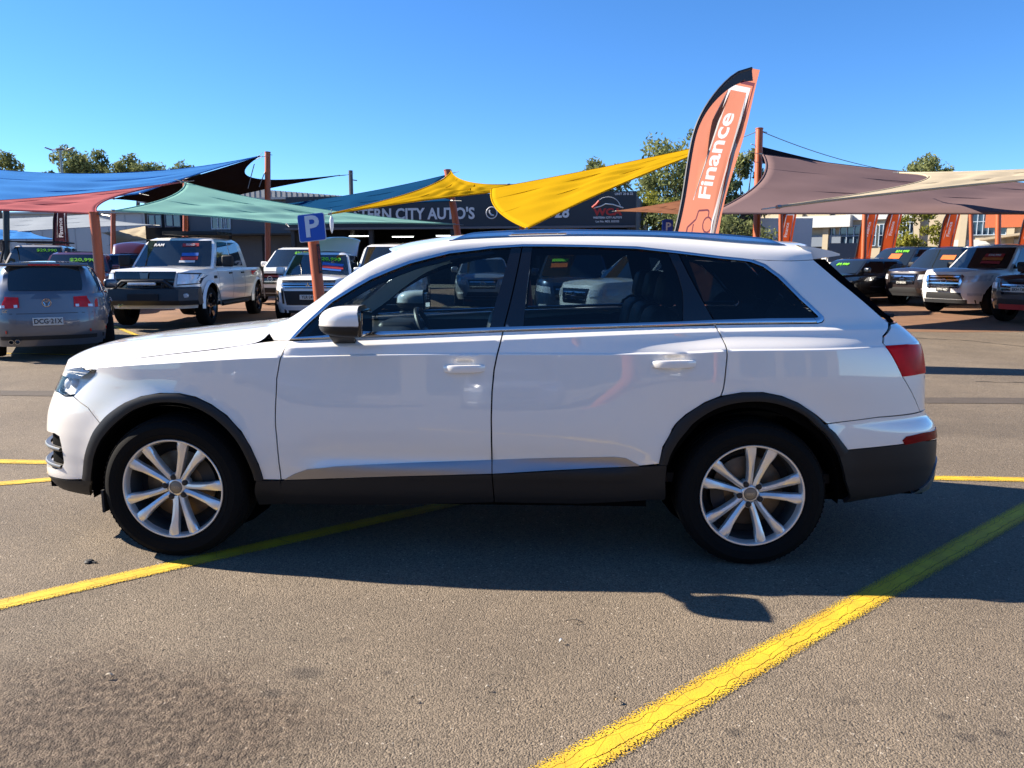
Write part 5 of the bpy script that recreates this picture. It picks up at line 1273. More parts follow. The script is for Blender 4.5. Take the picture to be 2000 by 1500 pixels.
# --- plain display cars: one routine for the faces
def face(c, style, bar=CHROME):
    W_ = c.W; z0 = c.clear; zt = c.zt(c.xf-.05); h = zt-z0
    gz0, gz1 = z0+h*.48, z0+h*.90
    c.end4('grille', [(-W_*.42, gz0), (W_*.42, gz0), (W_*.50, gz1), (-W_*.50, gz1)], BLACKP, .016, True, 10, 4)
    n = 4 if style == 'bars' else 2
    for k in range(n):
        z = gz0+(gz1-gz0)*(k+.5)/n; c.end4('grille_bar', [(-W_*.43, z-.014), (W_*.43, z-.014), (W_*.43, z+.014), (-W_*.43, z+.014)], bar, .028, True, 10, 1)
    if style == 'bars':
        for sd in (1, -1): c.end4('grille_frame', [(sd*W_*.42, gz0-.02), (sd*W_*.49, gz0+.02), (sd*W_*.55, gz1-.03), (sd*W_*.48, gz1+.02)], bar, .034, True, 3, 5)
    c.end4('headlight', [(W_*.55, z0+h*.66), (W_*.93, z0+h*.72), (W_*.92, z0+h*.90), (W_*.57, z0+h*.86)], LAMPW, .018, True, 7, 3, True)
    c.end4('lower_grille', [(-W_*.55, z0+h*.14), (W_*.55, z0+h*.14), (W_*.50, z0+h*.34), (-W_*.50, z0+h*.34)], BLACKM, .010, True, 10, 3)
    c.end4('fog_light', [(W_*.66, z0+h*.24), (W_*.86, z0+h*.25), (W_*.86, z0+h*.33), (W_*.66, z0+h*.33)], LAMPW, .012, True, 4, 2, True)
    c.end4('valance', [(-W_*.93, z0), (W_*.93, z0), (W_*.93, z0+h*.12), (-W_*.93, z0+h*.12)], BLACKM, .008, True, 12, 2)
    b, x = c.emblem_ring((gz0+gz1)/2, .075, front=True); b.tube([(x, -.05, (gz0+gz1)/2), (x, .05, (gz0+gz1)/2)], .010, 5); b.build('emblem', bar, c.e)
def tailend(c):
    W_ = c.W; z0 = c.clear; h = c.zb-z0
    c.end4('tail_light', [(W_*.60, z0+h*.62), (W_*.60, z0+h*.92), (W_*.96, z0+h*.94), (W_*.96, z0+h*.60)], LAMPR, .014, False, 5, 4, True)
    c.end4('rear_bumper', [(-W_*.9, z0), (W_*.9, z0), (W_*.9, z0+h*.22), (-W_*.9, z0+h*.22)], BLACKM, .012, False, 12, 3)
def offer(c, t, side=.3, price=None):
    if price: c.screen_text(price, .78, side, .15, NEONG, tilt=t)
    c.sticker(.52, side, .44, .12, ORANGES, t); c.sticker(.33, side+.02, .42, .10, NEONG, t)
DS = 'display cars'
WH2 = mat('white_display_paint', (.76, .75, .73), rough=.3, coat=1., var=.015)
c = Car('suv', (-6.02, 21.11, 0.219), math.atan2(-1, -.12), 'white SUV standing behind the compact SUV and the pickup', WH2, L=4.7, Wd=1.85, H=1.80, wb=2.75, zh=1.08, zb=1.10, wr=.37, clear=.25, group=DS); face(c, 'two'); offer(c, .02, .24, '$21,990')
c = Car('utility', (-1.94, 15.96, 0.152), math.atan2(-1, .12), 'white cab-over utility beyond the bonnet of the SUV', WH2, L=5.2, Wd=1.88, H=1.86, wb=3.0, zh=1.10, zb=1.14, wr=.38, clear=.28, xr=-.9, xt=-1.05, bed=(-1.1, -2.45), group=DS); face(c, 'two'); offer(c, .02, .30, '$19,990')
BEIGE = mat('champagne_paint', (.40, .37, .33), rough=.35, metal=.3, coat=1., var=.03)
c = Car('four_wheel_drive', (-14.04, 19.84, 0.203), math.atan2(-.9, .35), 'champagne four-wheel drive with a snorkel and roof rack behind the hatchback', BEIGE, L=4.8, Wd=1.88, H=1.86, wb=2.8, zh=1.16, zb=1.16, wr=.39, clear=.3, n=6, group=DS); face(c, 'two')
c.screen_text('$29,990', .80, .30, .17, NEONG); rk = MB(); [rk.tube([(1.0-2.2*k, -.70, 1.92), (1.0-2.2*k, .70, 1.92)], .02, 6) for k in (0, .5, 1)]; [rk.tube([(.9, y, 1.93), (-1.5, y, 1.93)], .02, 6) for y in (-.66, .66)]; rk.build('roof_rack', BLACKM, c.e)
MB().tube([(1.5, -.93, 1.12), (1.1, -.95, 1.2), (.85, -.86, 1.72), (.86, -.86, 1.95)], .04, 8).build('snorkel', BLACKM, c.e)
MAROON = mat('maroon_paint', (.085, .012, .016), rough=.3, metal=.2, coat=1., var=.06)
c = Car('suv', (-11.36, 17.39, 0.171), math.atan2(-.9, .42), 'maroon SUV with a lime price on its windscreen behind the hatchback', MAROON, L=4.6, Wd=1.85, H=1.64, wb=2.7, zh=1.02, zb=1.04, wr=.35, group=DS); face(c, 'two'); c.screen_text('$20,990', .66, .40, .20, NEONG)
c = Car('hatchback', (-12.60, 22.42, 0.236), math.atan2(-.9, .42), 'maroon hatchback with its tailgate raised beside the pickup', MAROON, L=4.4, Wd=1.82, H=1.58, wb=2.65, zh=.98, zb=1.0, wr=.34, group=DS); face(c, 'two')
def tgm(i, j):
    k = 1-2*j; z = 1.55+.50*math.sin(i*1.2); return Vector((-1.72-.8*i+.1*k*k, .62*k, z-.1*k*k))
o = obj('raised_tailgate', MB().grid(tgm, 10, 10).mesh('raised_tailgate'), MAROON, c.e); sm = o.modifiers.new('thickness', 'SOLIDIFY'); sm.thickness = .06
# --- seen through the SUV's windows
BLUEP = mat('dark_blue_paint', (.02, .05, .11), rough=.3, metal=.3, coat=1., var=.05)
c = Car('suv', (2.82, 14.80, 0.137), math.atan2(-1, -.05), 'dark blue SUV seen through the rear side window of the white SUV', BLUEP, L=4.6, Wd=1.85, H=1.66, wb=2.7, zh=1.0, zb=1.04, group=DS); face(c, 'two'); c.plate('DZY·41K', .55); c.sticker(.5, .75, .4, .16, ORANGES); c.sticker(.75, .75, .4, .10, NEONG)
c = Car('suv', (4.55, 12.92, 0.113), math.atan2(-.55, -.83), 'white SUV seen through the rear side window next to the dark blue one', WH2, L=4.5, Wd=1.84, H=1.66, wb=2.65, zh=1.0, zb=1.04, group=DS); face(c, 'two')
c = Car('hatchback', (0.17, 20.29, 0.209), math.atan2(-1, .05), 'silver hatchback seen through the front side window of the white SUV', mat('silver_paint', (.34, .35, .37), rough=.35, metal=.6, coat=1), L=4.2, Wd=1.78, H=1.50, wb=2.6, zh=.92, zb=.96, wr=.32, group=DS); face(c, 'two')
# --- row on the right
BLK = mat('black_car_paint', (.010, .011, .014), rough=.25, coat=1., var=.05)
BRN = mat('dark_brown_paint', (.030, .022, .022), rough=.3, metal=.3, coat=1., var=.06)
c = Car('sedan', (12.41, 21.20, 0.220), math.atan2(-.47, -.88), 'small dark car half hidden behind the tail of the white SUV', BLK, L=4.4, Wd=1.80, H=1.47, wb=2.65, zh=.90, zb=.95, wr=.32, xr=-1.2, xt=-1.7, group=DS); face(c, 'two'); c.screen_text('$9,990', .70, .5, .17, NEONG)
c = Car('four_wheel_drive', (15.31, 23.83, 0.254), math.atan2(-.47, -.88), 'black four-wheel drive with orange and lime stickers left of the dark brown ute', BLK, L=4.8, Wd=1.88, H=1.86, wb=2.8, zh=1.14, zb=1.16, wr=.39, clear=.3, group=DS); face(c, 'two'); c.sticker(.55, .40, .42, .26, ORANGES); c.screen_text('$24,990', .84, .30, .15, NEONG)
c = Car('ute', (15.46, 20.79, 0.215), math.atan2(-.47, -.88), 'dark brown ute between the black four-wheel drive and the silver-white ute', BRN, L=5.2, Wd=1.86, H=1.84, wb=3.15, zh=1.12, zb=1.14, wr=.39, clear=.32, xc=1.25, xw=.55, xr=-1.0, xt=-1.15, bed=(-1.2, -2.5), group=DS); face(c, 'two'); c.plate('CY·88·DN', .72, True, .37, .1, dark=True); c.sticker(.55, .25, .42, .20, ORANGES)
SIL = mat('silver_white_paint', (.74, .73, .70), rough=.3, metal=.0, coat=1., var=.03)
c = Car('ute', (15.22, 17.73, 0.175), math.atan2(-.47, -.88), 'silver-white ute with a big chrome barred grille at the right', SIL, L=5.4, Wd=1.93, H=1.88, wb=3.23, zh=1.18, zb=1.18, wr=.40, clear=.30, xc=1.35, xw=.65, xr=-1.0, xt=-1.15, bed=(-1.2, -2.6), group=DS); face(c, 'bars'); c.plate('FPW·46D', .66, True, .37, .1, dark=True)
c.sticker(.62, .30, .50, .12, REDS); c.sticker(.45, .30, .52, .12, ORANGES); c.sticker(.28, .30, .50, .10, REDS); c.screen_text('$34,990', .62, .30, .10, WHITES, off=.014)
DGR = mat('charcoal_paint', (.030, .033, .042), rough=.3, metal=.4, coat=1., var=.05)
c = Car('ute', (15.29, 14.59, 0.134), math.atan2(-.47, -.88), 'charcoal ute cut off by the right edge with a red tow point', DGR, L=5.3, Wd=1.90, H=1.82, wb=3.1, zh=1.10, zb=1.14, wr=.40, clear=.34, xc=1.3, xw=.6, xr=-1.0, xt=-1.15, bed=(-1.2, -2.55), group=DS); face(c, 'two'); c.plate('EKH·73B', .80, True, .37, .11)
c.end4('bash_plate', [(-.45, .34), (.45, .34), (.45, .46), (-.45, .46)], REDS, .03, True, 6, 2)
c = Car('van', (16.76, 33.01, 0.374), math.atan2(-1, -.45), 'white van with its bonnet raised in front of the cream building', WH2, L=4.8, Wd=1.88, H=1.95, wb=2.9, zh=1.15, zb=1.15, wr=.36, xc=1.55, xw=.95, group=DS); face(c, 'two')
bn = MB(); bn.box((1.75, 0, 1.62), (.05, 1.5, .95), M=Matrix.Rotation(R(-28), 4, 'Y')); bn.build('raised_bonnet', BLK, c.e)
c = Car('suv', (21.38, 29.10, 0.323), math.atan2(-.47, -.88), 'pale blue SUV with roof rails behind the silver-white ute', mat('pale_blue_paint', (.30, .36, .42), rough=.3, metal=.3, coat=1), L=4.7, Wd=1.86, H=1.92, wb=2.75, zh=1.08, zb=1.12, wr=.37, group=DS); face(c, 'two')
c = Car('suv', (20.41, 33.13, 0.375), math.atan2(-.47, -.88), 'dark SUV in the second row behind the dark brown ute', DGR, L=4.7, Wd=1.86, H=1.80, wb=2.75, zh=1.08, zb=1.12, wr=.37, group=DS); face(c, 'two')
c = Car('sedan', (-19.46, 25.76, 0.280), math.atan2(-.9, .3), 'dark blue car behind the champagne four-wheel drive at the left edge', BLUEP, L=4.6, Wd=1.84, H=1.62, wb=2.7, zh=1.0, zb=1.02, group=DS); face(c, 'two')

# --- across the aisle, behind the photographer: they show only as reflections in the SUV's doors
c = Car('suv', (1.2, -13.5, 0), math.atan2(1, .1), 'silver SUV reflected in the front door of the white SUV', MATS['silver_paint'], L=4.6, Wd=1.85, H=1.66, wb=2.7, zh=1.0, zb=1.04, group=DS); face(c, 'two')
c = Car('suv', (4.6, -14.0, 0), math.atan2(1, -.1), 'dark SUV reflected in the rear door of the white SUV', BLK, L=4.6, Wd=1.85, H=1.66, wb=2.7, zh=1.0, zb=1.04, group=DS); face(c, 'two')
c = Car('hatchback', (-3.4, -14.0, 0), math.atan2(1, .0), 'grey hatchback reflected in the front wing of the white SUV', GREYM, L=4.2, Wd=1.8, H=1.5, wb=2.6, zh=.92, zb=.96, wr=.32, group=DS); face(c, 'two')

# ---------------------------------------------------------------- shade sails, posts, flags, parking sign
def sailcloth(name, col, trans=.35):
    m = bpy.data.materials.new(name); m.use_nodes = True; nt = m.node_tree; n = nt.nodes; l = nt.links; n.remove(n['Principled BSDF'])
    tc = n.new('ShaderNodeTexCoord'); nz = n.new('ShaderNodeTexNoise'); nz.inputs['Scale'].default_value = .9; nz.inputs['Detail'].default_value = 6; l.new(tc.outputs['Object'], nz.inputs['Vector'])
    wv = n.new('ShaderNodeTexWave'); wv.inputs['Scale'].default_value = 14; wv.inputs['Distortion'].default_value = .6; l.new(tc.outputs['Object'], wv.inputs['Vector'])
    mx = n.new('ShaderNodeMix'); mx.data_type = 'RGBA'; mx.inputs[6].default_value = (*[c*.82 for c in col], 1); mx.inputs[7].default_value = (*[min(1, c*1.12) for c in col], 1); l.new(nz.outputs['Fac'], mx.inputs[0])
    bp = n.new('ShaderNodeBump'); bp.inputs['Strength'].default_value = .08; bp.inputs['Distance'].default_value = .02; l.new(wv.outputs['Fac'], bp.inputs['Height'])
    d = n.new('ShaderNodeBsdfDiffuse'); t = n.new('ShaderNodeBsdfTranslucent'); l.new(mx.outputs[2], d.inputs[0]); l.new(mx.outputs[2], t.inputs[0]); l.new(bp.outputs[0], d.inputs['Normal'])
    s = n.new('ShaderNodeMixShader'); s.inputs[0].default_value = trans; l.new(d.outputs[0], s.inputs[1]); l.new(t.outputs[0], s.inputs[2]); l.new(s.outputs[0], n['Material Output'].inputs[0])
    return m
def rope(pts, r=.012, m=None, parent=None, nm='rope'): return MB().tube(pts, r, 6).build(nm, m or MATS['steel_cable'], parent)
mat('steel_cable', (.25, .25, .24), rough=.4, metal=.7)
def sail(name, patches, m, label, group='shade sails over the car yard', thick=.012):
    """patches: list of (four corners, edge sags) - hypar sheets with hollow edges"""
    b = MB(); lines = []
    for cs, sg in patches:
        A, B, C, D_ = [Vector(c) for c in cs]; cen = (A+B+C+D_)/4
        def edge(p, q, s):
            mid = (p+q)/2; pull = (cen-mid)*s
            return lambda t: p.lerp(q, t) + pull*4*t*(1-t)
        e0, e1, e2, e3 = edge(A, B, sg[0]), edge(B, C, sg[1]), edge(D_, C, sg[2]), edge(A, D_, sg[3])
        def fn(u, v, e0=e0, e1=e1, e2=e2, e3=e3, A=A, B=B, C=C, D_=D_): return (e0(u)*(1-v)+e2(u)*v) + (e3(v)*(1-u)+e1(v)*u) - ((A*(1-u)+B*u)*(1-v)+(D_*(1-u)+C*u)*v)
        b.grid(lambda u, v: fn(u, v)+Vector((0, 0, .035*math.sin(u*19+v*7+A.x)*math.sin(v*math.pi)*math.sin(u*math.pi)+.02*math.sin(u*5-v*31+A.y)*math.sin(v*math.pi)*math.sin(u*math.pi))), 40, 40); lines.append((fn, e0, e1, e2, e3, (A, B, C, D_)))
    o = b.build(name, m); mo = o.modifiers.new('thickness', 'SOLIDIFY'); mo.thickness = thick; mo.offset = 0
    tag(o, label, 'shade sail', group)
    for fn, e0, e1, e2, e3, cn in lines:
        for e_ in (e0, e1, e2, e3): MB().tube([e_(i/24) for i in range(25)], .022, 6).build('hem', m, o)
        for q in (.27, .61): MB().tube([fn(i/24, q) for i in range(25)], .009, 5).build('seam', m, o)
        cc_ = (cn[0]+cn[1]+cn[2]+cn[3])/4
        for p in cn:
            d_ = (p-cc_).normalized(); MB().tube([p+d_*.02, p+d_*.10], .03, 8).build('corner_ring', MATS['steel_cable'], o); MB().tube([p+d_*.08, p+d_*.45], .010, 5).build('tension_cable', MATS['steel_cable'], o)
    return o, b
BLUE_S = sailcloth('blue_cloth', (.08, .27, .62)); RED_S = sailcloth('red_cloth', (.50, .165, .17)); GREEN_S = sailcloth('green_cloth', (.26, .50, .44))
DARK_S = sailcloth('dark_and_shaded_cloth', (.020, .017, .022), .15); NAVY_S = sailcloth('navy_cloth', (.008, .050, .125), .25); YEL_S = sailcloth('yellow_cloth', (.60, .37, .012), .45)
MAUVE_S = sailcloth('mauve_cloth', (.20, .135, .135), .25); CREAM_S = sailcloth('cream_cloth', (.55, .47, .34)); BROWN_S = sailcloth('brown_cloth', (.19, .085, .05), .3); WHITE_S = sailcloth('pale_cloth', (.40, .44, .48), .4)
bl, _ = sail('shade_sail', [(((-30.46, 28.56, 7.36), (-9.42, 26.94, 5.71), (-12.11, 22.51, 3.88), (-19.93, 20.14, 3.24)), (1.15, .02, -.1, .2))], BLUE_S, 'large bright blue shade sail at the upper left')
sail('shade_sail', [(((-13.50, 23.47, 3.78), (-9.50, 27.14, 5.71), (-7.73, 33.06, 5.62), (-15.61, 32.54, 3.92)), (.05, .62, .2, .1))], DARK_S, 'separate dark sheet for the shaded underside of the shade sail pointing to the grey pole')  # shade under the sail is put into the dark cloth colour
sail('shade_sail', [(((-14.57, 14.18, 2.95), (-8.35, 17.55, 3.77), (-7.95, 12.51, 2.58), (-12.33, 11.98, 2.67)), (.9, .25, .1, .1))], RED_S, 'faded red shade sail tied to the leaning orange post')
gs, _ = sail('shade_sail', [(((-8.34, 17.86, 3.79), (-0.91, 21.17, 2.77), (-4.31, 14.43, 2.45), (-7.72, 12.84, 2.67)), (.45, .10, .12, .12))], GREEN_S, 'pale green shade sail above the white pickup')
sail('shade_sail', [(((-9.21, 28.69, 3.93), (-1.20, 21.94, 4.43), (-0.94, 20.78, 3.50), (-4.66, 19.55, 2.89)), (.28, .2, .3, .1))], NAVY_S, 'navy blue shade sail behind the yellow one')
ys, _ = sail('shade_sail', [(((-3.20, 14.51, 2.71), (-0.99, 21.45, 4.50), (0.97, 18.87, 3.82), (0.66, 18.21, 3.55)), (.42, .40, .0, .12)), (((0.53, 18.42, 3.66), (6.51, 19.22, 4.90), (6.21, 17.62, 4.49), (1.66, 13.08, 2.30)), (.10, .0, .16, -.10))], YEL_S, 'yellow shade sail twisting from the orange post to the tall flag')
sail('shade_sail', [(((5.40, 30.15, 3.77), (7.49, 26.19, 3.91), (8.79, 24.15, 3.61), (6.93, 23.02, 3.21)), (.1, .1, .1, .1))], BROWN_S, 'small rust brown shade sail behind the tall flag')
sail('shade_sail', [(((8.33, 18.22, 4.59), (22.58, 23.65, 4.07), (13.62, 11.98, 2.56), (5.80, 13.26, 2.64)), (.22, .0, .0, .10))], MAUVE_S, 'mauve grey shade sail on the right')
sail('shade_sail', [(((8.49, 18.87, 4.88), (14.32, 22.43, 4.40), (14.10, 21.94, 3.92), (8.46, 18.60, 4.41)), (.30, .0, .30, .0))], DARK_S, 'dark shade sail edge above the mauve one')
sail('shade_sail', [(((10.79, 15.02, 3.73), (14.36, 12.17, 3.61), (10.87, 8.51, 2.97), (5.53, 7.13, 2.37)), (.35, .1, .18, .55))], CREAM_S, 'cream shade sail crossing above the mauve one at the right')
sail('shade_sail', [(((-37.08, 45.06, 4.13), (-29.62, 50.47, 4.85), (-20.09, 39.43, 3.56), (-26.20, 33.02, 2.71)), (.2, .2, .2, .2))], WHITE_S, 'pale grey shade sail far behind the hatchback')
sail('shade_sail', [(((-28.22, 35.08, 3.35), (-25.80, 37.15, 3.12), (-20.65, 31.14, 2.52), (-23.24, 29.01, 2.36)), (.2, .2, .2, .2))], BLUE_S, 'small blue shade sail low at the left edge')
sail('shade_sail', [(((-26.41, 45.27, 3.33), (-23.39, 47.53, 4.20), (-20.16, 41.33, 2.80), (-22.57, 39.17, 2.45)), (.2, .2, .2, .2))], CREAM_S, 'small cream shade sail low between the orange posts')
# posts
ORG = mat('orange_painted_steel', (.40, .085, .018), rough=.45, var=.12, scale=2, bump=.05, bscale=30)
POSTS = 'orange posts carrying the shade sails'
def post(top, base, r, label, nm='sail_post', m=None):
    t = Vector(top); g = Vector(base); root = empty(nm, g, 0, label, 'post', POSTS)
    MB().tube([(0, 0, 0), t-g], r, 14).build('shaft', m or ORG, root)
    MB().tube([t-g, (t-g)*1.002+Vector((0, 0, .015))], r*1.08, 14).build('cap', m or ORG, root)
    MB().lathe([(0, .02), (r*2, .02), (r*2.1, 0)], 14, axis='Z').build('foot_plate', m or ORG, root)
    e = MB(); e.tube([(t-g)*.985+Vector((r, -.02, 0)), (t-g)*.985+Vector((r+.10, -.08, -.03))], .012, 6); e.build('shackle', MATS['steel_cable'], root)
    return root
def postp(ptop, pbase, d): pass
post((-8.04, 12.51, 2.60), (-7.77, 12.12, 0.102), .105, 'orange post leaning beside the grille of the white pickup')
post((-9.19, 27.49, 5.94), (-9.14, 26.60, 0.290), .115, 'tall orange post in front of the dark sail')
post((-1.17, 21.96, 4.59), (-0.42, 21.29, 0.222), .115, 'leaning orange post at the peak of the yellow sail')
post((1.36, 19.79, 3.17), (1.67, 19.33, 0.196), .10, 'orange post under the hanging end of the yellow sail')
post((8.34, 18.75, 5.38), (8.24, 17.91, 0.178), .105, 'tall orange post at the peak of the mauve sail')
post((-8.47, 18.17, 3.86), (-8.45, 17.58, 0.173), .075, 'orange post at the peak of the green sail')
post((-20.20, 35.44, 3.95), (-20.17, 34.87, 0.398), .12, 'orange post far behind between the red and green sails')
post((11.38, 26.35, 4.16), (11.41, 25.73, 0.279), .08, 'orange post next to the first small orange flag')
post((14.68, 26.39, 3.77), (14.59, 25.83, 0.281), .10, 'orange post beside the second small flag on the right')
post((22.18, 32.78, 4.23), (22.28, 32.17, 0.363), .09, 'thin orange post in front of the upstairs windows')
post((21.68, 29.69, 4.01), (21.66, 29.11, 0.323), .11, 'thick orange post left of the flag at the right edge')
post((-14.71, 19.29, 3.26), (-14.65, 18.80, 0.189), .09, 'dark green post under the blue sail at the left edge', m=mat('dark_green_steel', (.02, .03, .03), rough=.5))
# parking post
pp = empty('parking_post', (-1.75, 8.25, 0.052), 0, 'leaning orange post with a blue and white parking sign', 'sign')
g0 = Vector(pp.location); tp = Vector((-2.00, 8.60, 2.29)) - g0
MB().tube([(0, 0, 0), tp], .095, 14).build('shaft', ORG, pp)
ax_ = tp.normalized(); sxv = Vector((1, 0, 0)); sxv = (sxv-ax_*sxv.dot(ax_)).normalized(); nv_ = sxv.cross(ax_)
def on_post(o, px, py, d, sz=1, push=.0):
    c = Vector(px) - g0; M = Matrix(((sxv.x, ax_.x, -nv_.x*-1, 0), (sxv.y, ax_.y, nv_.y, 0), (sxv.z, ax_.z, nv_.z, 0), (0, 0, 0, 1)))
    o.parent = pp; o.matrix_local = Matrix.Translation(c) @ M
SGB = mat('sign_blue', (.012, .06, .36), rough=.35, coat=.3, var=.04); SGW = mat('sign_white', (.60, .62, .65), rough=.4, var=.03)
ctr = (-1.94, 8.42, 2.11)
def rrect(w, h, r, n=5):
    return [(sx*(w/2-r)+r*math.cos(a0+math.pi/2*k/n), sz*(h/2-r)+r*math.sin(a0+math.pi/2*k/n)) for sx, sz, a0 in ((1, 1, 0), (-1, 1, math.pi/2), (-1, -1, math.pi), (1, -1, 1.5*math.pi)) for k in range(n+1)]
Mp = Matrix.Rotation(math.pi/2, 4, 'X').inverted()
Mx = Matrix.Rotation(-math.pi/2, 4, 'X')
o = MB().prism(rrect(.46, .47, .035), .012, Matrix.Rotation(-math.pi/2, 4, 'X')).build('sign_plate', SGW); on_post(o, ctr, 0, 0)
o = MB().prism(rrect(.44, .45, .03), .016, Matrix.Translation((0, 0, .004)) @ Matrix.Rotation(-math.pi/2, 4, 'X')).build('sign_face', SGB); on_post(o, ctr, 0, 0)
tm = text_mesh('P', .50, bold=.012, ext=.004); tm.transform(Matrix.Translation((0, 0, .016))); o = obj('sign_letter', tm, SGW); on_post(o, ctr, 0, 0)
o = MB().prism(rrect(.055, .50, .004), .004, Matrix.Translation((.03, 0, .100)) @ Matrix.Rotation(-math.pi/2, 4, 'X')).build('label_strip', TXTK); on_post(o, (-1.85, 8.49, 1.57), 0, 0)
tm = text_mesh('CUSTOMER PARKING', .043, bold=.0008, ext=.001); tm.transform(Matrix.Translation((.03, 0, .1035)) @ Matrix.Rotation(-math.pi/2, 4, 'Z')); o = obj('label_lettering', tm, mat('faded_red_lettering', (.35, .06, .04), rough=.6)); on_post(o, (-1.85, 8.49, 1.57), 0, 0)
# feather flags
def flagcloth(name, top, bot):
    m = bpy.data.materials.new(name); m.use_nodes = True; nt = m.node_tree; n = nt.nodes; l = nt.links; n.remove(n['Principled BSDF'])
    tc = n.new('ShaderNodeTexCoord'); nz = n.new('ShaderNodeTexNoise'); nz.inputs['Scale'].default_value = 2.5; l.new(tc.outputs['Object'], nz.inputs['Vector'])
    mx = n.new('ShaderNodeMix'); mx.data_type = 'RGBA'; mx.inputs[6].default_value = (*top, 1); mx.inputs[7].default_value = (*bot, 1); l.new(nz.outputs['Fac'], mx.inputs[0])
    d = n.new('ShaderNodeBsdfDiffuse'); t = n.new('ShaderNodeBsdfTranslucent'); l.new(mx.outputs[2], d.inputs[0]); l.new(mx.outputs[2], t.inputs[0])
    s = n.new('ShaderNodeMixShader'); s.inputs[0].default_value = .55; l.new(d.outputs[0], s.inputs[1]); l.new(t.outputs[0], s.inputs[2]); l.new(s.outputs[0], n['Material Output'].inputs[0]); return m
FLAGC = flagcloth('orange_flag_cloth', (.54, .20, .13), (.60, .23, .15)); FLAGD = mat('flag_dark_sleeve', (.010, .010, .018), rough=.6); FLAGW = flagcloth('flag_white_print', (.66, .64, .65), (.72, .70, .71)); FLAGV = flagcloth('flag_purple_print', (.15, .05, .07), (.17, .06, .08)); FLAGR = flagcloth('red_flag_cloth', (.60, .085, .022), (.66, .11, .03))
def feather(loc, H, Wd, lean, yaw, label, cloth, text='Finance', detail=True, group=None, sleeve=None):
    """feather banner in its own frame: x across, z up; lean tips it to the right"""
    root = empty('feather_flag', loc, yaw, label, 'flag', group)
    def bow(t): return lean*H*t + .10*H*t*t*0
    def edges(t):   # left (pole) edge and right edge at height t of the cloth
        l = lean*H*t; 
        if t > .70: k = (t-.70)/.30; l += Wd*1.02*(1-math.sqrt(max(0, 1-(k*.985)**2.1)))*1.0
        r = lean*H*t + Wd + .03*Wd*math.sin(t*7)
        return l, r
    z0 = .55
    def wob(x, t): return .035*Wd*math.sin(t*11+x*3.0/Wd) + .06*Wd*math.sin(t*4.2)*(x-.0)/Wd
    def P_(u, t, off=0.):
        l, r = edges(t); x = l+(r-l)*u; rel = x-lean*H*t; return Vector((x, wob(rel, t)-off, z0+(H-z0)*t))
    MB().grid(lambda i, j: P_(.0, i)+Vector(((-.01+.055*j)*Wd*(1 if i < .7 else 1-.25*(i-.7)/.3), -.006, (-.11*Wd*j*(max(0, i-.70)/.30)**2)*1.6)), 70, 2).build('sleeve', sleeve or FLAGD, root)
    pts = [P_(0, i/40) for i in range(41)]
    MB().tube([(0, 0, 0), (lean*z0*.3, 0, z0*.5)]+[p+Vector((-.005, 0, 0)) for p in pts], .022 if H > 3 else .018, 6).build('pole', FLAGD, root)
    MB().box((0, 0, .02), (.5, .5, .04)).build('base_plate', FLAGD, root)
    # the print is cut out of the cloth along its outlines, so cloth and print share one sheet
    k = Wd; S0 = .655*(H-z0); LH = H-z0; pv = []; pf = []; pk = []
    def add2(me, kind):
        b_ = len(pv); pv.extend((S0+v_[0], .52*Wd-v_[1]) for v_ in me[0]); pf.extend([tuple(i+b_ for i in (q if area2([pv[j+b_] for j in q]) > 0 else q[::-1])) for q in me[1]]); pk.extend([kind]*len(me[1]))
    def tx(t_, size, bold, dx, kind):
        me = text_mesh(t_, size, bold=bold, ext=0., sx=1.05); bm = bmesh.new(); bm.from_mesh(me); bmesh.ops.remove_doubles(bm, verts=bm.verts, dist=1e-5); bmesh.ops.triangulate(bm, faces=bm.faces)
        bm.verts.index_update(); add2(([(v.co.x+dx, v.co.y) for v in bm.verts], [tuple(v.index for v in f_.verts) for f_ in bm.faces]), kind); bm.free(); bpy.data.meshes.remove(me)
    def bars(segs, kind):
        for (x0, y0, x1, y1, w0, w1) in segs:
            L_ = math.hypot(x1-x0, y1-y0); nx, ny = -(y1-y0)/L_, (x1-x0)/L_
            q = [(x0+nx*w0/2, y0+ny*w0/2), (x0-nx*w0/2, y0-ny*w0/2), (x1-nx*w1/2, y1-ny*w1/2), (x1+nx*w1/2, y1+ny*w1/2)]
            add2(([(a*k, c*k) for a, c in q], [(0, 1, 2), (0, 2, 3)]), kind)
    tx(text, (.40 if detail else .30)*k, (.009 if detail else .004)*k, 0, 1)
    bars([(-.65, .27, 1.02, .27, .015, .07), (1.0, .305, 1.0, -.32, .08, .08), (1.0, -.28, -1.75, -.28, .085, .02)], 1)
    bars([(1.10, .08, 1.10, -.425, .05, .05), (1.12, -.40, .55, -.40, .05, .02)], 2)
    if detail:
        car = [(-1.70, -.16), (-1.72, .02), (-1.60, .14), (-1.45, .18), (-1.32, .30), (-1.05, .30), (-.93, .14), (-.80, .10), (-.78, -.12), (-.80, -.16)]
        seg = [(*car[i], *car[i+1], .028, .028) for i in range(len(car)-1)] + [(-1.70, -.16, -1.63, -.16, .028, .028), (-1.37, -.16, -1.12, -.16, .028, .028), (-.88, -.16, -.80, -.16, .028, .028), (-1.40, .18, -1.0, .18, .024, .024), (-1.2, .18, -1.2, .29, .02, .02)]
        for cx in (-1.50, -1.0): seg += [(cx+.115*math.cos(a), -.16+.115*math.sin(a), cx+.115*math.cos(a+.53), -.16+.115*math.sin(a+.53), .026, .026) for a in [i*.5236 for i in range(12)]]
        bars(seg, 2); tx('d', .40*k, .006*k, -2.06*k, 2)
    pts = [(LH*i/60, Wd*j/12) for i in range(61) for j in range(13)]; nb_ = len(pts)
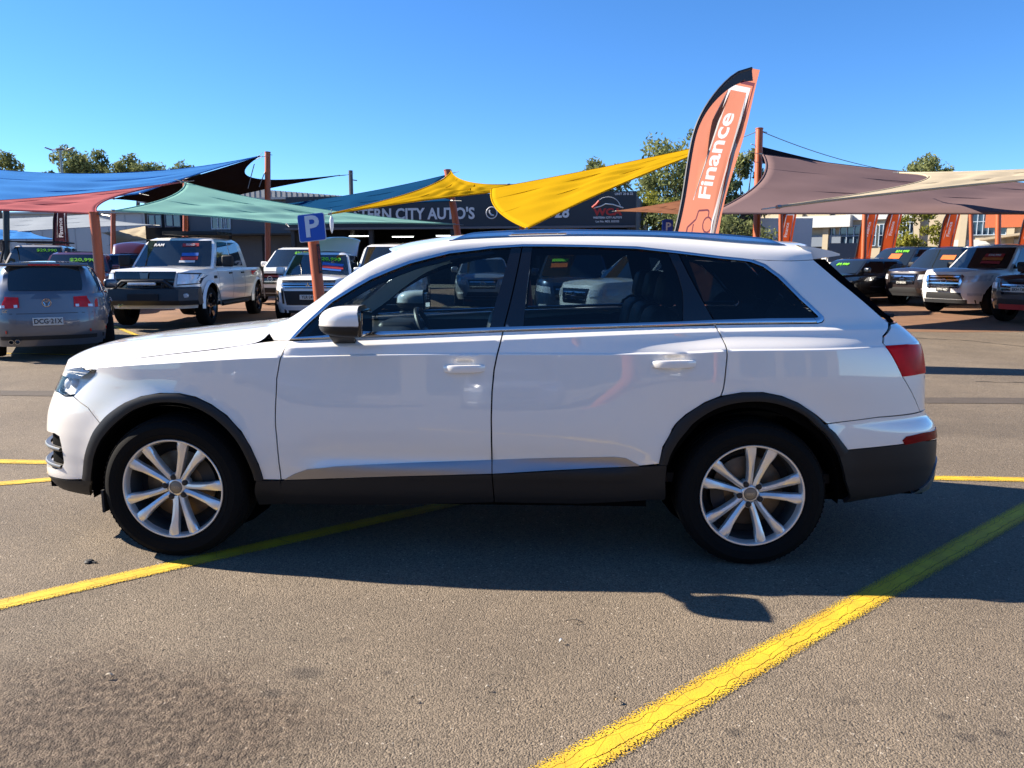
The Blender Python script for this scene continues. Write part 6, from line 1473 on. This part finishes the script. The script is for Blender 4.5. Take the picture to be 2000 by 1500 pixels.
    ok = [all(0 < pv[i][0] < LH and 0 < pv[i][1] < Wd for i in q) for q in pf]
    vo, _, fo, _, _, of = geometry.delaunay_2d_cdt([Vector(p) for p in pts+pv], [], [tuple(i+nb_ for i in q) for q, o_ in zip(pf, ok) if o_], 0, 1e-5)
    kinds = [q for q, o_ in zip(pk, ok) if o_]; V3 = [P_(min(1, max(0, v_.y/Wd)), min(1, max(0, v_.x/LH))) for v_ in vo]; groups = {0: [], 1: [], 2: []}
    for f_, o_ in zip(fo, of):
        ks_ = [kinds[i] for i in o_]; groups[1 if 1 in ks_ else 2 if 2 in ks_ else 0].append(tuple(f_))
    for kind, nm, m_ in ((0, 'banner', cloth), (1, 'lettering', FLAGW), (2, 'outline_print', FLAGV)):
        used = sorted({i for f_ in groups[kind] for i in f_}); mp_ = {i: j for j, i in enumerate(used)}
        if not used: continue
        fs_ = [tuple(mp_[i] for i in f_) for f_ in groups[kind]]; me = mesh(nm, [V3[i] for i in used], fs_, True); ns_ = []
        for i in used:
            t_ = min(.998, max(.002, vo[i].x/LH)); u_ = min(.99, max(.01, vo[i].y/Wd)); ns_.append((P_(u_+.01, t_)-P_(u_-.01, t_)).cross(P_(u_, t_+.002)-P_(u_, t_-.002)).normalized())
        if me.polygons[0].normal.dot(ns_[fs_[0][0]]) < 0: me.flip_normals()
        me.normals_split_custom_set_from_vertices(ns_); obj(nm, me, m_, root)
    return root
FG = 'feather flags around the yard'
feather((3.59, 6.50, 0.029), 4.40, 1.0, .222, .60, 'tall orange feather flag reading Finance with a dark edge', FLAGC)
def small_flag(px, ptop, d, lab, w=.62, lean=.10, cloth=None, tilt=0.):
    pass
for px, d, H, lab in ((1512, 32.0, 3.55, 'small orange feather flag just right of the tall orange post'), (1668, 31, 3.6, 'small orange feather flag beside a thick orange post'), (1718, 33, 3.7, 'small orange feather flag left of the green bush'), (1828, 31, 3.6, 'small orange feather flag right of the green bush'), (1975, 29, 3.6, 'small orange feather flag at the right edge')):
    pass
feather((11.66, 27.77, 0.306), 3.60, .62, .07, 0, 'small orange feather flag just right of the tall orange post', FLAGR, detail=False, group=FG, sleeve=FLAGR)
feather((14.52, 26.85, 0.294), 3.62, .60, .10, 0, 'small orange feather flag beside a thick orange post', FLAGR, detail=False, group=FG, sleeve=FLAGR)
feather((16.36, 28.94, 0.321), 3.75, .62, .10, 0, 'small orange feather flag left of the green bush', FLAGR, detail=False, group=FG, sleeve=FLAGR)
feather((17.78, 26.95, 0.295), 3.62, .60, .09, 0, 'small orange feather flag right of the green bush', FLAGR, detail=False, group=FG, sleeve=FLAGR)
feather((19.64, 24.98, 0.269), 3.60, .60, .12, 0, 'small orange feather flag at the right edge', FLAGR, detail=False, group=FG, sleeve=FLAGR)
feather((-19.42, 28.80, 0.319), 3.75, .66, .06, 0, 'dark maroon feather flag between the cars at the left', flagcloth('maroon_flag_cloth', (.05, .02, .03), (.06, .025, .03)), group=FG)
# wires and hanging ornament
def wire(pts, label, r=.012, name='wire'):
    tag(MB().tube(pts, r, 5).build(name, mat('grey_wire', (.18, .18, .18), rough=.5)), label, 'wire')
def sagw(a, b, s, n=16): 
    a = Vector(a); b = Vector(b); return [a.lerp(b, i/n)-Vector((0, 0, s*4*(i/n)*(1-i/n))) for i in range(n+1)]
wire(sagw((8.38, 18.74, 5.32), (14.62, 23.50, 4.69), .15), 'thin pale wire from the tall orange post to the cream sail')
wire(sagw((6.40, 19.22, 4.90), (8.29, 18.74, 5.32), .1), 'thin wire between the tall flag and the tall orange post')
wire(sagw((-16.69, 29.63, 4.95), (-9.23, 27.48, 5.84), .35), 'thin wire along the top of the blue sail')
wire(sagw((-7.59, 32.04, 5.51), (-8.20, 38.22, 6.31), .05), 'thin wire from the dark sail to the grey pole')
wire(sagw((-9.73, 27.40, 5.48), (-9.99, 27.24, 4.49), .0), 'slanting cable left of the tall orange post', .02)
wire(sagw((-9.29, 27.37, 5.17), (-9.53, 27.26, 4.55), .0), 'shorter slanting cable touching the tall orange post', .02)
ob = MB(); ob.lathe([(0, -.30), (.03, -.22), (.05, -.10), (.05, .04), (.03, .10), (0, .14)], 12, axis='Z'); ob.tube([(0, 0, .12), (.0, 0, .30)], .008, 5)
tag(ob.build('hanging_lamp', SGW, None, (-3.20, 14.48, 2.52)), 'small white torpedo-shaped lamp hanging at the tip of the yellow sail', 'lamp')

post((2.6, -10.2, 4.2), (2.75, -10.0, 0), .11, 'orange post reflected near the rear edge of the front door')
post((4.9, -9.6, 4.2), (4.7, -9.8, 0), .11, 'orange post reflected in the rear quarter of the white SUV')

# ---------------------------------------------------------------- buildings behind the yard
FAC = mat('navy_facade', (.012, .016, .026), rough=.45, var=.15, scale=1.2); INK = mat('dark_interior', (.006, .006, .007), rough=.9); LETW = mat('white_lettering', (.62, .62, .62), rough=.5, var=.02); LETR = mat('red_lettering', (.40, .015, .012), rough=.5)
GREYW = mat('grey_render_wall', (.10, .105, .115), rough=.85, var=.08, bump=.1, bscale=8); TUBE = mat('lit_fluorescent_tube', (.9, .95, .85), emit=1.6)
def facing(a, b):
    """frame whose x runs from a to b along the ground, y away from the camera"""
    a = Vector(a); b = Vector(b); return Matrix.Translation((a.x, a.y, 0)) @ Matrix.Rotation(math.atan2(b.y-a.y, b.x-a.x), 4, 'Z'), (Vector((b.x, b.y, 0))-Vector((a.x, a.y, 0))).length
def flat_text(txt, size, m, parent, x, z, y=-.03, bold=.0, sx=1., align='CENTER', nm='lettering', shear=0.):
    o = obj(nm, text_mesh(txt, size, bold=bold, sx=sx, align=align, ext=.01, shear=shear), m, parent); o.matrix_local = Matrix.Translation((x, y, z)) @ Matrix.Rotation(math.pi/2, 4, 'X'); return o
# dealership: sign fascia over a deep dark workshop
Mb, Lb = facing((-11.49, 36.65, 3.44), (6.61, 33.15, 3.29))
db = empty('dealership_building', (0, 0, 0), 0, 'dark dealership building with a long sign board above its open workshop', 'building'); db.matrix_world = Mb
z0 = (0.63, 33.97, 3.30)[2]; z1 = (0.62, 34.23, 4.90)[2]; g_ = .40
MB().box((Lb/2, .15, (z0+z1)/2), (Lb, .30, z1-z0)).build('sign_board', FAC, db)
MB().box((Lb/2, 5, z1-.25), (Lb, 9.7, .2)).build('roof', GREYW, db)
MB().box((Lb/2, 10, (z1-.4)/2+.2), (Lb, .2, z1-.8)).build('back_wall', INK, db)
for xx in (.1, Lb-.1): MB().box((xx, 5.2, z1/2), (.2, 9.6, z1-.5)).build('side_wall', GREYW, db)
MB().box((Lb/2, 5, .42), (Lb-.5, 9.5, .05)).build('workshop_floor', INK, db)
MB().box((Lb/2, .0, z0-.07), (Lb, .5, .10)).build('canopy_edge', mat('steel_trim', (.10, .11, .13), rough=.5), db)
for k in range(5): MB().box((.3+(Lb-.6)*k/4, .15, (z0+g_)/2), (.22, .22, z0-g_)).build('column', FAC, db)
for xx, yy, ln in ((2.2, 3, 1.4), (4.2, 4.5, 1.3), (7.3, 3.2, 1.0), (8.0, 4.2, 1.0), (9.6, 3.4, 1.2), (11.8, 3.4, 1.6), (14.0, 4.5, 1.3)):
    MB().tube([(xx, yy, z0-.35), (xx+ln, yy, z0-.35)], .03, 8).build('fluorescent_tube', TUBE, db)
px2x = lambda px: (px-560)/(1241-560)*Lb*(1.0) + .35*math.sin((px-560)/(1241-560)*math.pi)
zc = (z0+z1)/2
flat_text("WESTERN CITY AUTO'S", .78, LETW, db, px2x(932), z0+.62, bold=.022, align='RIGHT', sx=.92)
xx = px2x(965); b = MB(); b.tube([(xx+.28*math.cos(2*math.pi*k/24), -.03, z0+.66+.28*math.sin(2*math.pi*k/24)) for k in range(25)], .028, 6, caps=False); b.tube([(xx-.10, -.03, z0+.80), (xx-.11, -.03, z0+.68), (xx-.02, -.03, z0+.56), (xx+.12, -.03, z0+.53)], .045, 6); b.build('phone_symbol', LETW, db)
flat_text('96', .72, LETW, db, px2x(1003), z0+.62, bold=.022); flat_text('28', .72, LETW, db, px2x(1101), z0+.62, bold=.022)
flat_text('WCA', .44, LETR, db, px2x(1188), z0+.62, bold=.02, sx=1.25); flat_text("WESTERN CITY AUTO'S", .13, LETW, db, px2x(1188), z0+.36, bold=.004); flat_text('Lot No. MDL 023322', .13, LETW, db, px2x(1188), z0+.18, bold=.003); flat_text('UNIT 20 & 22', .15, LETW, db, px2x(1218), z1-.13, bold=.004)
xx = px2x(1188); b = MB(); b.tube([(xx+.62*math.cos(a), -.03, z0+.78+.62*math.sin(a)*.9) for a in [.25+i*.14 for i in range(20)]], .018, 5); b.tube([(xx-.72, -.03, z0+.82), (xx-.35, -.03, z0+.90), (xx-.1, -.03, z0+1.02), (xx+.25, -.03, z0+.98), (xx+.75, -.03, z0+.82)], .03, 5); b.build('car_logo', LETW, db)
b = MB(); b.tube([(xx-.75, -.035, z0+.84), (xx-.55, -.035, z0+1.0), (xx-.42, -.035, z0+1.16)], .07, 6); b.build('logo_flag', LETR, db)
# people-free interior: a counter and shelves catch a little light
for xx in (3.2, 6.2, 12.4): MB().box((xx, 7.5, 1.2), (1.8, .6, 1.5)).build('workshop_cabinet', mat('workshop_grey', (.06, .06, .065), rough=.6), db)
# grey shed on the left with small windows
Ms, Ls = facing((-21.55, 41.42, 3.65), (-10.99, 38.70, 3.53)); sh_ = empty('shed', (0, 0, 0), 0, 'grey shed with small windows behind the white pickup', 'building'); sh_.matrix_world = Ms
zt_ = (-15.99, 39.78, 4.96)[2]
MB().box((Ls/2, 3, zt_/2), (Ls, 6, zt_)).build('wall', GREYW, sh_); MB().box((Ls/2, 2.9, zt_+.06), (Ls+.4, 6.4, .12)).build('roof', mat('pale_roof_sheet', (.34, .35, .35), rough=.6), sh_)
def window(parent, x, z, w, h, frame, pane, y=-.0, nx=2, nz=1, depth=.06):
    f = MB(); t = .05
    f.box((x, y-depth/2, z+h/2-t/2), (w, depth, t)); f.box((x, y-depth/2, z-h/2+t/2), (w, depth, t))
    for i in range(nx+1): f.box((x-w/2+t/2+(w-t)*i/nx, y-depth/2-.002, z), (t, depth, h-.002))
    for j in range(1, nz): f.box((x, y-depth/2-.001, z-h/2+h*j/nz), (w-.002, depth, t*.8))
    o = f.build('window', frame, parent)
    for i in range(nx):
        for j in range(nz): MB().box((x-w/2+w*(i+.5)/nx, y-.012, z-h/2+h*(j+.5)/nz), (w/nx-t, .012, h/nz-t)).build('pane', pane, o)
    return o
PANE = mat('window_pane', (.03, .055, .085), rough=.05, coat=1., var=.2, scale=.6); FRW = mat('white_frame', (.55, .56, .56), rough=.5)
k_ = Ls/315
zw = (-16.69, 40.58, 3.73)[2]
window(sh_, (432-285)*k_, zw, .9, .75, FRW, PANE); window(sh_, (448-285)*k_, zw, .6, .75, FRW, PANE)
dw = MB(); dw.box(((330-285)*k_, -.06, zw-1.0), (3.0, .12, 3.4)); dw.build('doorway_shade', INK, sh_); window(sh_, (345-285)*k_, zw+.15, 1.1, .75, MATS['steel_trim'], PANE, y=-.13); window(sh_, (308-285)*k_, zw+.15, 1.0, .75, MATS['steel_trim'], PANE, y=-.13)  # near-black slab stands in for the shade inside the doorway
flat_text('AUTO REPAIRS', .24, LETW, sh_, (322-285)*k_, zw+.72, y=-.15)
MB().box((Ls*.62, -.6, zw-.72), (9.0, 1.2, .10)).build('awning', INK, sh_)
for i in range(5): MB().box((Ls*.62-4.3+2.1*i, -1.1, (zw-.7)/2), (.10, .10, zw-.75)).build('awning_post', INK, sh_)
# pale corrugated wall above the green sail
Mc, Lc = facing((-22.27, 53.98, 6.31), (-8.78, 48.22, 5.60)); cw = empty('corrugated_wall', (0, 0, 0), 0, 'pale corrugated wall rising above the green sail', 'wall'); cw.matrix_world = Mc
for i in range(60):
    t = i/59; top = (-22.08, 54.12, 7.11)[2]*(1-t)+(-8.78, 48.24, 5.74)[2]*t
    MB().box((Lc*(i+.5)/60, .0+(.03 if i % 2 else 0), top/2), (Lc/60-.03, .08, top)).build('sheet', mat('galvanised_sheet', (.25, .26, .27), rough=.6, var=.1), cw)
MB().box((Lc*.72, 4, (-8.78, 48.27, 5.87)[2]-.1), (Lc*.5, 6, .2)).build('roof', MATS['pale_roof_sheet'], cw)
# white warehouse far left
Mw, Lw = facing((-56.56, 69.81, 4.43), (-31.67, 65.52, 4.29)); wh = empty('warehouse', (0, 0, 0), 0, 'long white warehouse far behind the left-hand cars', 'building'); wh.matrix_world = Mw
hw = (-43.68, 67.41, 5.86)[2]; MB().box((Lw/2, 4, hw/2), (Lw, 8, hw)).build('wall', mat('white_cladding', (.40, .42, .44), rough=.7, var=.05), wh); MB().box((Lw/2, 4, hw+.1), (Lw+.5, 8.6, .2)).build('roof', MATS['pale_roof_sheet'], wh)
for i in range(14): MB().box((Lw*(i+.5)/14, -.02, hw*.5), (.06, .06, hw*.96)).build('wall_rib', MATS['white_cladding'], wh)
# cream two-storey building on the right
CRM = mat('cream_render', (.42, .35, .24), rough=.85, var=.06, bump=.08, bscale=6); WHT = mat('white_fascia', (.50, .50, .48), rough=.7)
Mr, Lr = facing((20.74, 63.00, 3.38), (37.56, 47.26, 2.98)); cb_ = empty('office_building', (0, 0, 0), 0, 'cream two-storey building with banded windows behind the right-hand cars', 'building'); cb_.matrix_world = Mr
def lx(px):
    # along the front for a picture column, from the perspective of the receding front
    a = Vector(Mr.inverted() @ CAM); d_ = Mr.to_3x3().inverted() @ (Vector((math.cos(YAW), math.sin(YAW), 0))*((px-1000)/1500) + Vector((-math.sin(YAW), math.cos(YAW), 0))*math.cos(PITCH)); t = -a.y/d_.y; return a.x+d_.x*t
H_ = 6.0
MB().box((Lr/2, 6, H_/2), (Lr, 12, H_)).build('wall', CRM, cb_); MB().box((Lr/2, 6, H_+.15), (Lr+.6, 12.6, .3)).build('roof', WHT, cb_)
MB().box((lx(1560), -.35, 4.75), (abs(lx(1640)-lx(1478)), .7, .9)).build('fascia', WHT, cb_)
MB().box((lx(1700), -.12, 5.15), (abs(lx(1770)-lx(1630)), .24, .7)).build('fascia', WHT, cb_)
for a_, b_, zc_, hh, nx_ in ((1486, 1528, 3.6, 1.2, 4), (1598, 1612, 3.5, 1.5, 2), (1620, 1690, 3.6, 1.6, 5), (1695, 1725, 3.6, 1.7, 4), (1732, 1760, 3.7, 1.7, 4), (1868, 1936, 4.4, 1.9, 6)):
    window(cb_, (lx(a_)+lx(b_))/2, zc_, abs(lx(b_)-lx(a_)), hh, mat('blue_white_frame', (.36, .44, .52), rough=.5), PANE, nx=nx_, nz=2, depth=.12)
MB().box((lx(1570), -.04, 1.5), (4.2, .10, 3.0)).build('roller_door', INK, cb_)
MB().box((lx(1570), -.08, 3.25), (4.6, .16, .9)).build('lintel', mat('steel_blue_panel', (.16, .19, .23), rough=.5), cb_)
for px in (1545, 1596, 1767, 1855, 1945): MB().box((lx(px), -.15, H_/2-.2), (.45, .3, H_-.5)).build('pier', CRM, cb_)
MB().box((lx(1905), -.05, 2.3), (4.4, .12, 1.7)).build('pale_panel', WHT, cb_)
MB().box((lx(1985), -.8, 3.5), (5.5, 1.8, .15), M=Matrix.Rotation(R(-8), 4, 'Y')).build('awning', CREAM_S, cb_)
MB().box((lx(1975), -.3, 4.6), (5.0, .12, 1.3)).build('shop_sign', mat('orange_board', (.42, .10, .03), rough=.6), cb_)
# small lot wall with white van body behind the tall flag
tag(MB().box((14.70, 44.49, 2.87), (7.5, 3, 2.6)).build('delivery_truck_box', mat('white_truck_body', (.5, .5, .5), rough=.5)), 'white truck body parked behind the tall flag', 'truck')
sgn = empty('dealer_sign', (6.97, 26.01, 2.92), 0, 'small blue sign with a white figure left of the tall flag', 'sign')
MB().prism(rrect(.42, .55, .10), .03).build('board', SGB, sgn); flat_text('P', .42, SGW, sgn, .02, -.02, y=-.03, bold=.01)
MB().tube([(0, .04, -.27), (0, .04, -3.0)], .03, 6).build('sign_pole', MATS['steel_cable'], sgn)
# poles
lp = empty('light_pole', (-35.75, 56.71, 0.682), 0, 'tall pole with three floodlights above the blue sail', 'lamp post')
zt_ = (-35.98, 58.21, 10.16)[2]-lp.location.z; MB().tube([(0, 0, 0), (0, 0, zt_)], [.14, .08], 10).build('shaft', MATS['steel_cable'], lp); MB().tube([(-.75, 0, zt_), (.75, 0, zt_)], .05, 6).build('cross_arm', MATS['steel_cable'], lp)
for x_ in (-.85, 0, .85): MB().rbox((x_*1.05, 0, zt_+.08), (.55, .3, .10), .03, M=Matrix.Rotation(R(20)*(1 if x_ < 0 else -1 if x_ > 0 else 0), 4, 'Y')).build('floodlight', MATS['steel_cable'], lp)
up = empty('utility_pole', (-8.60, 39.30, 0.456), 0, 'grey utility pole with a bracket right of the dark sail', 'pole'); zt_ = (-8.65, 40.28, 6.57)[2]-up.location.z
MB().tube([(0, 0, 0), (0, 0, zt_)], .12, 8).build('shaft', mat('weathered_pole', (.10, .10, .10), rough=.8), up); MB().tube([(0, 0, zt_-.5), (.35, 0, zt_-.55)], .03, 6).build('bracket', MATS['weathered_pole'], up)
up = empty('utility_pole', (10.08, 54.12, 0.648), 0, 'thin grey pole standing left of the gum tree by the tall flag', 'pole'); zt_ = (10.03, 55.27, 7.91)[2]-up.location.z
MB().tube([(0, 0, 0), (0, 0, zt_)], .10, 8).build('shaft', MATS['weathered_pole'], up)

MB_ = empty('unseen_building', (-16, -27, 0), 0, 'unseen cream building added across the aisle for reflections in the white SUV', 'building')  # unseen building, added to reflect in the doors and block low sky light
MB().box((20, -4, 2.6), (44, 8, 5.2)).build('wall', CRM, MB_); MB().box((20, -4, 5.3), (45, 8.6, .2)).build('roof', WHT, MB_)
for i_ in range(9): MB().box((2+4.4*i_, .02, 1.7), (3.2, .05, 2.6)).build('shop_window', PANE, MB_)

# ---------------------------------------------------------------- trees
def leafmat(name, a, b):
    m = bpy.data.materials.new(name); m.use_nodes = True; nt = m.node_tree; n = nt.nodes; l = nt.links; n.remove(n['Principled BSDF'])
    tc = n.new('ShaderNodeTexCoord'); nz = n.new('ShaderNodeTexNoise'); nz.inputs['Scale'].default_value = .8; nz.inputs['Detail'].default_value = 3; l.new(tc.outputs['Object'], nz.inputs['Vector'])
    r = n.new('ShaderNodeValToRGB'); r.color_ramp.elements[0].position = .35; r.color_ramp.elements[1].position = .68; r.color_ramp.elements[0].color = (*a, 1); r.color_ramp.elements[1].color = (*b, 1); l.new(nz.outputs['Fac'], r.inputs[0])
    d = n.new('ShaderNodeBsdfDiffuse'); t = n.new('ShaderNodeBsdfTranslucent'); l.new(r.outputs[0], d.inputs[0]); l.new(r.outputs[0], t.inputs[0]); s = n.new('ShaderNodeMixShader'); s.inputs[0].default_value = .3
    l.new(d.outputs[0], s.inputs[1]); l.new(t.outputs[0], s.inputs[2]); l.new(s.outputs[0], n['Material Output'].inputs[0]); return m
GUM = leafmat('gum_leaves', (.105, .13, .055), (.27, .29, .12)); BRI = leafmat('yellow_green_leaves', (.10, .11, .02), (.32, .31, .06)); BARK = mat('gum_bark', (.11, .085, .07), rough=.9, var=.3, bump=.3, bscale=6)
def tree(loc, H, crown_r, crown_h, label, m, seed, clumps=26, leaves=130, ls=.45, name='gum_tree', cat='tree', spread=1.0, low=.25):
    rd = random.Random(seed); root = empty(name, loc, 0, label, cat, 'trees beyond the yard')
    t = MB(); zc = H-crown_h
    top = Vector((rd.uniform(-.3, .3), rd.uniform(-.3, .3), zc+crown_h*.35)); t.tube([(0, 0, 0), (rd.uniform(-.1, .1), 0, zc*.5), top], [H*.03, H*.022, H*.012], 8)
    cs = []
    for i in range(clumps):
        while True:
            p = Vector((rd.uniform(-1, 1), rd.uniform(-1, 1), rd.uniform(-1, 1)))
            if p.length < 1: break
        k = 1-.35*max(0, -p.z); c = Vector((p.x*crown_r*k*spread, p.y*crown_r*k, zc+crown_h*(.5+.5*p.z))); cs.append((c, rd.uniform(.22, .40)*crown_r))
        if i % 2 == 0: a = top.lerp(Vector((0, 0, zc*.7)), rd.random()*.6); t.tube([a, (a+c)/2+Vector((0, 0, -.1)), c], [H*.009, H*.006, H*.002], 5)
    t.build('trunk', BARK, root)
    v = []; f = []
    for c, r in cs:
        for _ in range(leaves):
            d = Vector((rd.gauss(0, 1), rd.gauss(0, 1), rd.gauss(0, .75))); d = d.normalized()*r*rd.random()**.45
            q = c+d; a = Vector((rd.gauss(0, 1), rd.gauss(0, 1), rd.gauss(0, 1)-.6)).normalized(); b = a.cross(Vector((rd.gauss(0, 1), rd.gauss(0, 1), rd.gauss(0, 1)))).normalized()
            l_ = ls*rd.uniform(.6, 1.3); w_ = l_*.38; i = len(v); v += [q-a*l_*.5, q+b*w_*.5, q+a*l_*.5, q-b*w_*.5]; f.append((i, i+1, i+2, i+3))
    o = obj('crown', mesh('crown', v, f), m, root); return root
def tr(px, ptop, pbot, wpx, d, label, m, seed, **k):
    pass
def put(base, top, r, ch, label, m, seed, **k): return tree(base, top[2]-base[2], r, ch, label, m, seed, **k)
put((-47.33, 79.65, 0.728), (-47.43, 81.67, 13.47), 3.0, 4.6, 'tallest gum tree behind the blue sail at the left', GUM, 1, clumps=44)
put((-41.89, 79.82, 0.728), (-41.98, 81.69, 12.48), 2.5, 3.2, 'round-topped gum tree right of the tallest one at the left', GUM, 2)
put((-39.55, 84.96, 0.728), (-39.64, 86.81, 12.36), 2.2, 2.4, 'low brownish gum tree right of the two left-hand gum trees', GUM, 3, clumps=18)
put((-54.76, 86.50, 0.728), (-54.84, 88.26, 11.78), 1.8, 2.0, 'small gum tree under the floodlight pole', GUM, 4, clumps=14)
put((-46.67, 64.47, 0.728), (-46.74, 66.13, 11.17), 2.2, 3.0, 'gum tree at the left edge above the blue sail', GUM, 5, clumps=20)
put((10.82, 43.99, 0.517), (10.75, 45.43, 9.57), 2.7, 7.2, 'tall gum tree behind the upper part of the tall flag', GUM, 6, clumps=60, leaves=150, ls=.34)
put((14.12, 42.06, 0.492), (14.19, 43.23, 7.79), 1.6, 5.4, 'gum tree between the tall flag and the tall orange post', GUM, 7, clumps=40, ls=.34)
put((8.33, 71.30, 0.728), (8.11, 72.94, 11.10), 2.4, 3.6, 'gum tree peeping over the yellow sail', GUM, 8, clumps=20)
put((8.22, 37.81, 0.436), (8.10, 38.60, 5.41), 1.3, 2.6, 'bright bush beside the end of the sign board', BRI, 9, clumps=20, ls=.2, name='bush', cat='bush')
put((8.76, 31.74, 0.357), (8.61, 32.29, 3.84), 2.4, 2.6, 'dark bushes under the rust brown sail', GUM, 10, clumps=30, ls=.2, name='bush', cat='bush')
put((11.27, 31.82, 0.358), (11.25, 32.35, 3.73), 1.4, 2.4, 'leafy bush right of the tall flag under the mauve sail', GUM, 11, clumps=24, ls=.2, name='bush', cat='bush')
put((49.42, 92.87, 0.728), (49.52, 94.97, 13.86), 3.0, 3.4, 'rounded tree rising behind the cream sail', GUM, 12, clumps=24)
put((22.49, 38.27, 0.442), (22.46, 38.91, 4.44), 1.25, 3.2, 'yellow-green bush in front of the cream building', BRI, 13, clumps=34, leaves=110, ls=.22, name='bush', cat='bush')
put((-27.11, 75.23, 0.728), (-27.18, 76.68, 9.86), 2.0, 2.0, 'bare pale tree behind the corrugated wall', GUM, 14, clumps=8, leaves=30)
